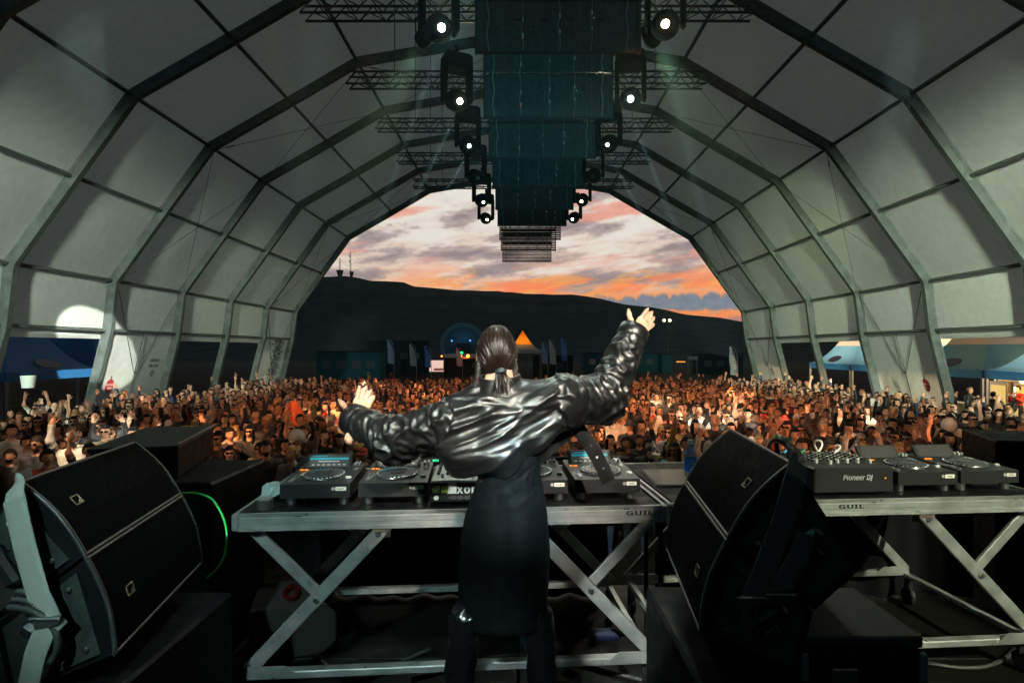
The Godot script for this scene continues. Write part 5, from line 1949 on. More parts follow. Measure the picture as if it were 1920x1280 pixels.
	for k in 2:
		var pb := MB.new()
		pb.lathe([Vector2(0.0001, 0), Vector2(0.032, 0.0), Vector2(0.034, 0.01), Vector2(0.034, 0.15), Vector2(0.013, 0.19), Vector2(0.013, 0.21), Vector2(0.0001, 0.21)], Transform3D(Basis(Vector3.FORWARD, PI / 2 if k == 0 else 0.0), Vector3(0.42 if k == 0 else 2.05, 0.036 if k == 0 else 0.0, -3.35)), 16, true)
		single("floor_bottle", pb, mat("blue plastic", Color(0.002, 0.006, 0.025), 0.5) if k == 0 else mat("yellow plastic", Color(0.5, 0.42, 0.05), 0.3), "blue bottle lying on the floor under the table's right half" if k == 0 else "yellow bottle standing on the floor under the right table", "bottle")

func _curve(pts: Array) -> PackedVector3Array:
	var c := Curve3D.new()
	for i in pts.size():
		var t: Vector3 = (pts[mini(i + 1, pts.size() - 1)] - pts[maxi(i - 1, 0)]) / 6.0
		c.add_point(pts[i], -t, t)
	c.bake_interval = 0.02
	return c.get_baked_points()

# ------------------------------------------------------------------ the tent
const BAYS := [8.25, 4.25, 0.25, -3.75, -7.75, -11.75, -15.75, -19.75, -23.75, -27.75, -31.75, -35.75]
var half := PackedVector2Array([Vector2(-14.95, -1.5), Vector2(-14.0, 2.33), Vector2(-13.8, 4.0), Vector2(-12.1, 6.35), Vector2(-10.5, 8.55), Vector2(-7.8, 10.1), Vector2(-5.5, 11.45), Vector2(0.06, 12.4)])
var outline := PackedVector2Array()
var outs := PackedVector2Array()

func off(k: int, d: float) -> Vector2:
	return outline[k] + outs[k] * d

func tent() -> void:
	outline = half.duplicate()
	for k in range(6, -1, -1):
		outline.append(Vector2(0.12 - half[k].x, half[k].y))
	for k in outline.size():
		var a := (outline[k] - outline[maxi(k - 1, 0)]).normalized() if k > 0 else (outline[1] - outline[0]).normalized()
		var b := (outline[mini(k + 1, outline.size() - 1)] - outline[k]).normalized() if k < outline.size() - 1 else a
		var na := Vector2(-a.y, a.x)
		var nb := Vector2(-b.y, b.x)
		var m := (na + nb).normalized()
		outs.append(m / maxf(m.dot(na), 0.5))
	var t := thing("marquee_tent", "huge white marquee tent with dark arched frames over stage and crowd", "tent")
	var fm := mat("frame aluminium", Color(0.10, 0.115, 0.115), 0.5, 0.35)
	worn(fm, "frame", 0.6)
	var pm := mat("purlin aluminium", Color(0.07, 0.08, 0.08), 0.5, 0.35)
	var cloth := mat("tent membrane", Color(0.60, 0.62, 0.60), 0.75)
	cloth.metallic_specular = 0.2
	cloth.uv1_triplanar = true
	cloth.uv1_scale = Vector3.ONE * 0.31
	cloth.albedo_texture = noise_tex("membrane", 0.02, 0.92, 1.0, 512)
	cloth.heightmap_enabled = true
	cloth.heightmap_texture = noise_tex("weave", 0.09, 0.0, 1.0)
	cloth.heightmap_scale = 0.03
	cloth.backlight_enabled = true
	cloth.backlight = Color(0.90, 1.0, 0.97).linear_to_srgb()
	var wn := FastNoiseLite.new()
	wn.seed = 3
	wn.frequency = 0.35
	for b in BAYS.size():
		var z: float = BAYS[b]
		var f := MB.new()
		for k in outline.size() - 1:
			var q := [off(k, 0.0), off(k + 1, 0.0), off(k + 1, 0.30), off(k, 0.30)]
			var p := []
			for sg: float in [1.0, -1.0]:
				for c: Vector2 in q:
					p.append(Vector3(c.x, c.y, z + sg * 0.09))
			var d2: Vector2 = (q[1] - q[0]).normalized()
			var inn := Vector3(d2.y, -d2.x, 0)
			f.quad(p[0], p[1], p[2], p[3], Vector3(0, 0, 1))
			f.quad(p[4], p[5], p[6], p[7], Vector3(0, 0, -1))
			f.quad(p[0], p[1], p[5], p[4], inn)
			f.quad(p[3], p[2], p[6], p[7], -inn)
			# grooves the cloth runs in, and a plate at each bend
			for sg: float in [1.0, -1.0]:
				f.bar(Vector3(q[0].x, q[0].y, z + sg * 0.094).lerp(Vector3(q[3].x, q[3].y, z + sg * 0.094), 0.72), Vector3(q[1].x, q[1].y, z + sg * 0.094).lerp(Vector3(q[2].x, q[2].y, z + sg * 0.094), 0.72), 0.03, 0.012, Vector3(0, 0, sg))
		for k in range(1, outline.size() - 1):
			var c := off(k, 0.15)
			f.box(Vector3(c.x, c.y, z), Vector3(0.34, 0.24, 0.2), Basis(Vector3.BACK, (outline[k + 1] - outline[k - 1]).angle()), 0.02)
		for k in [0, outline.size() - 1]:
			f.box(Vector3(off(k, 0.15).x, GROUND + 0.02, z), Vector3(0.55, 0.04, 0.4))
		part("arch_frame", f, fm, t)
	for b in BAYS.size() - 1:
		var z0: float = BAYS[b] - 0.1
		var z1: float = BAYS[b + 1] + 0.1
		for k in range(1, outline.size() - 1):
			var c := off(k, 0.19)
			var pu := MB.new()
			pu.box(Vector3(c.x, c.y, (z0 + z1) / 2), Vector3(0.10, 0.13, absf(z1 - z0) - 0.006), Basis(Vector3.BACK, (outline[k + 1] - outline[k - 1]).angle()), 0.012)
			part("purlin", pu, pm, t)
		for k in outline.size() - 1:
			var low := k == 0 or k == outline.size() - 2
			var open := low and (b in [6, 8, 9])
			var a0 := off(k, 0.30)
			var a1 := off(k + 1, 0.30)
			if open:  # only a short valance hangs under the rail
				if k == 0:
					a0 = a1.lerp(a0, 0.085)
				else:
					a1 = a0.lerp(a1, 0.085)
			var m := MB.new()
			var dn := (a1 - a0).normalized()
			var o2 := Vector2(-dn.y, dn.x)
			var rows := []
			for i in 9:
				var u := i / 8.0
				var row := PackedVector3Array()
				for j in 9:
					var v := j / 8.0
					var q := a0.lerp(a1, u)
					var zz := lerpf(z0 + 0.06, z1 - 0.06, v)
					var belly := -0.05 * sin(u * PI) * sin(v * PI) + 0.07 * wn.get_noise_3d(q.x, q.y, zz) * sin(u * PI) * sin(v * PI)
					if low and not open:
						belly += 0.05 * wn.get_noise_2d(zz * 5.0, q.y * 0.6) * sin(v * PI) * (1.0 - u if k == 0 else u)
					row.append(Vector3(q.x + o2.x * belly, q.y + o2.y * belly, zz))
				rows.append(row)
			m.grid(rows, false, Vector3(-o2.x, -o2.y, 0))
			part("valance" if open else ("wall_panel" if k in [0, 1, 2, 3, 10, 11, 12, 13] else "roof_panel"), m, cloth, t)
	# wind bracing in every third bay
	var cm := mat("steel cable", Color(0.06, 0.065, 0.065), 0.5, 0.4)
	for b in [4, 7, 10]:
		var z0: float = BAYS[b] - 0.1
		var z1: float = BAYS[b + 1] + 0.1
		for e in [[2, 4], [4, 6], [6, 7], [8, 10], [10, 12], [7, 8]]:
			for sw in 2:
				var a := off(e[0], 0.06)
				var c := off(e[1], 0.06)
				var k := MB.new()
				var pa := Vector3(a.x, a.y, z0 if sw == 0 else z1)
				var pc := Vector3(c.x, c.y, z1 if sw == 0 else z0)
				k.rod(pa, pc, 0.009, 6)
				k.rod(pa.lerp(pc, 0.06), pa.lerp(pc, 0.10), 0.022, 8)
				part("brace_cable", k, cm, t)
		for s in 2:
			var i := 0 if s == 0 else outline.size() - 1
			var j := 1 if s == 0 else outline.size() - 2
			var h := 2 if s == 0 else outline.size() - 3
			var mid2 := off(j, 0.2).lerp(off(i, 0.2), 0.42)
			var hub := Vector3(mid2.x, mid2.y, (z0 + z1) / 2)
			for q in [Vector3(off(h, 0.1).x, off(h, 0.1).y, z0), Vector3(off(h, 0.1).x, off(h, 0.1).y, z1), Vector3(off(j, 0.2).x, off(j, 0.2).y, hub.z), Vector3(off(i, 0.2).x, GROUND, hub.z)]:
				var k := MB.new()
				k.rod(hub, q, 0.013, 6)
				part("brace_cable", k, cm, t)
	# closed back gable behind the stage
	var gb := MB.new()
	var poly := PackedVector2Array()
	for k in outline.size():
		poly.append(off(k, 0.28))
	gb.extrude(poly, Transform3D(Basis.IDENTITY, Vector3(0, 0, 8.36)), 0.02)
	part("gable", gb, matte("backstage black", Color(0.008, 0.008, 0.009)), t)
	# prints on the cloth: red oval emblems and dark lettering on the closed wall bays
	var red := mat("print red", Color(0.33, 0.02, 0.02), 0.6)
	var ink := mat("print ink", Color(0.02, 0.02, 0.02), 0.6)
	var pale := mat("print pale", Color(0.55, 0.5, 0.48), 0.6)
	for e in [[0, 7, 0.23, 0.50], [0, 10, 0.3, 0.5], [0, 10, 0.72, 0.5], [13, 7, 0.29, 0.5], [13, 7, 0.70, 0.46], [13, 10, 0.45, 0.5]]:
		var k: int = e[0]
		var a := off(k, 0.27)
		var b := off(k + 1, 0.27)
		if k == 13:
			var sw := a
			a = b
			b = sw
		var up := Vector3(b.x - a.x, b.y - a.y, 0).normalized()
		var zz: float = lerpf(BAYS[e[1] + 1], BAYS[e[1]], 1.0 - e[2])
		var c: Vector3 = Vector3(a.x, a.y, zz) + up * (2.0 * e[3] + 0.88)
		var xdir := Vector3(0, 0, -1) if k == 0 else Vector3(0, 0, 1)
		var bs := Basis(xdir, up, xdir.cross(up))
		var m := MB.new()
		var ov := PackedVector2Array()
		for i in 22:
			ov.append(Vector2(cos(TAU * i / 22) * 0.21, sin(TAU * i / 22) * 0.25))
		m.extrude(ov, Transform3D(bs, c), 0.004)
		var em := part("emblem", m, red, t)
		var fi := MB.new()
		fi.box(c + bs * Vector3(0, 0.31, 0.003), Vector3(0.03, 0.16, 0.004), bs)
		fi.box(c + bs * Vector3(0, 0.33, 0.003), Vector3(0.085, 0.022, 0.005), bs)
		fi.box(c + bs * Vector3(0, 0.27, 0.003), Vector3(0.06, 0.03, 0.005), bs)
		part("emblem_figure", fi, ink, em)
		text("emblem_lettering", "Havana", 0.11, pale, Transform3D(bs, c + bs * Vector3(0, 0.05, 0.006)), em, true, "Droid Serif")
		text("emblem_lettering", "Club", 0.11, pale, Transform3D(bs, c + bs * Vector3(0, -0.09, 0.006)), em, true, "Droid Serif")
	var a := off(0, 0.26)
	var b := off(1, 0.26)
	var up := Vector3(b.x - a.x, b.y - a.y, 0).normalized()
	var bs := Basis(Vector3(0, 0, -1), up, Vector3(0, 0, -1).cross(up))
	var c := Vector3(a.x, a.y, -22.9) + up * 2.78
	text("wall_lettering", "VARIOS", 0.17, ink, Transform3D(bs, c), t)
	text("wall_lettering", "SALIDA", 0.17, ink, Transform3D(bs, c + up * -0.22), t)
	var dm := MB.new()
	for i in 4:
		var an := TAU * i / 4.0 + PI / 4
		dm.box(c + up * -0.52 + bs * Vector3(cos(an) * 0.075, sin(an) * 0.085, 0), Vector3(0.16, 0.035, 0.004), bs * Basis(Vector3.BACK, an + PI / 2))
	part("wall_symbol", dm, ink, t)

func stage_floor() -> void:
	var d := Node3D.new()
	d.name = "stage_floor"
	add_child(d)
	tag(d, "black stage deck of square plates", "", "", "structure")
	var fr := MB.new()
	fr.box(Vector3(0, -0.79, 1.55), Vector3(19.6, 1.40, 11.4))
	part("understructure", fr, matte("stage black", Color(0.008, 0.008, 0.008)), d)
	var pm := mat("deck plate", Color(0.007, 0.0063, 0.0058), 0.6)
	pm.metallic_specular = 0.25
	worn(pm, "deck", 0.7, 0.05)
	var plate := MB.new()
	plate.box(Vector3(0, -0.045, 0), Vector3(1.988, 0.088, 0.988), Basis.IDENTITY, 0.004)
	var pmesh := plate.mesh(pm)
	for i in 10:
		for k in 11:
			var o := MeshInstance3D.new()
			o.mesh = pmesh
			o.name = "deck_plate" if i + k == 0 else "deck_plate_%03d" % (i * 11 + k)
			o.position = Vector3(-9.0 + i * 2.0, 0, -3.65 + k)
			d.add_child(o)

# ------------------------------------------------------------------ rigging: trusses, screens, lamps
func truss_parts(t: Node3D, a: Vector3, b: Vector3, w: float, m: Material) -> void:
	var dir := (b - a).normalized()
	var up := Vector3.UP if absf(dir.y) < 0.9 else Vector3.FORWARD
	var side := dir.cross(up).normalized()
	var len := a.distance_to(b)
	for e in [[-1, -1], [-1, 1], [1, 1], [1, -1]]:
		var o: Vector3 = (side * e[0] + up * e[1]) * w * 0.5
		var c := MB.new()
		c.rod(a + o, b + o, 0.026, 8)
		part("chord", c, m, t)
	var z := MB.new()
	var n := int(len / (w * 0.9))
	for i in n:
		var p := a.lerp(b, float(i) / n)
		var q := a.lerp(b, float(i + 1) / n)
		for e in [[Vector3.ZERO + side, up], [-side, up], [up, side], [-up, side]]:
			var f: Vector3 = e[0] * w * 0.5
			var g: Vector3 = e[1] * w * 0.5 * (1.0 if i % 2 else -1.0)
			z.rod(p + f + g, q + f - g, 0.013, 5, false)
	var lz := part("lacing", z, m, t)
	lz.set_meta("kind", "stuff")

func led_proto(open: bool) -> Node3D:
	var W := 2.86
	var H := 3.0
	var t := thing("led_screen", "", "screen", Transform3D.IDENTITY, "hanging screens seen from behind")
	var bm := mat("screen frame", Color(0.02, 0.023, 0.024), 0.5, 0.2)
	var pm := mat("screen back", Color(0.06, 0.072, 0.072), 0.5, 0.25)
	if not pm.uv1_triplanar:
		worn(pm, "ledback", 1.5)
	var fr := MB.new()
	for x: float in [-W / 2, W / 2]:
		fr.box(Vector3(x, H / 2, 0), Vector3(0.035, H, 0.09), Basis.IDENTITY, 0.004)
	for y: float in [0.0175, 0.95, 1.95, H - 0.0175]:
		fr.box(Vector3(0, y, 0.018), Vector3(W - 0.036, 0.035, 0.05), Basis.IDENTITY, 0.004)
	part("frame", fr, bm, t)
	for i in 6:
		for k in 3:
			var x := -W / 2 + W / 6 * (i + 0.5)
			var y0 := 0.04 + k * 0.985
			var p := MB.new()
			if open:
				for s in 11:
					p.box(Vector3(x, y0 + 0.04 + s * 0.085, 0), Vector3(W / 6 - 0.012, 0.058, 0.03))
				for e: float in [-1.0, 1.0]:
					p.box(Vector3(x + e * (W / 12 - 0.012), y0 + 0.46, -0.002), Vector3(0.014, 0.92, 0.026))
			else:
				p.box(Vector3(x, y0 + 0.45, -0.01), Vector3(W / 6 - 0.01, 0.88, 0.03), Basis.IDENTITY, 0.004)
				for s in 4:
					p.box(Vector3(x + (s - 1.5) * 0.105, y0 + 0.45, 0.014), Vector3(0.018, 0.86, 0.016))
				p.box(Vector3(x, y0 + 0.62, 0.03), Vector3(0.13, 0.16, 0.04), Basis.IDENTITY, 0.006)
			part("led_panel", p, pm, t)
	for x: float in [-0.62, 0.58, 0.02, -1.22, 1.2]:
		var c := MB.new()
		var pts := PackedVector3Array()
		for i in 25:
			var q := i / 24.0
			pts.append(Vector3(x + 0.018 * sin(q * 31.0 + x * 9.0), 0.03 + q * (H - 0.1), 0.058))
		c.tube(pts, 0.009 if absf(x) < 1.0 else 0.016, 6)
		var ca := part("cable", c, mat("data cable", Color(0.16, 0.19, 0.19), 0.35), t)
		if absf(x) < 1.0 and not open:
			var g := MB.new()
			for y: float in [0.35, 0.62, 1.25, 1.62]:
				g.box(Vector3(x + 0.01, y + x * 0.1, 0.072), Vector3(0.026, 0.07, 0.024), Basis.IDENTITY, 0.004)
			part("plug", g, mat("connector steel", Color(0.5, 0.52, 0.52), 0.3, 0.8), ca)
	var st := MB.new()
	for e in [[-0.62, 0.25]]:
		st.box(Vector3(e[0], e[1], 0.06), Vector3(0.018, 0.03, 0.012))
	part("status_light", st, glow("status red", Color(1.0, 0.12, 0.02), 0.8), t)
	var s2 := MB.new()
	for e in [[0.62, 0.6]]:
		s2.box(Vector3(e[0], e[1], 0.06), Vector3(0.014, 0.014, 0.012))
	part("status_light", s2, glow("status pale", Color(0.5, 0.9, 1.0), 0.9), t)
	return t

func lamp_proto() -> Node3D:
	var t := thing("moving_lamp", "", "stage lamp", Transform3D.IDENTITY, "moving lamps hung beside the screens")
	var m := matte("lamp housing", Color(0.005, 0.0055, 0.006))
	var b := MB.new()
	b.box(Vector3(0, 0.58, 0), Vector3(0.44, 0.24, 0.34), Basis.IDENTITY, 0.04)
	b.rod(Vector3(0, 0.66, 0), Vector3(0, 0.86, 0), 0.03)
	part("base", b, m, t)
	for s: float in [-1.0, 1.0]:
		var y := MB.new()
		y.box(Vector3(s * 0.205, 0.27, 0), Vector3(0.07, 0.62, 0.22), Basis.IDENTITY, 0.03)
		part("yoke_arm", y, m, t)
	var hx := Transform3D(Basis(Vector3.RIGHT, PI / 2 + 0.42), Vector3(0, 0, 0))
	var h := MB.new()
	h.lathe([Vector2(0.0001, -0.26), Vector2(0.11, -0.25), Vector2(0.155, -0.16), Vector2(0.168, 0.0), Vector2(0.145, 0.10), Vector2(0.115, 0.17), Vector2(0.115, 0.19), Vector2(0.098, 0.19), Vector2(0.095, 0.165), Vector2(0.044, 0.167)], hx, 20, true)
	var hd := part("lamp_head", h, m, t)
	var l := MB.new()
	l.lathe([Vector2(0.046, 0.168), Vector2(0.03, 0.176), Vector2(0.0001, 0.18)], hx, 20, true)
	part("lens", l, mat("dark glass", Color(0.03, 0.035, 0.04), 0.08), hd)
	return t

func rigging() -> void:
	var tm := mat("dark truss", Color(0.035, 0.042, 0.044), 0.5, 0.4)
	var rows := [10.0, 12.8, 15.5, 18.3, 21.2, 24.0, 27.0, 30.0, 33.8]
	var order := ["nearest", "second", "third", "fourth", "fifth", "sixth", "seventh", "eighth", "farthest"]
	var solid: Node3D = null
	var mesh_: Node3D = null
	for k in rows.size():
		var open := k >= 6
		var o: Node3D
		if open:
			if mesh_ == null:
				mesh_ = led_proto(true)
				o = mesh_
			else:
				o = mesh_.duplicate()
		else:
			if solid == null:
				solid = led_proto(false)
				o = solid
			else:
				o = solid.duplicate()
		if o.get_parent() == null:
			o.name = numbered("led_screen")
			add_child(o)
		o.position = Vector3(lerpf(0.69, 0.5, k / 8.0), 6.85, -rows[k])
		o.set_meta("label", "%s of nine dark %s screens hanging in line under the roof, seen from behind" % [order[k], "slatted" if open else "solid"])
	for k in 5:
		var z: float = -rows[k] - 0.62
		var t := thing("truss", "%s dark truss crossing behind the hanging screens" % order[k].replace("fifth", "farthest"), "truss", Transform3D.IDENTITY, "cross trusses under the roof")
		truss_parts(t, Vector3(-4.0, 8.0, z), Vector3(4.35, 8.0, z), 0.28, tm)
		for x: float in [-2.9, 3.2]:
			var w := MB.new()
			w.rod(Vector3(x, 8.14, z), Vector3(x, 12.0, z), 0.012, 6)
			part("hanging_wire", w, mats["steel cable"], t)
	var proto := lamp_proto()
	var all := [proto]
	for i in 11:
		var c: Node3D = proto.duplicate()
		c.name = numbered("moving_lamp")
		add_child(c)
		all.append(c)
	var sl := MB.new()
	sl.lathe([Vector2(0.032, 0.172), Vector2(0.0001, 0.181)], Transform3D(Basis(Vector3.RIGHT, PI / 2 + 0.42), Vector3.ZERO), 18)
	var small_lens := sl.mesh(null)
	var lit := [true, true, true, false, true, true, false, false, false]
	var litr := [true, true, true, false, true, true, false, false, false]
	for k in 6:
		for s in 2:
			var o: Node3D = all[k * 2 + s]
			var zz: float = -rows[k] + (0.35 if s == 0 else 0.45)
			o.position = Vector3(-1.34 if s == 0 else 2.45 - 0.035 * k, 7.1, zz)
			o.rotation.y = [0.35, -0.25][s] + 0.1 * sin(k * 2.3)
			o.scale = Vector3.ONE * 1.4
			var on: bool = lit[k] if s == 0 else litr[k]
			o.set_meta("label", "%s lamp down the %s side of the hanging screens, %s" % [order[k], "left" if s == 0 else "right", "shining" if on else "unlit"])
			if on:
				var lens: MeshInstance3D = o.get_node("lamp_head/lens")
				lens.name = "lens"
				lens.material_override = glow("lens glow warm" if (k + s) % 2 else "lens glow white", Color(1.0, 0.86, 0.55) if (k + s) % 2 else Color(0.92, 1.0, 0.95), 30.0)
				if k < 6:
					spot(o, o.global_transform * (Basis(Vector3.RIGHT, PI / 2 + 0.42) * Vector3(0, 0.2, 0)), o.global_transform * (Basis(Vector3.RIGHT, PI / 2 + 0.42) * Vector3(0, 1.0, 0)), Color(1.0, 0.95, 0.8) if (k + s) % 2 else Color(0.9, 1.0, 0.96), [5.0, 3.0, 1.6, 0.0, 0.8, 0.7][k], 80.0, 0.4, 0.05)
				if k > 1:
					lens.mesh = small_lens
			if k in [0, 1, 2, 3]:  # a tight beam out through the haze
				spot(o, o.global_position + Vector3(0, -0.2, -0.12), o.global_position + Vector3(2.0 if s == 1 else -1.8, -0.62, -5.2), Color(0.95, 1.0, 0.97), 6000.0, 1.0, 0.4, 0.05)
	return

# ------------------------------------------------------------------ outside: pagodas, bar, field, hill
func pagoda(at: Vector3, half_w: float, eave: float, peak: float, lower: Material, upper: Material, label: String, group: String, oval: bool) -> Node3D:
	var t := thing("pagoda_tent", label, "pagoda tent", Transform3D(Basis.IDENTITY, at), group)
	for part_ in 2:
		var m := MB.new()
		var lo := 0 if part_ == 0 else 6
		var hi := 6 if part_ == 0 else 12
		for side in 4:
			var bs := Basis(Vector3.UP, side * PI / 2)
			var rows := []
			for i in range(lo, hi + 1):
				var q := i / 12.0
				var w := half_w * (1.0 - q) + 0.05 * q
				var y := eave + (peak - eave) * pow(q, 1.75)
				var row := PackedVector3Array()
				for j in 7:
					row.append(bs * Vector3(lerpf(-w, w, j / 6.0), y + 0.03 * sin(j / 6.0 * PI) * (1.0 - q), w))
				rows.append(row)
			m.grid(rows, false, bs * Vector3(0, 1, 0.5))
		part("canopy" if part_ == 0 else "canopy_peak", m, lower if part_ == 0 else upper, t)
	for side in 4:
		var bs := Basis(Vector3.UP, side * PI / 2)
		var m := MB.new()
		m.box(bs * Vector3(0, eave - 0.14, half_w - 0.02), Vector3(half_w * 2 - 0.06, 0.3, 0.012), bs)
		part("valance", m, lower, t)
		var l := MB.new()
		l.box(bs * Vector3(half_w - 0.06, eave / 2 - 0.02, half_w - 0.06), Vector3(0.09, eave, 0.09))
		part("leg", l, mat("pagoda leg", Color(0.10, 0.10, 0.10), 0.5, 0.4), t)
		if oval:
			var q := 0.2
			var w := half_w * (1.0 - q) + 0.05 * q
			var y := eave + (peak - eave) * pow(q, 1.75)
			var sl := atan2((peak - eave) * 1.75 * pow(q, 0.75), half_w)
			var e := MB.new()
			e.lathe([Vector2(0.0001, 0.012), Vector2(0.34, 0.01), Vector2(0.36, 0.0)], Transform3D(bs * Basis(Vector3.RIGHT, sl), bs * Vector3(0, y + 0.06, w + 0.02)) * Transform3D(Basis.IDENTITY.scaled(Vector3(1.5, 1, 0.75)), Vector3.ZERO), 20)
			part("oval_emblem", e, mat("oval navy", Color(0.01, 0.018, 0.05), 0.5), t)
	return t

func translucent(called: String, lin: Color, through: float) -> StandardMaterial3D:
	var m := mat(called, lin, 0.7)
	m.backlight_enabled = true
	m.backlight = (lin * (through / maxf(lin.r, maxf(lin.g, lin.b)))).linear_to_srgb()
	return m

func outside() -> void:
	var bl := translucent("navy canopy", Color(0.01, 0.095, 0.24), 0.3)
	var bl2 := translucent("blue canopy", Color(0.10, 0.25, 0.40), 0.6)
	var cr := translucent("cream canopy", Color(0.58, 0.54, 0.50), 0.6)
	var n := ["nearest", "second", "third", "farthest"]
	for k in 2:
		pagoda(Vector3(-18.4, GROUND, -20.4 - 4.1 * k), 2.02, 2.45, 5.6, bl, bl, "%s blue pagoda tent outside the left opening" % n[k * 3], "blue pagoda tents", true)
	for k in 4:
		var z := -18.4 - 4.1 * k
		var t := pagoda(Vector3(18.6, GROUND, z), 2.02, 2.45, 5.6, bl2, cr, "%s of four blue and cream pagoda tents outside the right wall" % n[k], "blue and cream pagoda tents", true)
		if k in [0, 3, 2]:
			var m := MB.new()
			m.box(Vector3(0.6, 2.28, 0), Vector3(1.2, 0.05, 0.12), Basis.IDENTITY, 0.01)
			part("strip_lamp", m, glow("warm lamp", Color(1.0, 0.62, 0.22), 5.0), t)
			omni(t, t.position + Vector3(0.6, 2.1, 0), Color(1.0, 0.86, 0.68), 20.0, 0.3)
	# the bar under the right pagodas
	var bar := thing("bar", "yellow-lit drinks bar under the right pagoda tents", "bar", Transform3D(Basis.IDENTITY, Vector3(18.8, GROUND, -22.2)))
	var c := MB.new()
	c.box(Vector3(-1.2, 0.55, 0), Vector3(0.6, 1.1, 3.4), Basis.IDENTITY, 0.01)
	part("counter", c, mat("bar counter", Color(0.30, 0.26, 0.14), 0.5), bar)
	var w := MB.new()
	w.box(Vector3(1.5, 1.05, 0), Vector3(0.1, 2.1, 3.8))
	part("back_wall", w, mat("bar wall", Color(0.5, 0.40, 0.16), 0.6), bar)
	for k in 3:
		var fr := MB.new()
		fr.box(Vector3(1.1, 0.95, -1.2 + k * 1.15), Vector3(0.6, 1.9, 0.9), Basis.IDENTITY, 0.02)
		var fo := part("fridge", fr, mat("fridge", Color(0.4, 0.4, 0.38), 0.4), bar)
		var gl := MB.new()
		gl.box(Vector3(0.795, 1.05, -1.2 + k * 1.15), Vector3(0.012, 1.4, 0.72))
		part("lit_window", gl, glow("fridge light", Color(0.9, 0.65, 0.2), 0.6), fo)
	var fl := MB.new()
	fl.box(Vector3(-0.9, 1.55, 1.55), Vector3(0.04, 0.6, 0.04))
	omni(bar, bar.position + Vector3(0.2, 1.95, 0.6), Color(1.0, 0.72, 0.28), 1.3, 0.1)
	var bb := MB.new()
	bb.ball(Vector3(0.2, 2.0, 0.6), Vector3.ONE * 0.09, Basis.IDENTITY, 10, 6)
	part("bulb", bb, glow("bar bulb", Color(1.0, 0.7, 0.25), 6.0), bar)
	part("tube_lamp", fl, glow("white tube lamp", Color(0.9, 1.0, 0.85), 3.0), bar)
	rng.seed = 41
	for e in [[Vector3(16.9, GROUND, -20.4), 14, "person in brown top standing at the bar counter"], [Vector3(17.1, GROUND, -21.7), 4, "person in grey top leaning at the bar counter"], [Vector3(19.2, GROUND, -22.0), 5, "person in red top serving behind the bar counter"]]:
		var r := roll()
		r.shirt = e[1]
		r.style = 0
		r.pose = 4
		r.shades = false
		var o := make_person(r, e[0])
		o.rotation.y = 1.6 if e[0].x < 18.0 else -1.6
		tag(o, e[2], "person", "people at the bar")
	# balloons over the crowd
	for e in [[Vector3(556, 820, 10.2), 0.145, "pale round balloon held above the crowd left of the performer", "balloon pale", Color(0.40, 0.44, 0.44)], [Vector3(1780, 797, 10.6), 0.13, "silver round balloon held above the crowd at right", "balloon silver", Color(0.6, 0.6, 0.58)]]:
		var b := thing("balloon", e[2], "balloon", Transform3D(Basis.IDENTITY, P(e[0].x, e[0].y, e[0].z)))
		var bm := MB.new()
		bm.ball(Vector3.ZERO, Vector3(e[1], e[1] * 1.04, e[1]), Basis.IDENTITY, 28, 18)
		part("bladder", bm, mat(e[3], e[4], 0.12), b)
		var kn := MB.new()
		kn.lathe([Vector2(0.002, 0.0), Vector2(0.012, -0.02)], Transform3D(Basis.IDENTITY, Vector3(0, -e[1] * 1.03, 0)), 10)
		part("knot", kn, mats[e[3]], b)
	var wrapm := MB.new()
	var wr := []
	for i in 12:
		var q := i / 11.0
		wr.append(ring(P(550, 752, 13.2) + Vector3(0, -q * 0.62, 0), 0.05 + 0.2 * sin(q * 2.2), 0.05 + 0.14 * sin(q * 2.2), 26, func(a): return 0.02 * sin(a * 4.0 + q * 5.0)))
	wrapm.grid(wr, true)
	single("orange_flag", wrapm, mat("orange flag", Color(0.62, 0.10, 0.015), 0.7), "orange cloth bundle held up above the pale balloon", "flag")
	var bin := MB.new()
	bin.lathe([Vector2(0.0001, 0.0), Vector2(0.15, 0.0), Vector2(0.19, 0.36), Vector2(0.185, 0.36), Vector2(0.15, 0.02)], Transform3D(Basis.IDENTITY, P(52, 727, 16.9)), 18)
	single("bucket", bin, mat("white bucket", Color(0.6, 0.65, 0.64), 0.5), "white bucket lifted over heads before the left opening", "bucket")
	var sg := MB.new()
	sg.box(P(1641, 754, 15.5), Vector3(0.22, 0.2, 0.02), Basis(Vector3.UP, -0.3))
	single("white_card", sg, mat("white card", Color(0.75, 0.76, 0.72), 0.6), "white card held up before the right emblem wall", "card")
	# dark leaves hanging down the far left wall
	var lv := MB.new()
	rng.seed = 8
	for k in 420:
		var q := rng.randf()
		var a := off(1, 0.05).lerp(off(0, 0.05), q * 0.62)
		var p := Vector3(a.x + rng.randf_range(0.0, 0.25), a.y, -33.4 + rng.randfn(0, 0.32 - 0.1 * q) - 0.25 * q)
		var bs := Basis.from_euler(Vector3(rng.randf() * 6.0, rng.randf() * 6.0, rng.randf() * 6.0))
		var s := rng.randf_range(0.05, 0.11)
		lv.tri(p, p + bs * Vector3(s, s * 0.4, 0), p + bs * Vector3(s * 2.0, 0, 0), bs.z)
		lv.tri(p, p + bs * Vector3(s, -s * 0.4, 0), p + bs * Vector3(s * 2.0, 0, 0), bs.z)
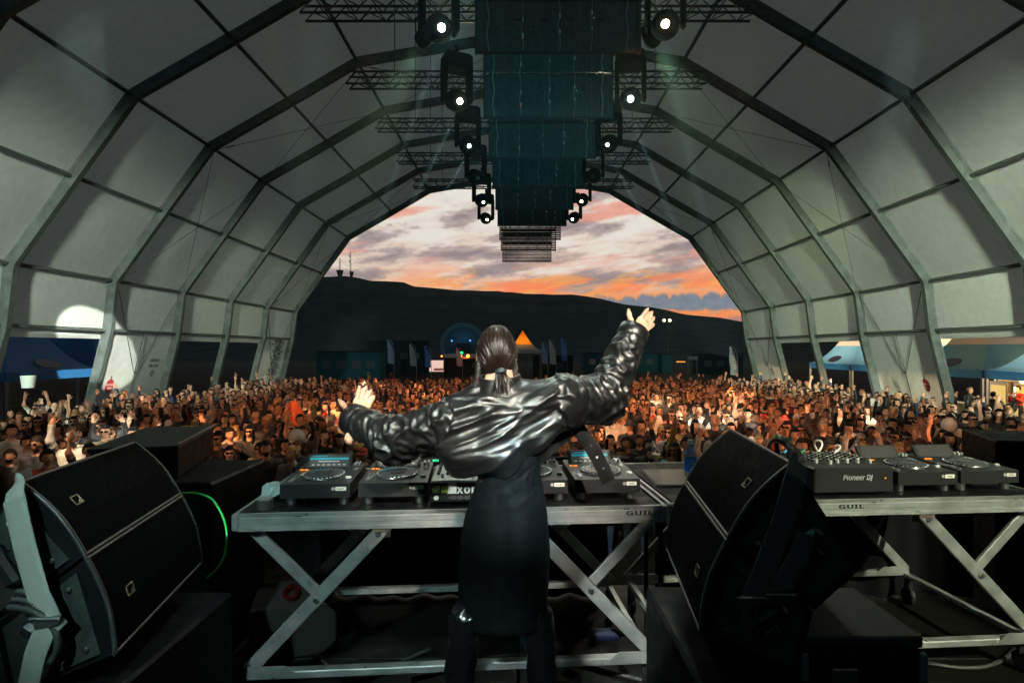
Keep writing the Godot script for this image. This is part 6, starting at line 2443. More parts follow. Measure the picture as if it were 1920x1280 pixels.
	for k in 5:
		var a := off(1, 0.05)
		var e := off(1, 0.05).lerp(off(0, 0.05), 0.55)
		lv.tube(_curve([Vector3(a.x + 0.1, a.y, -33.2 - 0.1 * k), Vector3(lerpf(a.x, e.x, 0.5) + 0.12, lerpf(a.y, e.y, 0.5), -33.3 - 0.16 * k), Vector3(e.x + 0.1, e.y, -33.5 - 0.05 * k)]), 0.012, 5)
	single("hanging_plant", lv, mat("dark leaves", Color(0.025, 0.03, 0.02), 0.7), "dark leafy creeper hanging down the far left wall panel", "plant")

func field() -> void:
	var g := MB.new()
	g.quad(Vector3(-900, GROUND, 300), Vector3(900, GROUND, 300), Vector3(900, GROUND, -900), Vector3(-900, GROUND, -900), Vector3.UP)
	var gm := matte("trodden earth", Color(0.03, 0.026, 0.02))
	gm.metallic_specular = 0.04
	worn(gm, "earth", 0.15, 0.5)
	single("ground", g, gm, "dark trodden field", "", "", "structure")
	# the hill: rises behind the site to a long ridge
	var ridge := [[-3600, 560], [-2000, 545], [-900, 530], [-200, 520], [300, 510], [560, 522], [622, 519], [668, 519], [690, 527], [718, 529], [748, 526], [762, 530], [770, 537], [850, 545], [960, 550], [1060, 553], [1130, 564], [1200, 577], [1250, 590], [1320, 598], [1390, 607], [1600, 627], [2000, 640], [3000, 648], [4600, 652]]
	var nz := FastNoiseLite.new()
	nz.seed = 2
	nz.frequency = 0.02
	var rows := []
	var far_d := 420.0
	for i in 34:
		var d: float = lerpf(150.0, far_d, i / 27.0) if i < 28 else far_d + (i - 27) * 45.0
		var row := PackedVector3Array()
		for j in 321:
			var px := -3600.0 + j * 25.625
			var x := (px - 972.0) / F * far_d
			var top := 0.0
			for k in ridge.size() - 1:
				if px <= ridge[k + 1][0]:
					var q: float = (px - ridge[k][0]) / float(ridge[k + 1][0] - ridge[k][0])
					top = lerpf(ridge[k][1], ridge[k + 1][1], q)
					break
			var hh := (655.0 - top) / F * far_d + 3.2
			var t := clampf((d - 150.0) / (far_d - 150.0), 0.0, 1.0)
			var y := hh * (t * t * (3.0 - 2.0 * t) * 0.65 + t * 0.35)
			if d > far_d:
				y = hh * (1.0 - (d - far_d) / 330.0)
			y += nz.get_noise_2d(x, d) * 2.4 * t * (0.25 if i == 27 else 1.0) - 0.1
			row.append(Vector3(x, GROUND + y, -d))
		rows.append(row)
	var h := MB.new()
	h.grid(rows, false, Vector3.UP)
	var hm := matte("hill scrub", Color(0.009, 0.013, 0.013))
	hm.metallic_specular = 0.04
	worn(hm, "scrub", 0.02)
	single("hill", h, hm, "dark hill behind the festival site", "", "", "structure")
	var dk := mat("far steel", Color(0.02, 0.022, 0.025), 0.6)
	for e in [[637.0, 521.0, 2.6, 5.6], [659.0, 521.0, 1.6, 4.6]]:
		var tw := thing("funnel_tower", "larger dark funnel-shaped tower on the hilltop, under the mast" if e[0] < 650 else "smaller dark funnel-shaped tower on the hilltop", "tower", Transform3D(Basis.IDENTITY, P(e[0], e[1], 420.0)), "funnel towers on the hill")
		var m := MB.new()
		m.lathe([Vector2(e[2] * 0.62, -2.0), Vector2(e[2] * 0.55, 1.4), Vector2(e[2], e[3] - 0.6), Vector2(e[2], e[3]), Vector2(0.0001, e[3])], Transform3D.IDENTITY, 14)
		part("shaft", m, dk, tw)
		if e[0] < 650:
			var a := MB.new()
			for q in 4:
				var o := Vector3(cos(q * PI / 2), 0, sin(q * PI / 2)) * 0.35
				a.rod(Vector3(0, e[3], 0) + o, Vector3(0, e[3] + 9.0, 0) + o * 0.4, 0.08, 5)
			for q in 9:
				a.box(Vector3(0, e[3] + 0.8 + q, 0), Vector3(0.7 - q * 0.04, 0.1, 0.7 - q * 0.04))
			a.box(Vector3(0, e[3] + 5.5, 0), Vector3(1.6, 0.25, 0.3))
			part("mast", a, dk, tw)
	var ms := thing("lattice_mast", "thin lattice mast on the hilltop left", "mast", Transform3D(Basis.IDENTITY, P(657, 521, 430.0)))
	var mm := MB.new()
	for q in 3:
		var o := Vector3(cos(q * TAU / 3), 0, sin(q * TAU / 3)) * 0.7
		mm.rod(o, Vector3(0, 20.0, 0) + o * 0.4, 0.09, 5)
	for q in 18:
		mm.box(Vector3(0, 1.0 + q * 1.08, 0), Vector3(1.2 - q * 0.035, 0.1, 1.2 - q * 0.035), Basis(Vector3.UP, q * 0.7))
	part("mast_frame", mm, dk, ms)
	for y: float in [12.5, 16.5]:
		var mb := MB.new()
		mb.lathe([Vector2(0.0001, 0.0), Vector2(0.9, 0.35), Vector2(0.9, 0.45)], Transform3D(Basis(Vector3.FORWARD, -PI / 2), Vector3(-0.5, y, 0)), 12)
		part("dish", mb, dk, ms)

func site() -> void:
	# small lit things on the dark field between tent and hill
	var teal := matte("teal cabin", Color(0.012, 0.045, 0.055))
	var dark := matte("dark cabin", Color(0.008, 0.014, 0.017))
	var k := 0
	for e in [[592, 712, 660, 20, 62.0, 0], [690, 800, 640, 30, 75.0, 1], [1095, 1235, 662, 22, 80.0, 0], [1242, 1262, 665, 24, 78.0, 0], [1310, 1395, 664, 22, 74.0, 1], [1000, 1075, 668, 20, 66.0, 1]]:
		var a := P(e[0], e[2], e[4])
		var b := P(e[1], e[2], e[4])
		var hgt: float = a.y - GROUND
		var names := ["left teal cabin under the hill", "dark cabin left of the half-round stage", "wide teal cabin under the raised sleeve", "narrow teal cabin by the lamp post", "dark cabin at the right foot of the hill", "dark cabin beside the yellow-topped tent"]
		var t := thing("cabin", names[k], "cabin", Transform3D(Basis.IDENTITY, Vector3((a.x + b.x) / 2, GROUND, -e[4] - 1.5)), "cabins on the field")
		var m := MB.new()
		m.box(Vector3(0, hgt / 2, 0), Vector3(b.x - a.x, hgt, 2.6), Basis.IDENTITY, 0.03)
		part("wall", m, teal if e[5] == 0 else dark, t)
		var r := MB.new()
		r.box(Vector3(0, hgt + 0.06, 0), Vector3(b.x - a.x + 0.2, 0.12, 2.8))
		part("roof", r, dark, t)
		var n := int((b.x - a.x) / 1.6)
		for i in n:
			var d := MB.new()
			d.box(Vector3((i - (n - 1) / 2.0) * 1.6, hgt * 0.55, 1.31), Vector3(0.9, 0.8, 0.03))
			part("window", d, mat("cabin glass", Color(0.008, 0.012, 0.014), 0.3), t)
		k += 1
	# half-round stage front
	var st := thing("half_round_stage", "dark half-round stage arch with blue and green lamps behind the performer", "stage", Transform3D(Basis.IDENTITY, Vector3((868.0 - 972.0) / F * 100.0, GROUND, -100.0)))
	var arch := MB.new()
	for r: float in [3.85, 3.45]:
		var pts := PackedVector3Array()
		for i in 33:
			var an := PI * 1.25 * i / 32.0 - PI * 0.125
			pts.append(Vector3(cos(an) * r, 3.9 + sin(an) * r, 0))
		arch.tube(pts, 0.09, 6)
	for i in 40:
		var an := PI * 1.25 * i / 39.0 - PI * 0.125
		arch.rod(Vector3(cos(an) * 3.45, 3.9 + sin(an) * 3.45, 0), Vector3(cos(an + 0.05) * 3.85, 3.9 + sin(an + 0.05) * 3.85, 0), 0.05, 5)
	part("arch", arch, mat("arch teal", Color(0.08, 0.16, 0.18), 0.5), st)
	var fill := MB.new()
	fill.lathe([Vector2(0.0001, 0.0), Vector2(3.4, 0.0)], Transform3D(Basis(Vector3.RIGHT, PI / 2), Vector3(0, 3.9, -0.8)), 36)
	part("backdrop", fill, mat("arch backdrop", Color(0.02, 0.045, 0.055), 0.7), st)
	var inner := MB.new()
	inner.box(Vector3(0.1, 3.0, 0.1), Vector3(2.4, 2.6, 0.6), Basis.IDENTITY, 0.05)
	part("booth", inner, matte("stage black", Color(0.008, 0.008, 0.008)), st)
	for e in [[-1.9, 4.7, "blue_lamp", Color(0.1, 0.4, 1.0), 1.6], [1.3, 4.75, "blue_lamp", Color(0.1, 0.4, 1.0), 1.6], [-0.2, 2.6, "green_lamp", Color(0.02, 1.0, 0.3), 2.4]]:
		var l := MB.new()
		l.ball(Vector3(e[0], e[1], 0.5), Vector3(0.16, 0.16, 0.1) * (1.7 if e[2] == "green_lamp" else 1.0), Basis.IDENTITY, 10, 6)
		part(e[2], l, glow("far " + e[2], e[3], e[4]), st)
	omni(st, st.position + Vector3(0, 5.0, 1.2), Color(0.15, 0.75, 1.0), 1.6, 0.3)
	var base := MB.new()
	base.box(Vector3(0, 0.7, -0.3), Vector3(9.5, 1.4, 3.0))
	part("platform", base, dark, st)
	# bright screen
	var sc := thing("field_screen", "small bright pink-white screen on the field left of the performer's head", "screen", Transform3D(Basis.IDENTITY, P(828, 697, 70.0)))
	var f := MB.new()
	f.box(Vector3(0, 0.72, -0.12), Vector3(3.2, 1.62, 0.2), Basis.IDENTITY, 0.02)
	for x: float in [-1.5, 1.5]:
		f.box(Vector3(x, -0.6, -0.12), Vector3(0.12, 1.2, 0.12))
	part("frame", f, mat("far steel", Color(0.02, 0.022, 0.025), 0.6), sc)
	for e in [[-1.5, 0.72, 0.95, 1.36, Color(1.0, 0.66, 0.55), 0.85, "screen_image"], [0.82, 1.42, 1.08, 0.9, Color(1.0, 0.42, 0.32), 0.8, "screen_side"], [0.82, 1.34, 0.28, 0.35, Color(1.0, 0.03, 0.02), 1.0, "screen_red_band"]]:
		var m := MB.new()
		m.box(Vector3((e[0] + e[1]) / 2, 0.72 if e[6] == "screen_image" else (0.93 if e[6] == "screen_side" else 0.2), 0.0), Vector3(e[1] - e[0], e[3], 0.03))
		part(e[6], m, glow("far " + e[6], e[4], e[5]), sc)
	var fg := MB.new()
	fg.box(Vector3(0.35, 0.9, 0.03), Vector3(0.3, 0.9, 0.03), Basis.IDENTITY, 0.01)
	fg.box(Vector3(-0.3, 0.3, 0.03), Vector3(1.3, 0.3, 0.03), Basis.IDENTITY, 0.01)
	part("screen_shapes", fg, glow("far screen shapes", Color(0.3, 0.12, 0.1), 0.5), sc)
	# stall with orange lamps
	var sl := thing("food_stall", "stall with a row of orange lamps left of the performer's head", "stall", Transform3D(Basis.IDENTITY, Vector3((866.0 - 972.0) / F * 66.0, GROUND, -66.0)))
	var sb := MB.new()
	sb.box(Vector3(0.4, 1.1, -0.8), Vector3(5.0, 2.2, 1.4), Basis.IDENTITY, 0.03)
	part("stall_body", sb, dark, sl)
	var sr := MB.new()
	sr.box(Vector3(0.4, 2.45, 0.1), Vector3(5.4, 0.12, 3.2), Basis(Vector3.RIGHT, 0.12))
	part("awning", sr, mat("stall awning", Color(0.06, 0.05, 0.05), 0.7), sl)
	for e in [[-2.1, 0.10], [0.05, 0.17], [0.85, 0.20]]:
		var lm := MB.new()
		lm.ball(Vector3(e[0], 2.38 + 0.08, 1.75), Vector3.ONE * e[1], Basis.IDENTITY, 10, 7)
		part("bulb", lm, glow("orange bulb", Color(1.0, 0.42, 0.06), 3.0), sl)
	omni(sl, sl.position + Vector3(0.5, 2.3, 2.1), Color(1.0, 0.5, 0.15), 3.0, 0.15)
	# yellow-topped tent
	var yt := pagoda(Vector3((975.0 - 972.0) / F * 58.0 + 0.3, GROUND, -60.0), 1.95, 3.1, 5.15, translucent("grey canopy", Color(0.24, 0.28, 0.30), 0.3), translucent("yellow canopy", Color(0.62, 0.34, 0.05), 0.8), "pagoda tent with a glowing yellow peak right of the performer's head", "", false)
	var ym := MB.new()
	ym.ball(Vector3(0, 3.5, 0), Vector3.ONE * 0.12, Basis.IDENTITY, 10, 7)
	part("bulb", ym, glow("yellow bulb", Color(1.0, 0.62, 0.15), 6.0), yt)
	omni(yt, yt.position + Vector3(0, 3.5, 0), Color(1.0, 0.66, 0.2), 2.4, 0.12)
	# flags
	var flags := [[733, 640, 60.0, "leftmost feather flag, pale blue"], [775, 648, 58.0, "pale blue feather flag left of the half-round stage"], [803, 652, 56.0, "pale blue feather flag nearest the bright screen"], [862, 655, 62.0, "white feather flag before the half-round stage"], [1022, 645, 64.0, "slim grey feather flag right of the yellow-topped tent"], [1037, 640, 58.0, "large blue feather flag right of the yellow-topped tent"], [1058, 636, 66.0, "grey feather flag behind the raised sleeve"], [1377, 655, 40.5, "dark feather flag with white lettering by the right tent edge"]]
	for q in flags.size():
		var e: Array = flags[q]
		var d: float = e[2]
		var p := P(e[0], e[1], d)
		var t := thing("feather_flag", e[3], "flag", Transform3D(Basis(Vector3.UP, 0.3 * sin(q * 2.0)), Vector3(p.x, GROUND, -d)), "feather flags on the field")
		var hgt := p.y - GROUND + 0.2
		var pole := MB.new()
		pole.tube(_curve([Vector3(0.3, 0, 0), Vector3(0.3, hgt * 0.6, 0), Vector3(0.1, hgt * 0.93, 0), Vector3(-0.35, hgt, 0)]), 0.022, 6)
		part("pole", pole, mat("flag pole", Color(0.2, 0.2, 0.2), 0.5), t)
		var rows := []
		for i in 13:
			var u := i / 12.0
			var wv := 0.05 * sin(u * 8.0)
			rows.append(PackedVector3Array([Vector3(0.28 - 0.6 * pow(u, 3.0), hgt * (0.4 + 0.6 * u), wv), Vector3(0.0 - 0.45 * pow(u, 2.0), hgt * (0.4 + 0.58 * u), 0.03 + wv), Vector3(-0.32 - 0.1 * u, hgt * (0.42 + 0.55 * u), wv)]))
		var c := MB.new()
		c.grid(rows, false, Vector3(0, 0, 1))
		part("cloth", c, translucent("flag%d" % (q % 4), [Color(0.07, 0.12, 0.22), Color(0.10, 0.12, 0.14), Color(0.04, 0.10, 0.24), Color(0.15, 0.16, 0.18)][q % 4] if q < 7 else Color(0.1, 0.12, 0.18), 0.3), t)
		if q == 7:
			text("flag_lettering", "METZG", 0.32, mat("print pale", Color(0.55, 0.5, 0.48), 0.6), Transform3D(Basis(Vector3.BACK, -1.25), Vector3(-0.08, hgt * 0.68, 0.09)), t)
	# floodlight mast
	var lp := thing("floodlight_mast", "floodlight mast with two bright lamps right of the raised hand", "lamp post", Transform3D(Basis.IDENTITY, Vector3((1253.0 - 972.0) / F * 82.0, GROUND, -82.0)))
	var pm := MB.new()
	pm.rod(Vector3.ZERO, Vector3(0, 7.4, 0), 0.07, 8)
	pm.rod(Vector3(-0.7, 7.35, 0), Vector3(0.3, 7.35, 0), 0.05, 6)
	part("pole", pm, mat("far steel", Color(0.02, 0.022, 0.025), 0.6), lp)
	for x: float in [-0.62, 0.18]:
		var hb := MB.new()
		hb.box(Vector3(x, 7.35, 0.1), Vector3(0.42, 0.36, 0.2), Basis.IDENTITY, 0.03)
		var hd := part("lamp_head", hb, mat("far steel", Color(0.02, 0.022, 0.025), 0.6), lp)
		var gl := MB.new()
		gl.box(Vector3(x, 7.35, 0.21), Vector3(0.34, 0.28, 0.02))
		part("lamp_glass", gl, glow("flood glass", Color(1.0, 0.95, 0.6), 8.0), hd)
	spot(lp, lp.position + Vector3(-0.2, 7.35, 0.4), lp.position + Vector3(2, 0, 18), Color(1.0, 0.95, 0.7), 30.0, 60.0, 0.6, 0.2)
	var sn := thing("field_sign", "pale sign board on the field right of the floodlight mast", "sign", Transform3D(Basis.IDENTITY, P(1299, 680, 72.0)))
	var sm := MB.new()
	sm.box(Vector3(0, 0.6, 0), Vector3(1.3, 0.5, 0.06), Basis.IDENTITY, 0.01)
	for x: float in [-0.55, 0.55]:
		sm.box(Vector3(x, -0.6, -0.04), Vector3(0.06, 2.4, 0.05))
	part("board", sm, mat("sign board", Color(0.12, 0.18, 0.2), 0.5), sn)
	text("sign_lettering", "OPEN AIR", 0.22, mat("print pale", Color(0.55, 0.5, 0.48), 0.6), Transform3D(Basis.IDENTITY, Vector3(0, 0.6, 0.035)), sn)
	var ob := MB.new()
	ob.box(P(1277, 678, 73.0), Vector3(1.1, 0.12, 0.1))
	single("amber_strip", ob, glow("amber strip light", Color(1.0, 0.4, 0.05), 1.2), "amber strip light on the field left of the pale sign", "strip light")

# ------------------------------------------------------------------ sky
var sn1 := FastNoiseLite.new()
var sn2 := FastNoiseLite.new()
func sky_at(az: float, el: float) -> Color:  # degrees; az 0 is -z, positive to +x
	var e := maxf(el, 0.0)
	var warm := exp(-pow((az - 4.0) / 62.0, 2.0))
	var zen := Color(0.045, 0.10, 0.115)
	var far_h := Color(0.60, 0.75, 0.74)
	var hor := far_h.lerp(Color(1.0, 0.58, 0.33), warm)
	hor = hor.lerp(Color(0.98, 0.93, 0.74), exp(-pow((az + 19.0) / 11.0, 2.0)) * warm)
	var midc := far_h.lerp(Color(0.90, 0.78, 0.72), warm)
	var high := Color(0.50, 0.52, 0.57).lerp(Color(0.91, 0.87, 0.82), warm)
	var c := hor.lerp(midc, smoothstep(4.0, 8.5, e)).lerp(high, smoothstep(8.0, 14.0, e)).lerp(zen, smoothstep(16.0, 62.0, e))
	# streaked high cloud
	var x := az * 0.9 + e * 0.8
	var wx := sn2.get_noise_2d(az * 1.3, e * 3.0) * 7.0
	var n := sn1.get_noise_2d(x * 2.3 + wx, e * 10.0 - az * 1.5 + wx * 0.5)
	var n2 := sn1.get_noise_2d(x * 1.5 + 300.0 + wx, e * 9.0 - az * 1.7 + 90.0)
	var n3 := sn1.get_noise_2d(x * 1.5 - 400.0 - wx, e * 9.0 - az * 1.4 - 70.0)
	var fine := sn1.get_noise_2d(x * 4.0 + wx * 2.0, e * 26.0 - az * 4.0)
	var fade := 1.0 - 0.6 * smoothstep(18.0, 50.0, e)
	var mauve := Color(0.46, 0.47, 0.50).lerp(Color(0.70, 0.635, 0.625), warm)
	var core := Color(0.38, 0.40, 0.43).lerp(Color(0.585, 0.525, 0.54), warm)
	c = c.lerp(Color(0.93, 0.92, 0.87), smoothstep(-0.05, 0.3, -n + 0.15 * fine) * 0.85 * warm * smoothstep(4.5, 8.0, e) * fade)
	c = c.lerp(mauve, smoothstep(-0.04, 0.16, n + 0.14 * fine) * 0.85 * fade * (0.4 + 0.6 * smoothstep(3.0, 7.0, e)))
	c = c.lerp(core, smoothstep(0.14, 0.40, n + 0.16 * fine) * 0.8 * fade * (0.3 + 0.7 * smoothstep(3.5, 7.0, e)))
	var lit := smoothstep(-0.16, 0.14, n2 + 0.15 * fine) * warm
	c = c.lerp(Color(1.0, 0.55, 0.36).lerp(Color(1.0, 0.66, 0.36), smoothstep(-0.2, 0.25, fine)), lit * 0.97 * (1.0 - smoothstep(5.8, 9.6, e)) * smoothstep(-16.0, -7.0, az))
	c = c.lerp(Color(0.95, 0.64, 0.56), smoothstep(0.12, 0.40, n3 + 0.2 * fine) * warm * 0.85 * smoothstep(7.0, 10.0, e) * fade)
	# a bank of low cumulus to the right
	if az > 4.0 and az < 60.0:
		var a := smoothstep(6.5, 9.5, az) * (1.0 - smoothstep(40.0, 60.0, az))
		var top := 4.9 + 1.0 * sqrt(absf(sn2.get_noise_2d(az * 11.0, 11.0))) + 0.5 * sqrt(absf(sn2.get_noise_2d(az * 34.0, 44.0))) - 0.3
		var bot := 3.75 + 0.35 * sn1.get_noise_2d(az * 9.0, 70.0)
		var inside := smoothstep(top + 0.2, top - 0.2, e) * smoothstep(bot - 0.15, bot + 0.2, e) * a
		var shade := 0.5 + 0.5 * sn1.get_noise_2d(az * 26.0, e * 40.0)
		c = c.lerp(Color(0.40, 0.475, 0.54).lerp(Color(0.55, 0.59, 0.64), shade), inside * 0.95)
		var top2 := 2.9 + 0.5 * absf(sn1.get_noise_2d(az * 20.0, 140.0))
		c = c.lerp(Color(0.72, 0.52, 0.52), smoothstep(top2 + 0.1, top2 - 0.1, e) * a * 0.9)
	return c

func make_sky() -> PanoramaSkyMaterial:
	sn1.seed = 21
	sn1.frequency = 0.03
	sn1.fractal_octaves = 7
	sn1.fractal_gain = 0.64
	sn2.seed = 5
	sn2.frequency = 0.02
	var W := 4096
	var H := 2048
	var low := Image.create_empty(512, 256, false, Image.FORMAT_RGB8)
	for y in 256:
		for x in 512:
			low.set_pixel(x, y, sky_at((x + 0.5) / 512.0 * 360.0 - 180.0, 90.0 - (y + 0.5) / 256.0 * 180.0) if y < 128 else Color(0.16, 0.15, 0.15))
	low.resize(W, H, Image.INTERPOLATE_CUBIC)
	var px := W / 360.0
	var x0 := int((180.0 - 30.0) * px)
	var w := int(60.0 * px)
	var y0 := int((90.0 - 24.0) * px)
	var h := int(24.0 * px)
	var hi := Image.create_empty(w, h, false, Image.FORMAT_RGB8)
	for y in h:
		for x in w:
			hi.set_pixel(x, y, sky_at((x0 + x + 0.5) / px - 180.0, 90.0 - (y0 + y + 0.5) / px))
	low.blit_rect(hi, Rect2i(0, 0, w, h), Vector2i(x0, y0))
	var m := PanoramaSkyMaterial.new()
	m.panorama = ImageTexture.create_from_image(low)
	return m

# fixtures behind and above the camera and over the stage front; each is a lamp with its own light
var fix_proto: Node3D
func fixture(at: Vector3, to: Vector3, color: Color, energy: float, half_a: float, blend: float, size: float, label: String) -> void:
	var t := thing("stage_spotlight", label, "spotlight", aim(at, to), "spotlights on the stage trusses")
	var m := matte("lamp housing", Color(0.005, 0.0055, 0.006))
	var hx := Transform3D(Basis(Vector3.RIGHT, -PI / 2), Vector3.ZERO)
	var h := MB.new()
	h.lathe([Vector2(0.0001, -0.36), Vector2(0.12, -0.34), Vector2(0.15, -0.1), Vector2(0.16, 0.0), Vector2(0.15, 0.02), Vector2(0.13, 0.0), Vector2(0.12, -0.03)], hx, 20, true)
	part("housing", h, m, t)
	var l := MB.new()
	l.lathe([Vector2(0.125, -0.028), Vector2(0.0001, -0.012)], hx, 20)
	part("lens", l, glow("spot lens %s" % color.to_html(), color, 4.0), t)
	var y := MB.new()
	for s: float in [-1.0, 1.0]:
		y.bar(Vector3(s * 0.18, 0, 0.15), Vector3(s * 0.18, 0.26, 0.15), 0.03, 0.012, Vector3(1, 0, 0))
	y.bar(Vector3(-0.186, 0.265, 0.15), Vector3(0.186, 0.265, 0.15), 0.03, 0.012)
	part("bracket", y, m, t)
	spot(t, at + (to - at).normalized() * 0.06, to, color, energy, half_a, blend, size)

func lights() -> void:
	var tm := mat("dark truss", Color(0.035, 0.042, 0.044), 0.5, 0.4)
	var t := thing("truss", "front lighting truss high over the stage edge, outside the picture", "truss", Transform3D.IDENTITY, "cross trusses under the roof")
	truss_parts(t, Vector3(-7.5, 8.3, -4.2), Vector3(7.5, 8.3, -4.2), 0.3, tm)
	var t2 := thing("truss", "rear lighting truss behind the camera", "truss", Transform3D.IDENTITY, "cross trusses under the roof")
	truss_parts(t2, Vector3(-7.5, 6.4, 4.6), Vector3(7.5, 6.4, 4.6), 0.3, tm)
	# towards the crowd
	var amber := Color(1.0, 0.68, 0.46)
	fixture(Vector3(-5.5, 7.9, -4.2), Vector3(-6.0, 0.0, -12.5), amber, 24.0, 27.0, 0.9, 0.12, "front truss spotlight aimed at the left crowd")
	fixture(Vector3(5.5, 7.9, -4.2), Vector3(5.0, 0.0, -12.5), amber, 40.0, 27.0, 0.9, 0.12, "front truss spotlight aimed at the right crowd")
	fixture(Vector3(-1.8, 7.9, -4.2), Vector3(-4.5, 0.0, -18.0), amber, 180.0, 21.5, 0.9, 0.12, "front truss spotlight aimed at the middle crowd, left one")
	fixture(Vector3(1.8, 7.9, -4.2), Vector3(3.5, 0.0, -18.0), amber, 320.0, 21.5, 0.9, 0.12, "front truss spotlight aimed at the middle crowd, right one")
	var front := [[-6.3, -10.5, 40], [-4.6, -5.0, 130], [-0.4, 0.0, 170], [3.4, 5.0, 210], [6.3, 10.5, 95]]
	for k in front.size():
		var e: Array = front[k]
		fixture(Vector3(e[0], 6.25, 4.75), Vector3(e[1], -0.2, -16.0), amber, e[2], 10.0, 0.75, 0.1, "rear truss audience light, %s from the left" % ["first", "second", "third", "fourth", "fifth"][k])
	var pools := [[90, 825, 9.0, 110, 4.5], [420, 800, 10.5, 170, 4.0], [590, 765, 14.5, 330, 3.2], [690, 728, 22.0, 520, 2.6], [800, 735, 20.0, 330, 3.0], [1130, 790, 11.5, 190, 3.6], [1240, 745, 17.0, 420, 2.8], [1385, 735, 19.0, 700, 2.6], [1480, 785, 11.5, 200, 3.8], [1610, 765, 14.0, 240, 3.4], [1760, 815, 10.0, 130, 4.2], [270, 750, 17.0, 260, 3.0]]
	for k in pools.size():
		var e: Array = pools[k]
		fixture(Vector3(-6.6 + 1.2 * k, 7.75, -4.45), P(e[0], e[1], e[2]), Color(1.0, 0.70, 0.48) if k % 3 else Color(1.0, 0.86, 0.70), e[3] * 2.2, e[4], 0.7, 0.06, "small moving lamp on the front truss, %s from the left" % ["first", "second", "third", "fourth", "fifth", "sixth", "seventh", "eighth", "ninth", "tenth", "eleventh", "twelfth"][k])
	# soft light on the side walls, from unseen lamps added to brighten them
	fixture(Vector3(6.7, 6.1, 4.8), Vector3(13.8, 3.2, -21.5), Color(0.93, 1.0, 0.86), 2600.0, 13.0, 1.0, 0.8, "unseen rear wash lamp added to brighten the right wall")
	fixture(Vector3(-6.7, 6.1, 4.8), Vector3(-13.8, 3.0, -21.5), Color(0.93, 1.0, 0.90), 1500.0, 13.0, 1.0, 0.8, "unseen rear wash lamp added to brighten the left wall")
	# hard round patches on the walls and in the crowd
	var white := Color(0.98, 1.0, 0.93)
	fixture(Vector3(-3.4, 7.9, -4.2), P(182, 668, 20.5), white, 2300.0, 3.3, 0.2, 0.03, "profile spotlight throwing the round patch on the left wall")
	fixture(Vector3(3.4, 7.9, -4.2), P(1606, 716, 23.0), white, 1700.0, 2.5, 0.15, 0.03, "profile spotlight throwing the round patch on the right wall")
	fixture(Vector3(-2.6, 7.9, -4.2), P(235, 800, 11.0), white, 380.0, 4.5, 0.15, 0.03, "profile spotlight on the left crowd")
	fixture(Vector3(2.6, 7.9, -4.2), P(1340, 775, 13.5), white, 480.0, 5.0, 0.15, 0.03, "profile spotlight on the right crowd")
	fixture(Vector3(-1.0, 7.9, -4.2), P(515, 700, 33.0), white, 700.0, 2.6, 0.3, 0.03, "profile spotlight on the far left wall panel")
	# the performer, from behind
	fixture(Vector3(2.3, 6.0, 4.6), Vector3(0.12, 1.86, -2.4), Color(1.0, 0.96, 0.88), 215.0, 5.4, 0.12, 0.2, "rear spotlight aimed at the performer from the right")
	fixture(Vector3(-3.2, 6.0, 4.6), Vector3(-0.42, 1.88, -2.4), Color(0.95, 1.0, 0.94), 100.0, 5.0, 0.15, 0.2, "rear spotlight aimed at the performer from the left")
	fixture(Vector3(-2.2, 6.0, 4.6), Vector3(0.55, 0.40, -2.7), Color(0.96, 1.0, 0.96), 230.0, 1.7, 0.08, 0.05, "rear spotlight on the right legs of the middle table")
	fixture(Vector3(-0.6, 6.0, 4.6), Vector3(-0.18, 0.36, -2.35), Color(0.9, 1.0, 1.0), 70.0, 2.6, 0.6, 0.1, "unseen rear spotlight added for glints on the performer's left boot")  # unseen lamp added to put glints on the boot
	fixture(Vector3(1.6, 6.0, 4.6), Vector3(0.02, 1.08, -2.4), Color(0.45, 0.88, 1.0), 130.0, 1.9, 0.9, 0.1, "unseen rear spotlight added for teal sheen on the performer's hips")  # unseen lamp added to give the dress a teal sheen
	fixture(Vector3(5.4, 6.0, 4.6), Vector3(2.3, 0.8, -2.9), Color(0.98, 1.0, 0.86), 190.0, 5.2, 0.2, 0.08, "rear spotlight on the right table")
	fixture(Vector3(-4.4, 6.0, 4.6), Vector3(-1.75, 0.95, -1.7), Color(0.86, 1.0, 0.9), 10.0, 4.6, 0.4, 0.1, "unseen rear spotlight added to brighten the left loudspeakers")  # unseen lamp added to bring up the strap and cabinet side
	fixture(Vector3(-1.2, 6.0, 4.6), Vector3(-1.03, 0.66, -2.6), Color(0.82, 1.0, 0.98), 60.0, 4.6, 0.4, 0.1, "rear spotlight on the left end of the middle table")
	fixture(Vector3(-5.6, 6.0, 4.6), Vector3(0.0, 0.6, -2.8), Color(0.45, 0.92, 1.0), 2.5, 30.0, 0.8, 0.2, "unseen teal fill lamp added over the stage")  # made-up teal fill that lifts the dark parts of the stage
	# unseen cyan lamps added to tint the walls, roof and hanging screen backs
	var cyan := Color(0.42, 0.93, 1.0)
	fixture(Vector3(0.4, 6.0, 4.6), Vector3(0.5, 8.2, -10.0), cyan, 20.0, 15.0, 0.9, 0.2, "unseen rear cyan lamp added to tint the hanging screens")
	fixture(Vector3(-6.5, 6.0, 4.6), Vector3(-12.5, 6.6, -9.0), cyan, 13.0, 36.0, 1.0, 0.2, "unseen rear cyan lamp added to tint the left wall")
	fixture(Vector3(6.5, 6.0, 4.6), Vector3(12.5, 6.6, -9.0), cyan, 13.0, 36.0, 1.0, 0.2, "unseen rear cyan lamp added to tint the right wall")
	fixture(Vector3(0.5, 0.35, -4.25), Vector3(0.5, 7.6, -15.5), cyan, 60.0, 17.0, 1.0, 0.2, "unseen cyan floor lamp added behind the table to light the hanging screens")  # added low down so every row of screen backs gets light
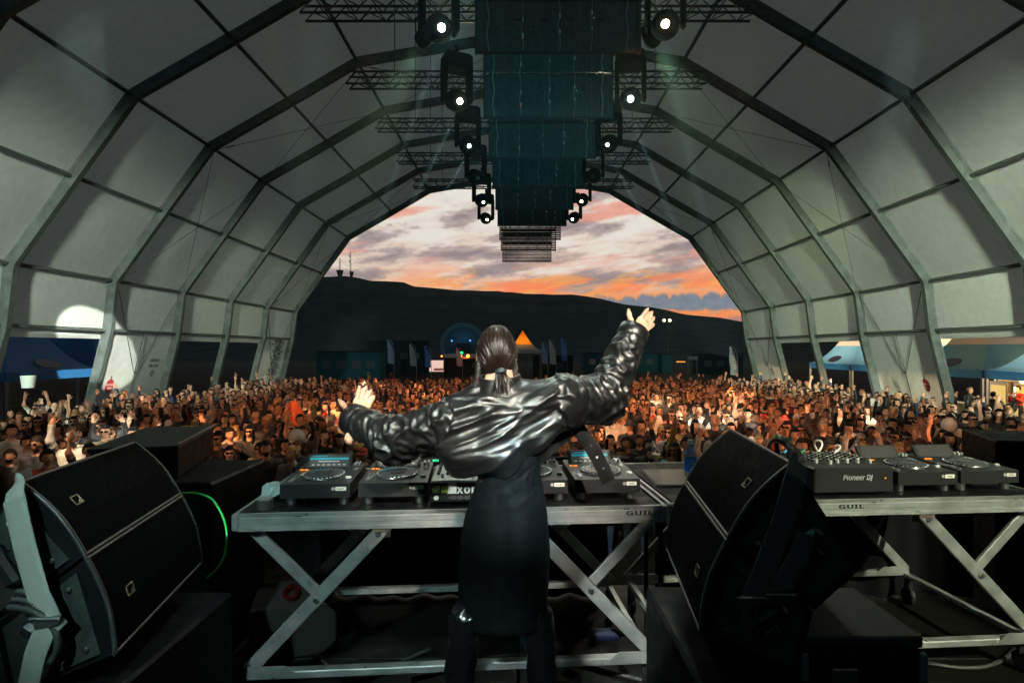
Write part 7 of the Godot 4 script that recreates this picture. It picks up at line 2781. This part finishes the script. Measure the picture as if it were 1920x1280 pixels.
	# down onto the desk and the performer's shoulders
	fixture(Vector3(0.6, 7.9, -4.2), Vector3(-0.1, 1.3, -2.6), Color(0.9, 1.0, 0.97), 50.0, 12.0, 0.6, 0.12, "front truss spotlight aimed back at the performer")
	# along the arches on both sides, from lamps of the hanging rows
	fixture(Vector3(2.4, 7.2, -10.2), Vector3(12.2, 5.2, -27.0), Color(0.92, 1.0, 0.74), 240.0, 15.0, 1.0, 0.1, "yellowish lamp washing the right arches")
	fixture(Vector3(-1.7, 7.2, -10.2), Vector3(-12.2, 3.4, -29.0), Color(0.92, 1.0, 0.76), 220.0, 13.0, 1.0, 0.1, "yellowish lamp washing the left arches")

func _ready() -> void:
	var cam := Camera3D.new()
	cam.name = "camera"
	add_child(cam)
	cam.position = Vector3(0, 1.7, 0)
	cam.projection = Camera3D.PROJECTION_FRUSTUM
	cam.near = 0.05
	cam.far = 3000.0
	cam.size = 2.0 * 640.0 / F * 0.05
	cam.frustum_offset = Vector2(-12.0, 15.0) / F * 0.05
	cam.current = true
	var we := WorldEnvironment.new()
	we.name = "environment"
	var env := Environment.new()
	env.background_mode = Environment.BG_SKY
	env.sky = Sky.new()
	env.sky.sky_material = make_sky()
	env.background_energy_multiplier = 1.0
	env.sky_rotation = Vector3(0, PI, 0)
	env.tonemap_mode = Environment.TONE_MAPPER_LINEAR
	env.tonemap_exposure = 1.0
	env.sdfgi_enabled = true
	env.ssao_enabled = true
	env.ssil_enabled = true
	env.volumetric_fog_enabled = true
	env.volumetric_fog_density = 0.0
	we.environment = env
	add_child(we)
	var haze := FogVolume.new()
	haze.name = "field_haze"
	haze.size = Vector3(110.0, 26.0, 80.0)
	haze.position = Vector3(-8, 11.4, -84.0)
	var fm := FogMaterial.new()
	fm.density = 0.0007
	fm.albedo = Color(0.7, 0.95, 1.0)
	haze.material = fm
	add_child(haze)
	tag(haze, "thin teal haze over the field before the hill", "haze", "", "stuff")
	var high := FogVolume.new()
	high.name = "roof_haze"
	high.size = Vector3(15.0, 4.6, 18.0)
	high.position = Vector3(0.3, 7.3, -17.2)
	var hm := FogMaterial.new()
	hm.density = 0.002
	hm.albedo = Color(0.75, 0.95, 0.97)
	high.material = hm
	add_child(high)
	tag(high, "bank of haze under the roof round the hanging screens", "haze", "", "stuff")
	lights()
	field()
	stage_floor()
	tent()
	rigging()
	outside()
	site()
	performer()
	speakers()
	desk()
	crowd()
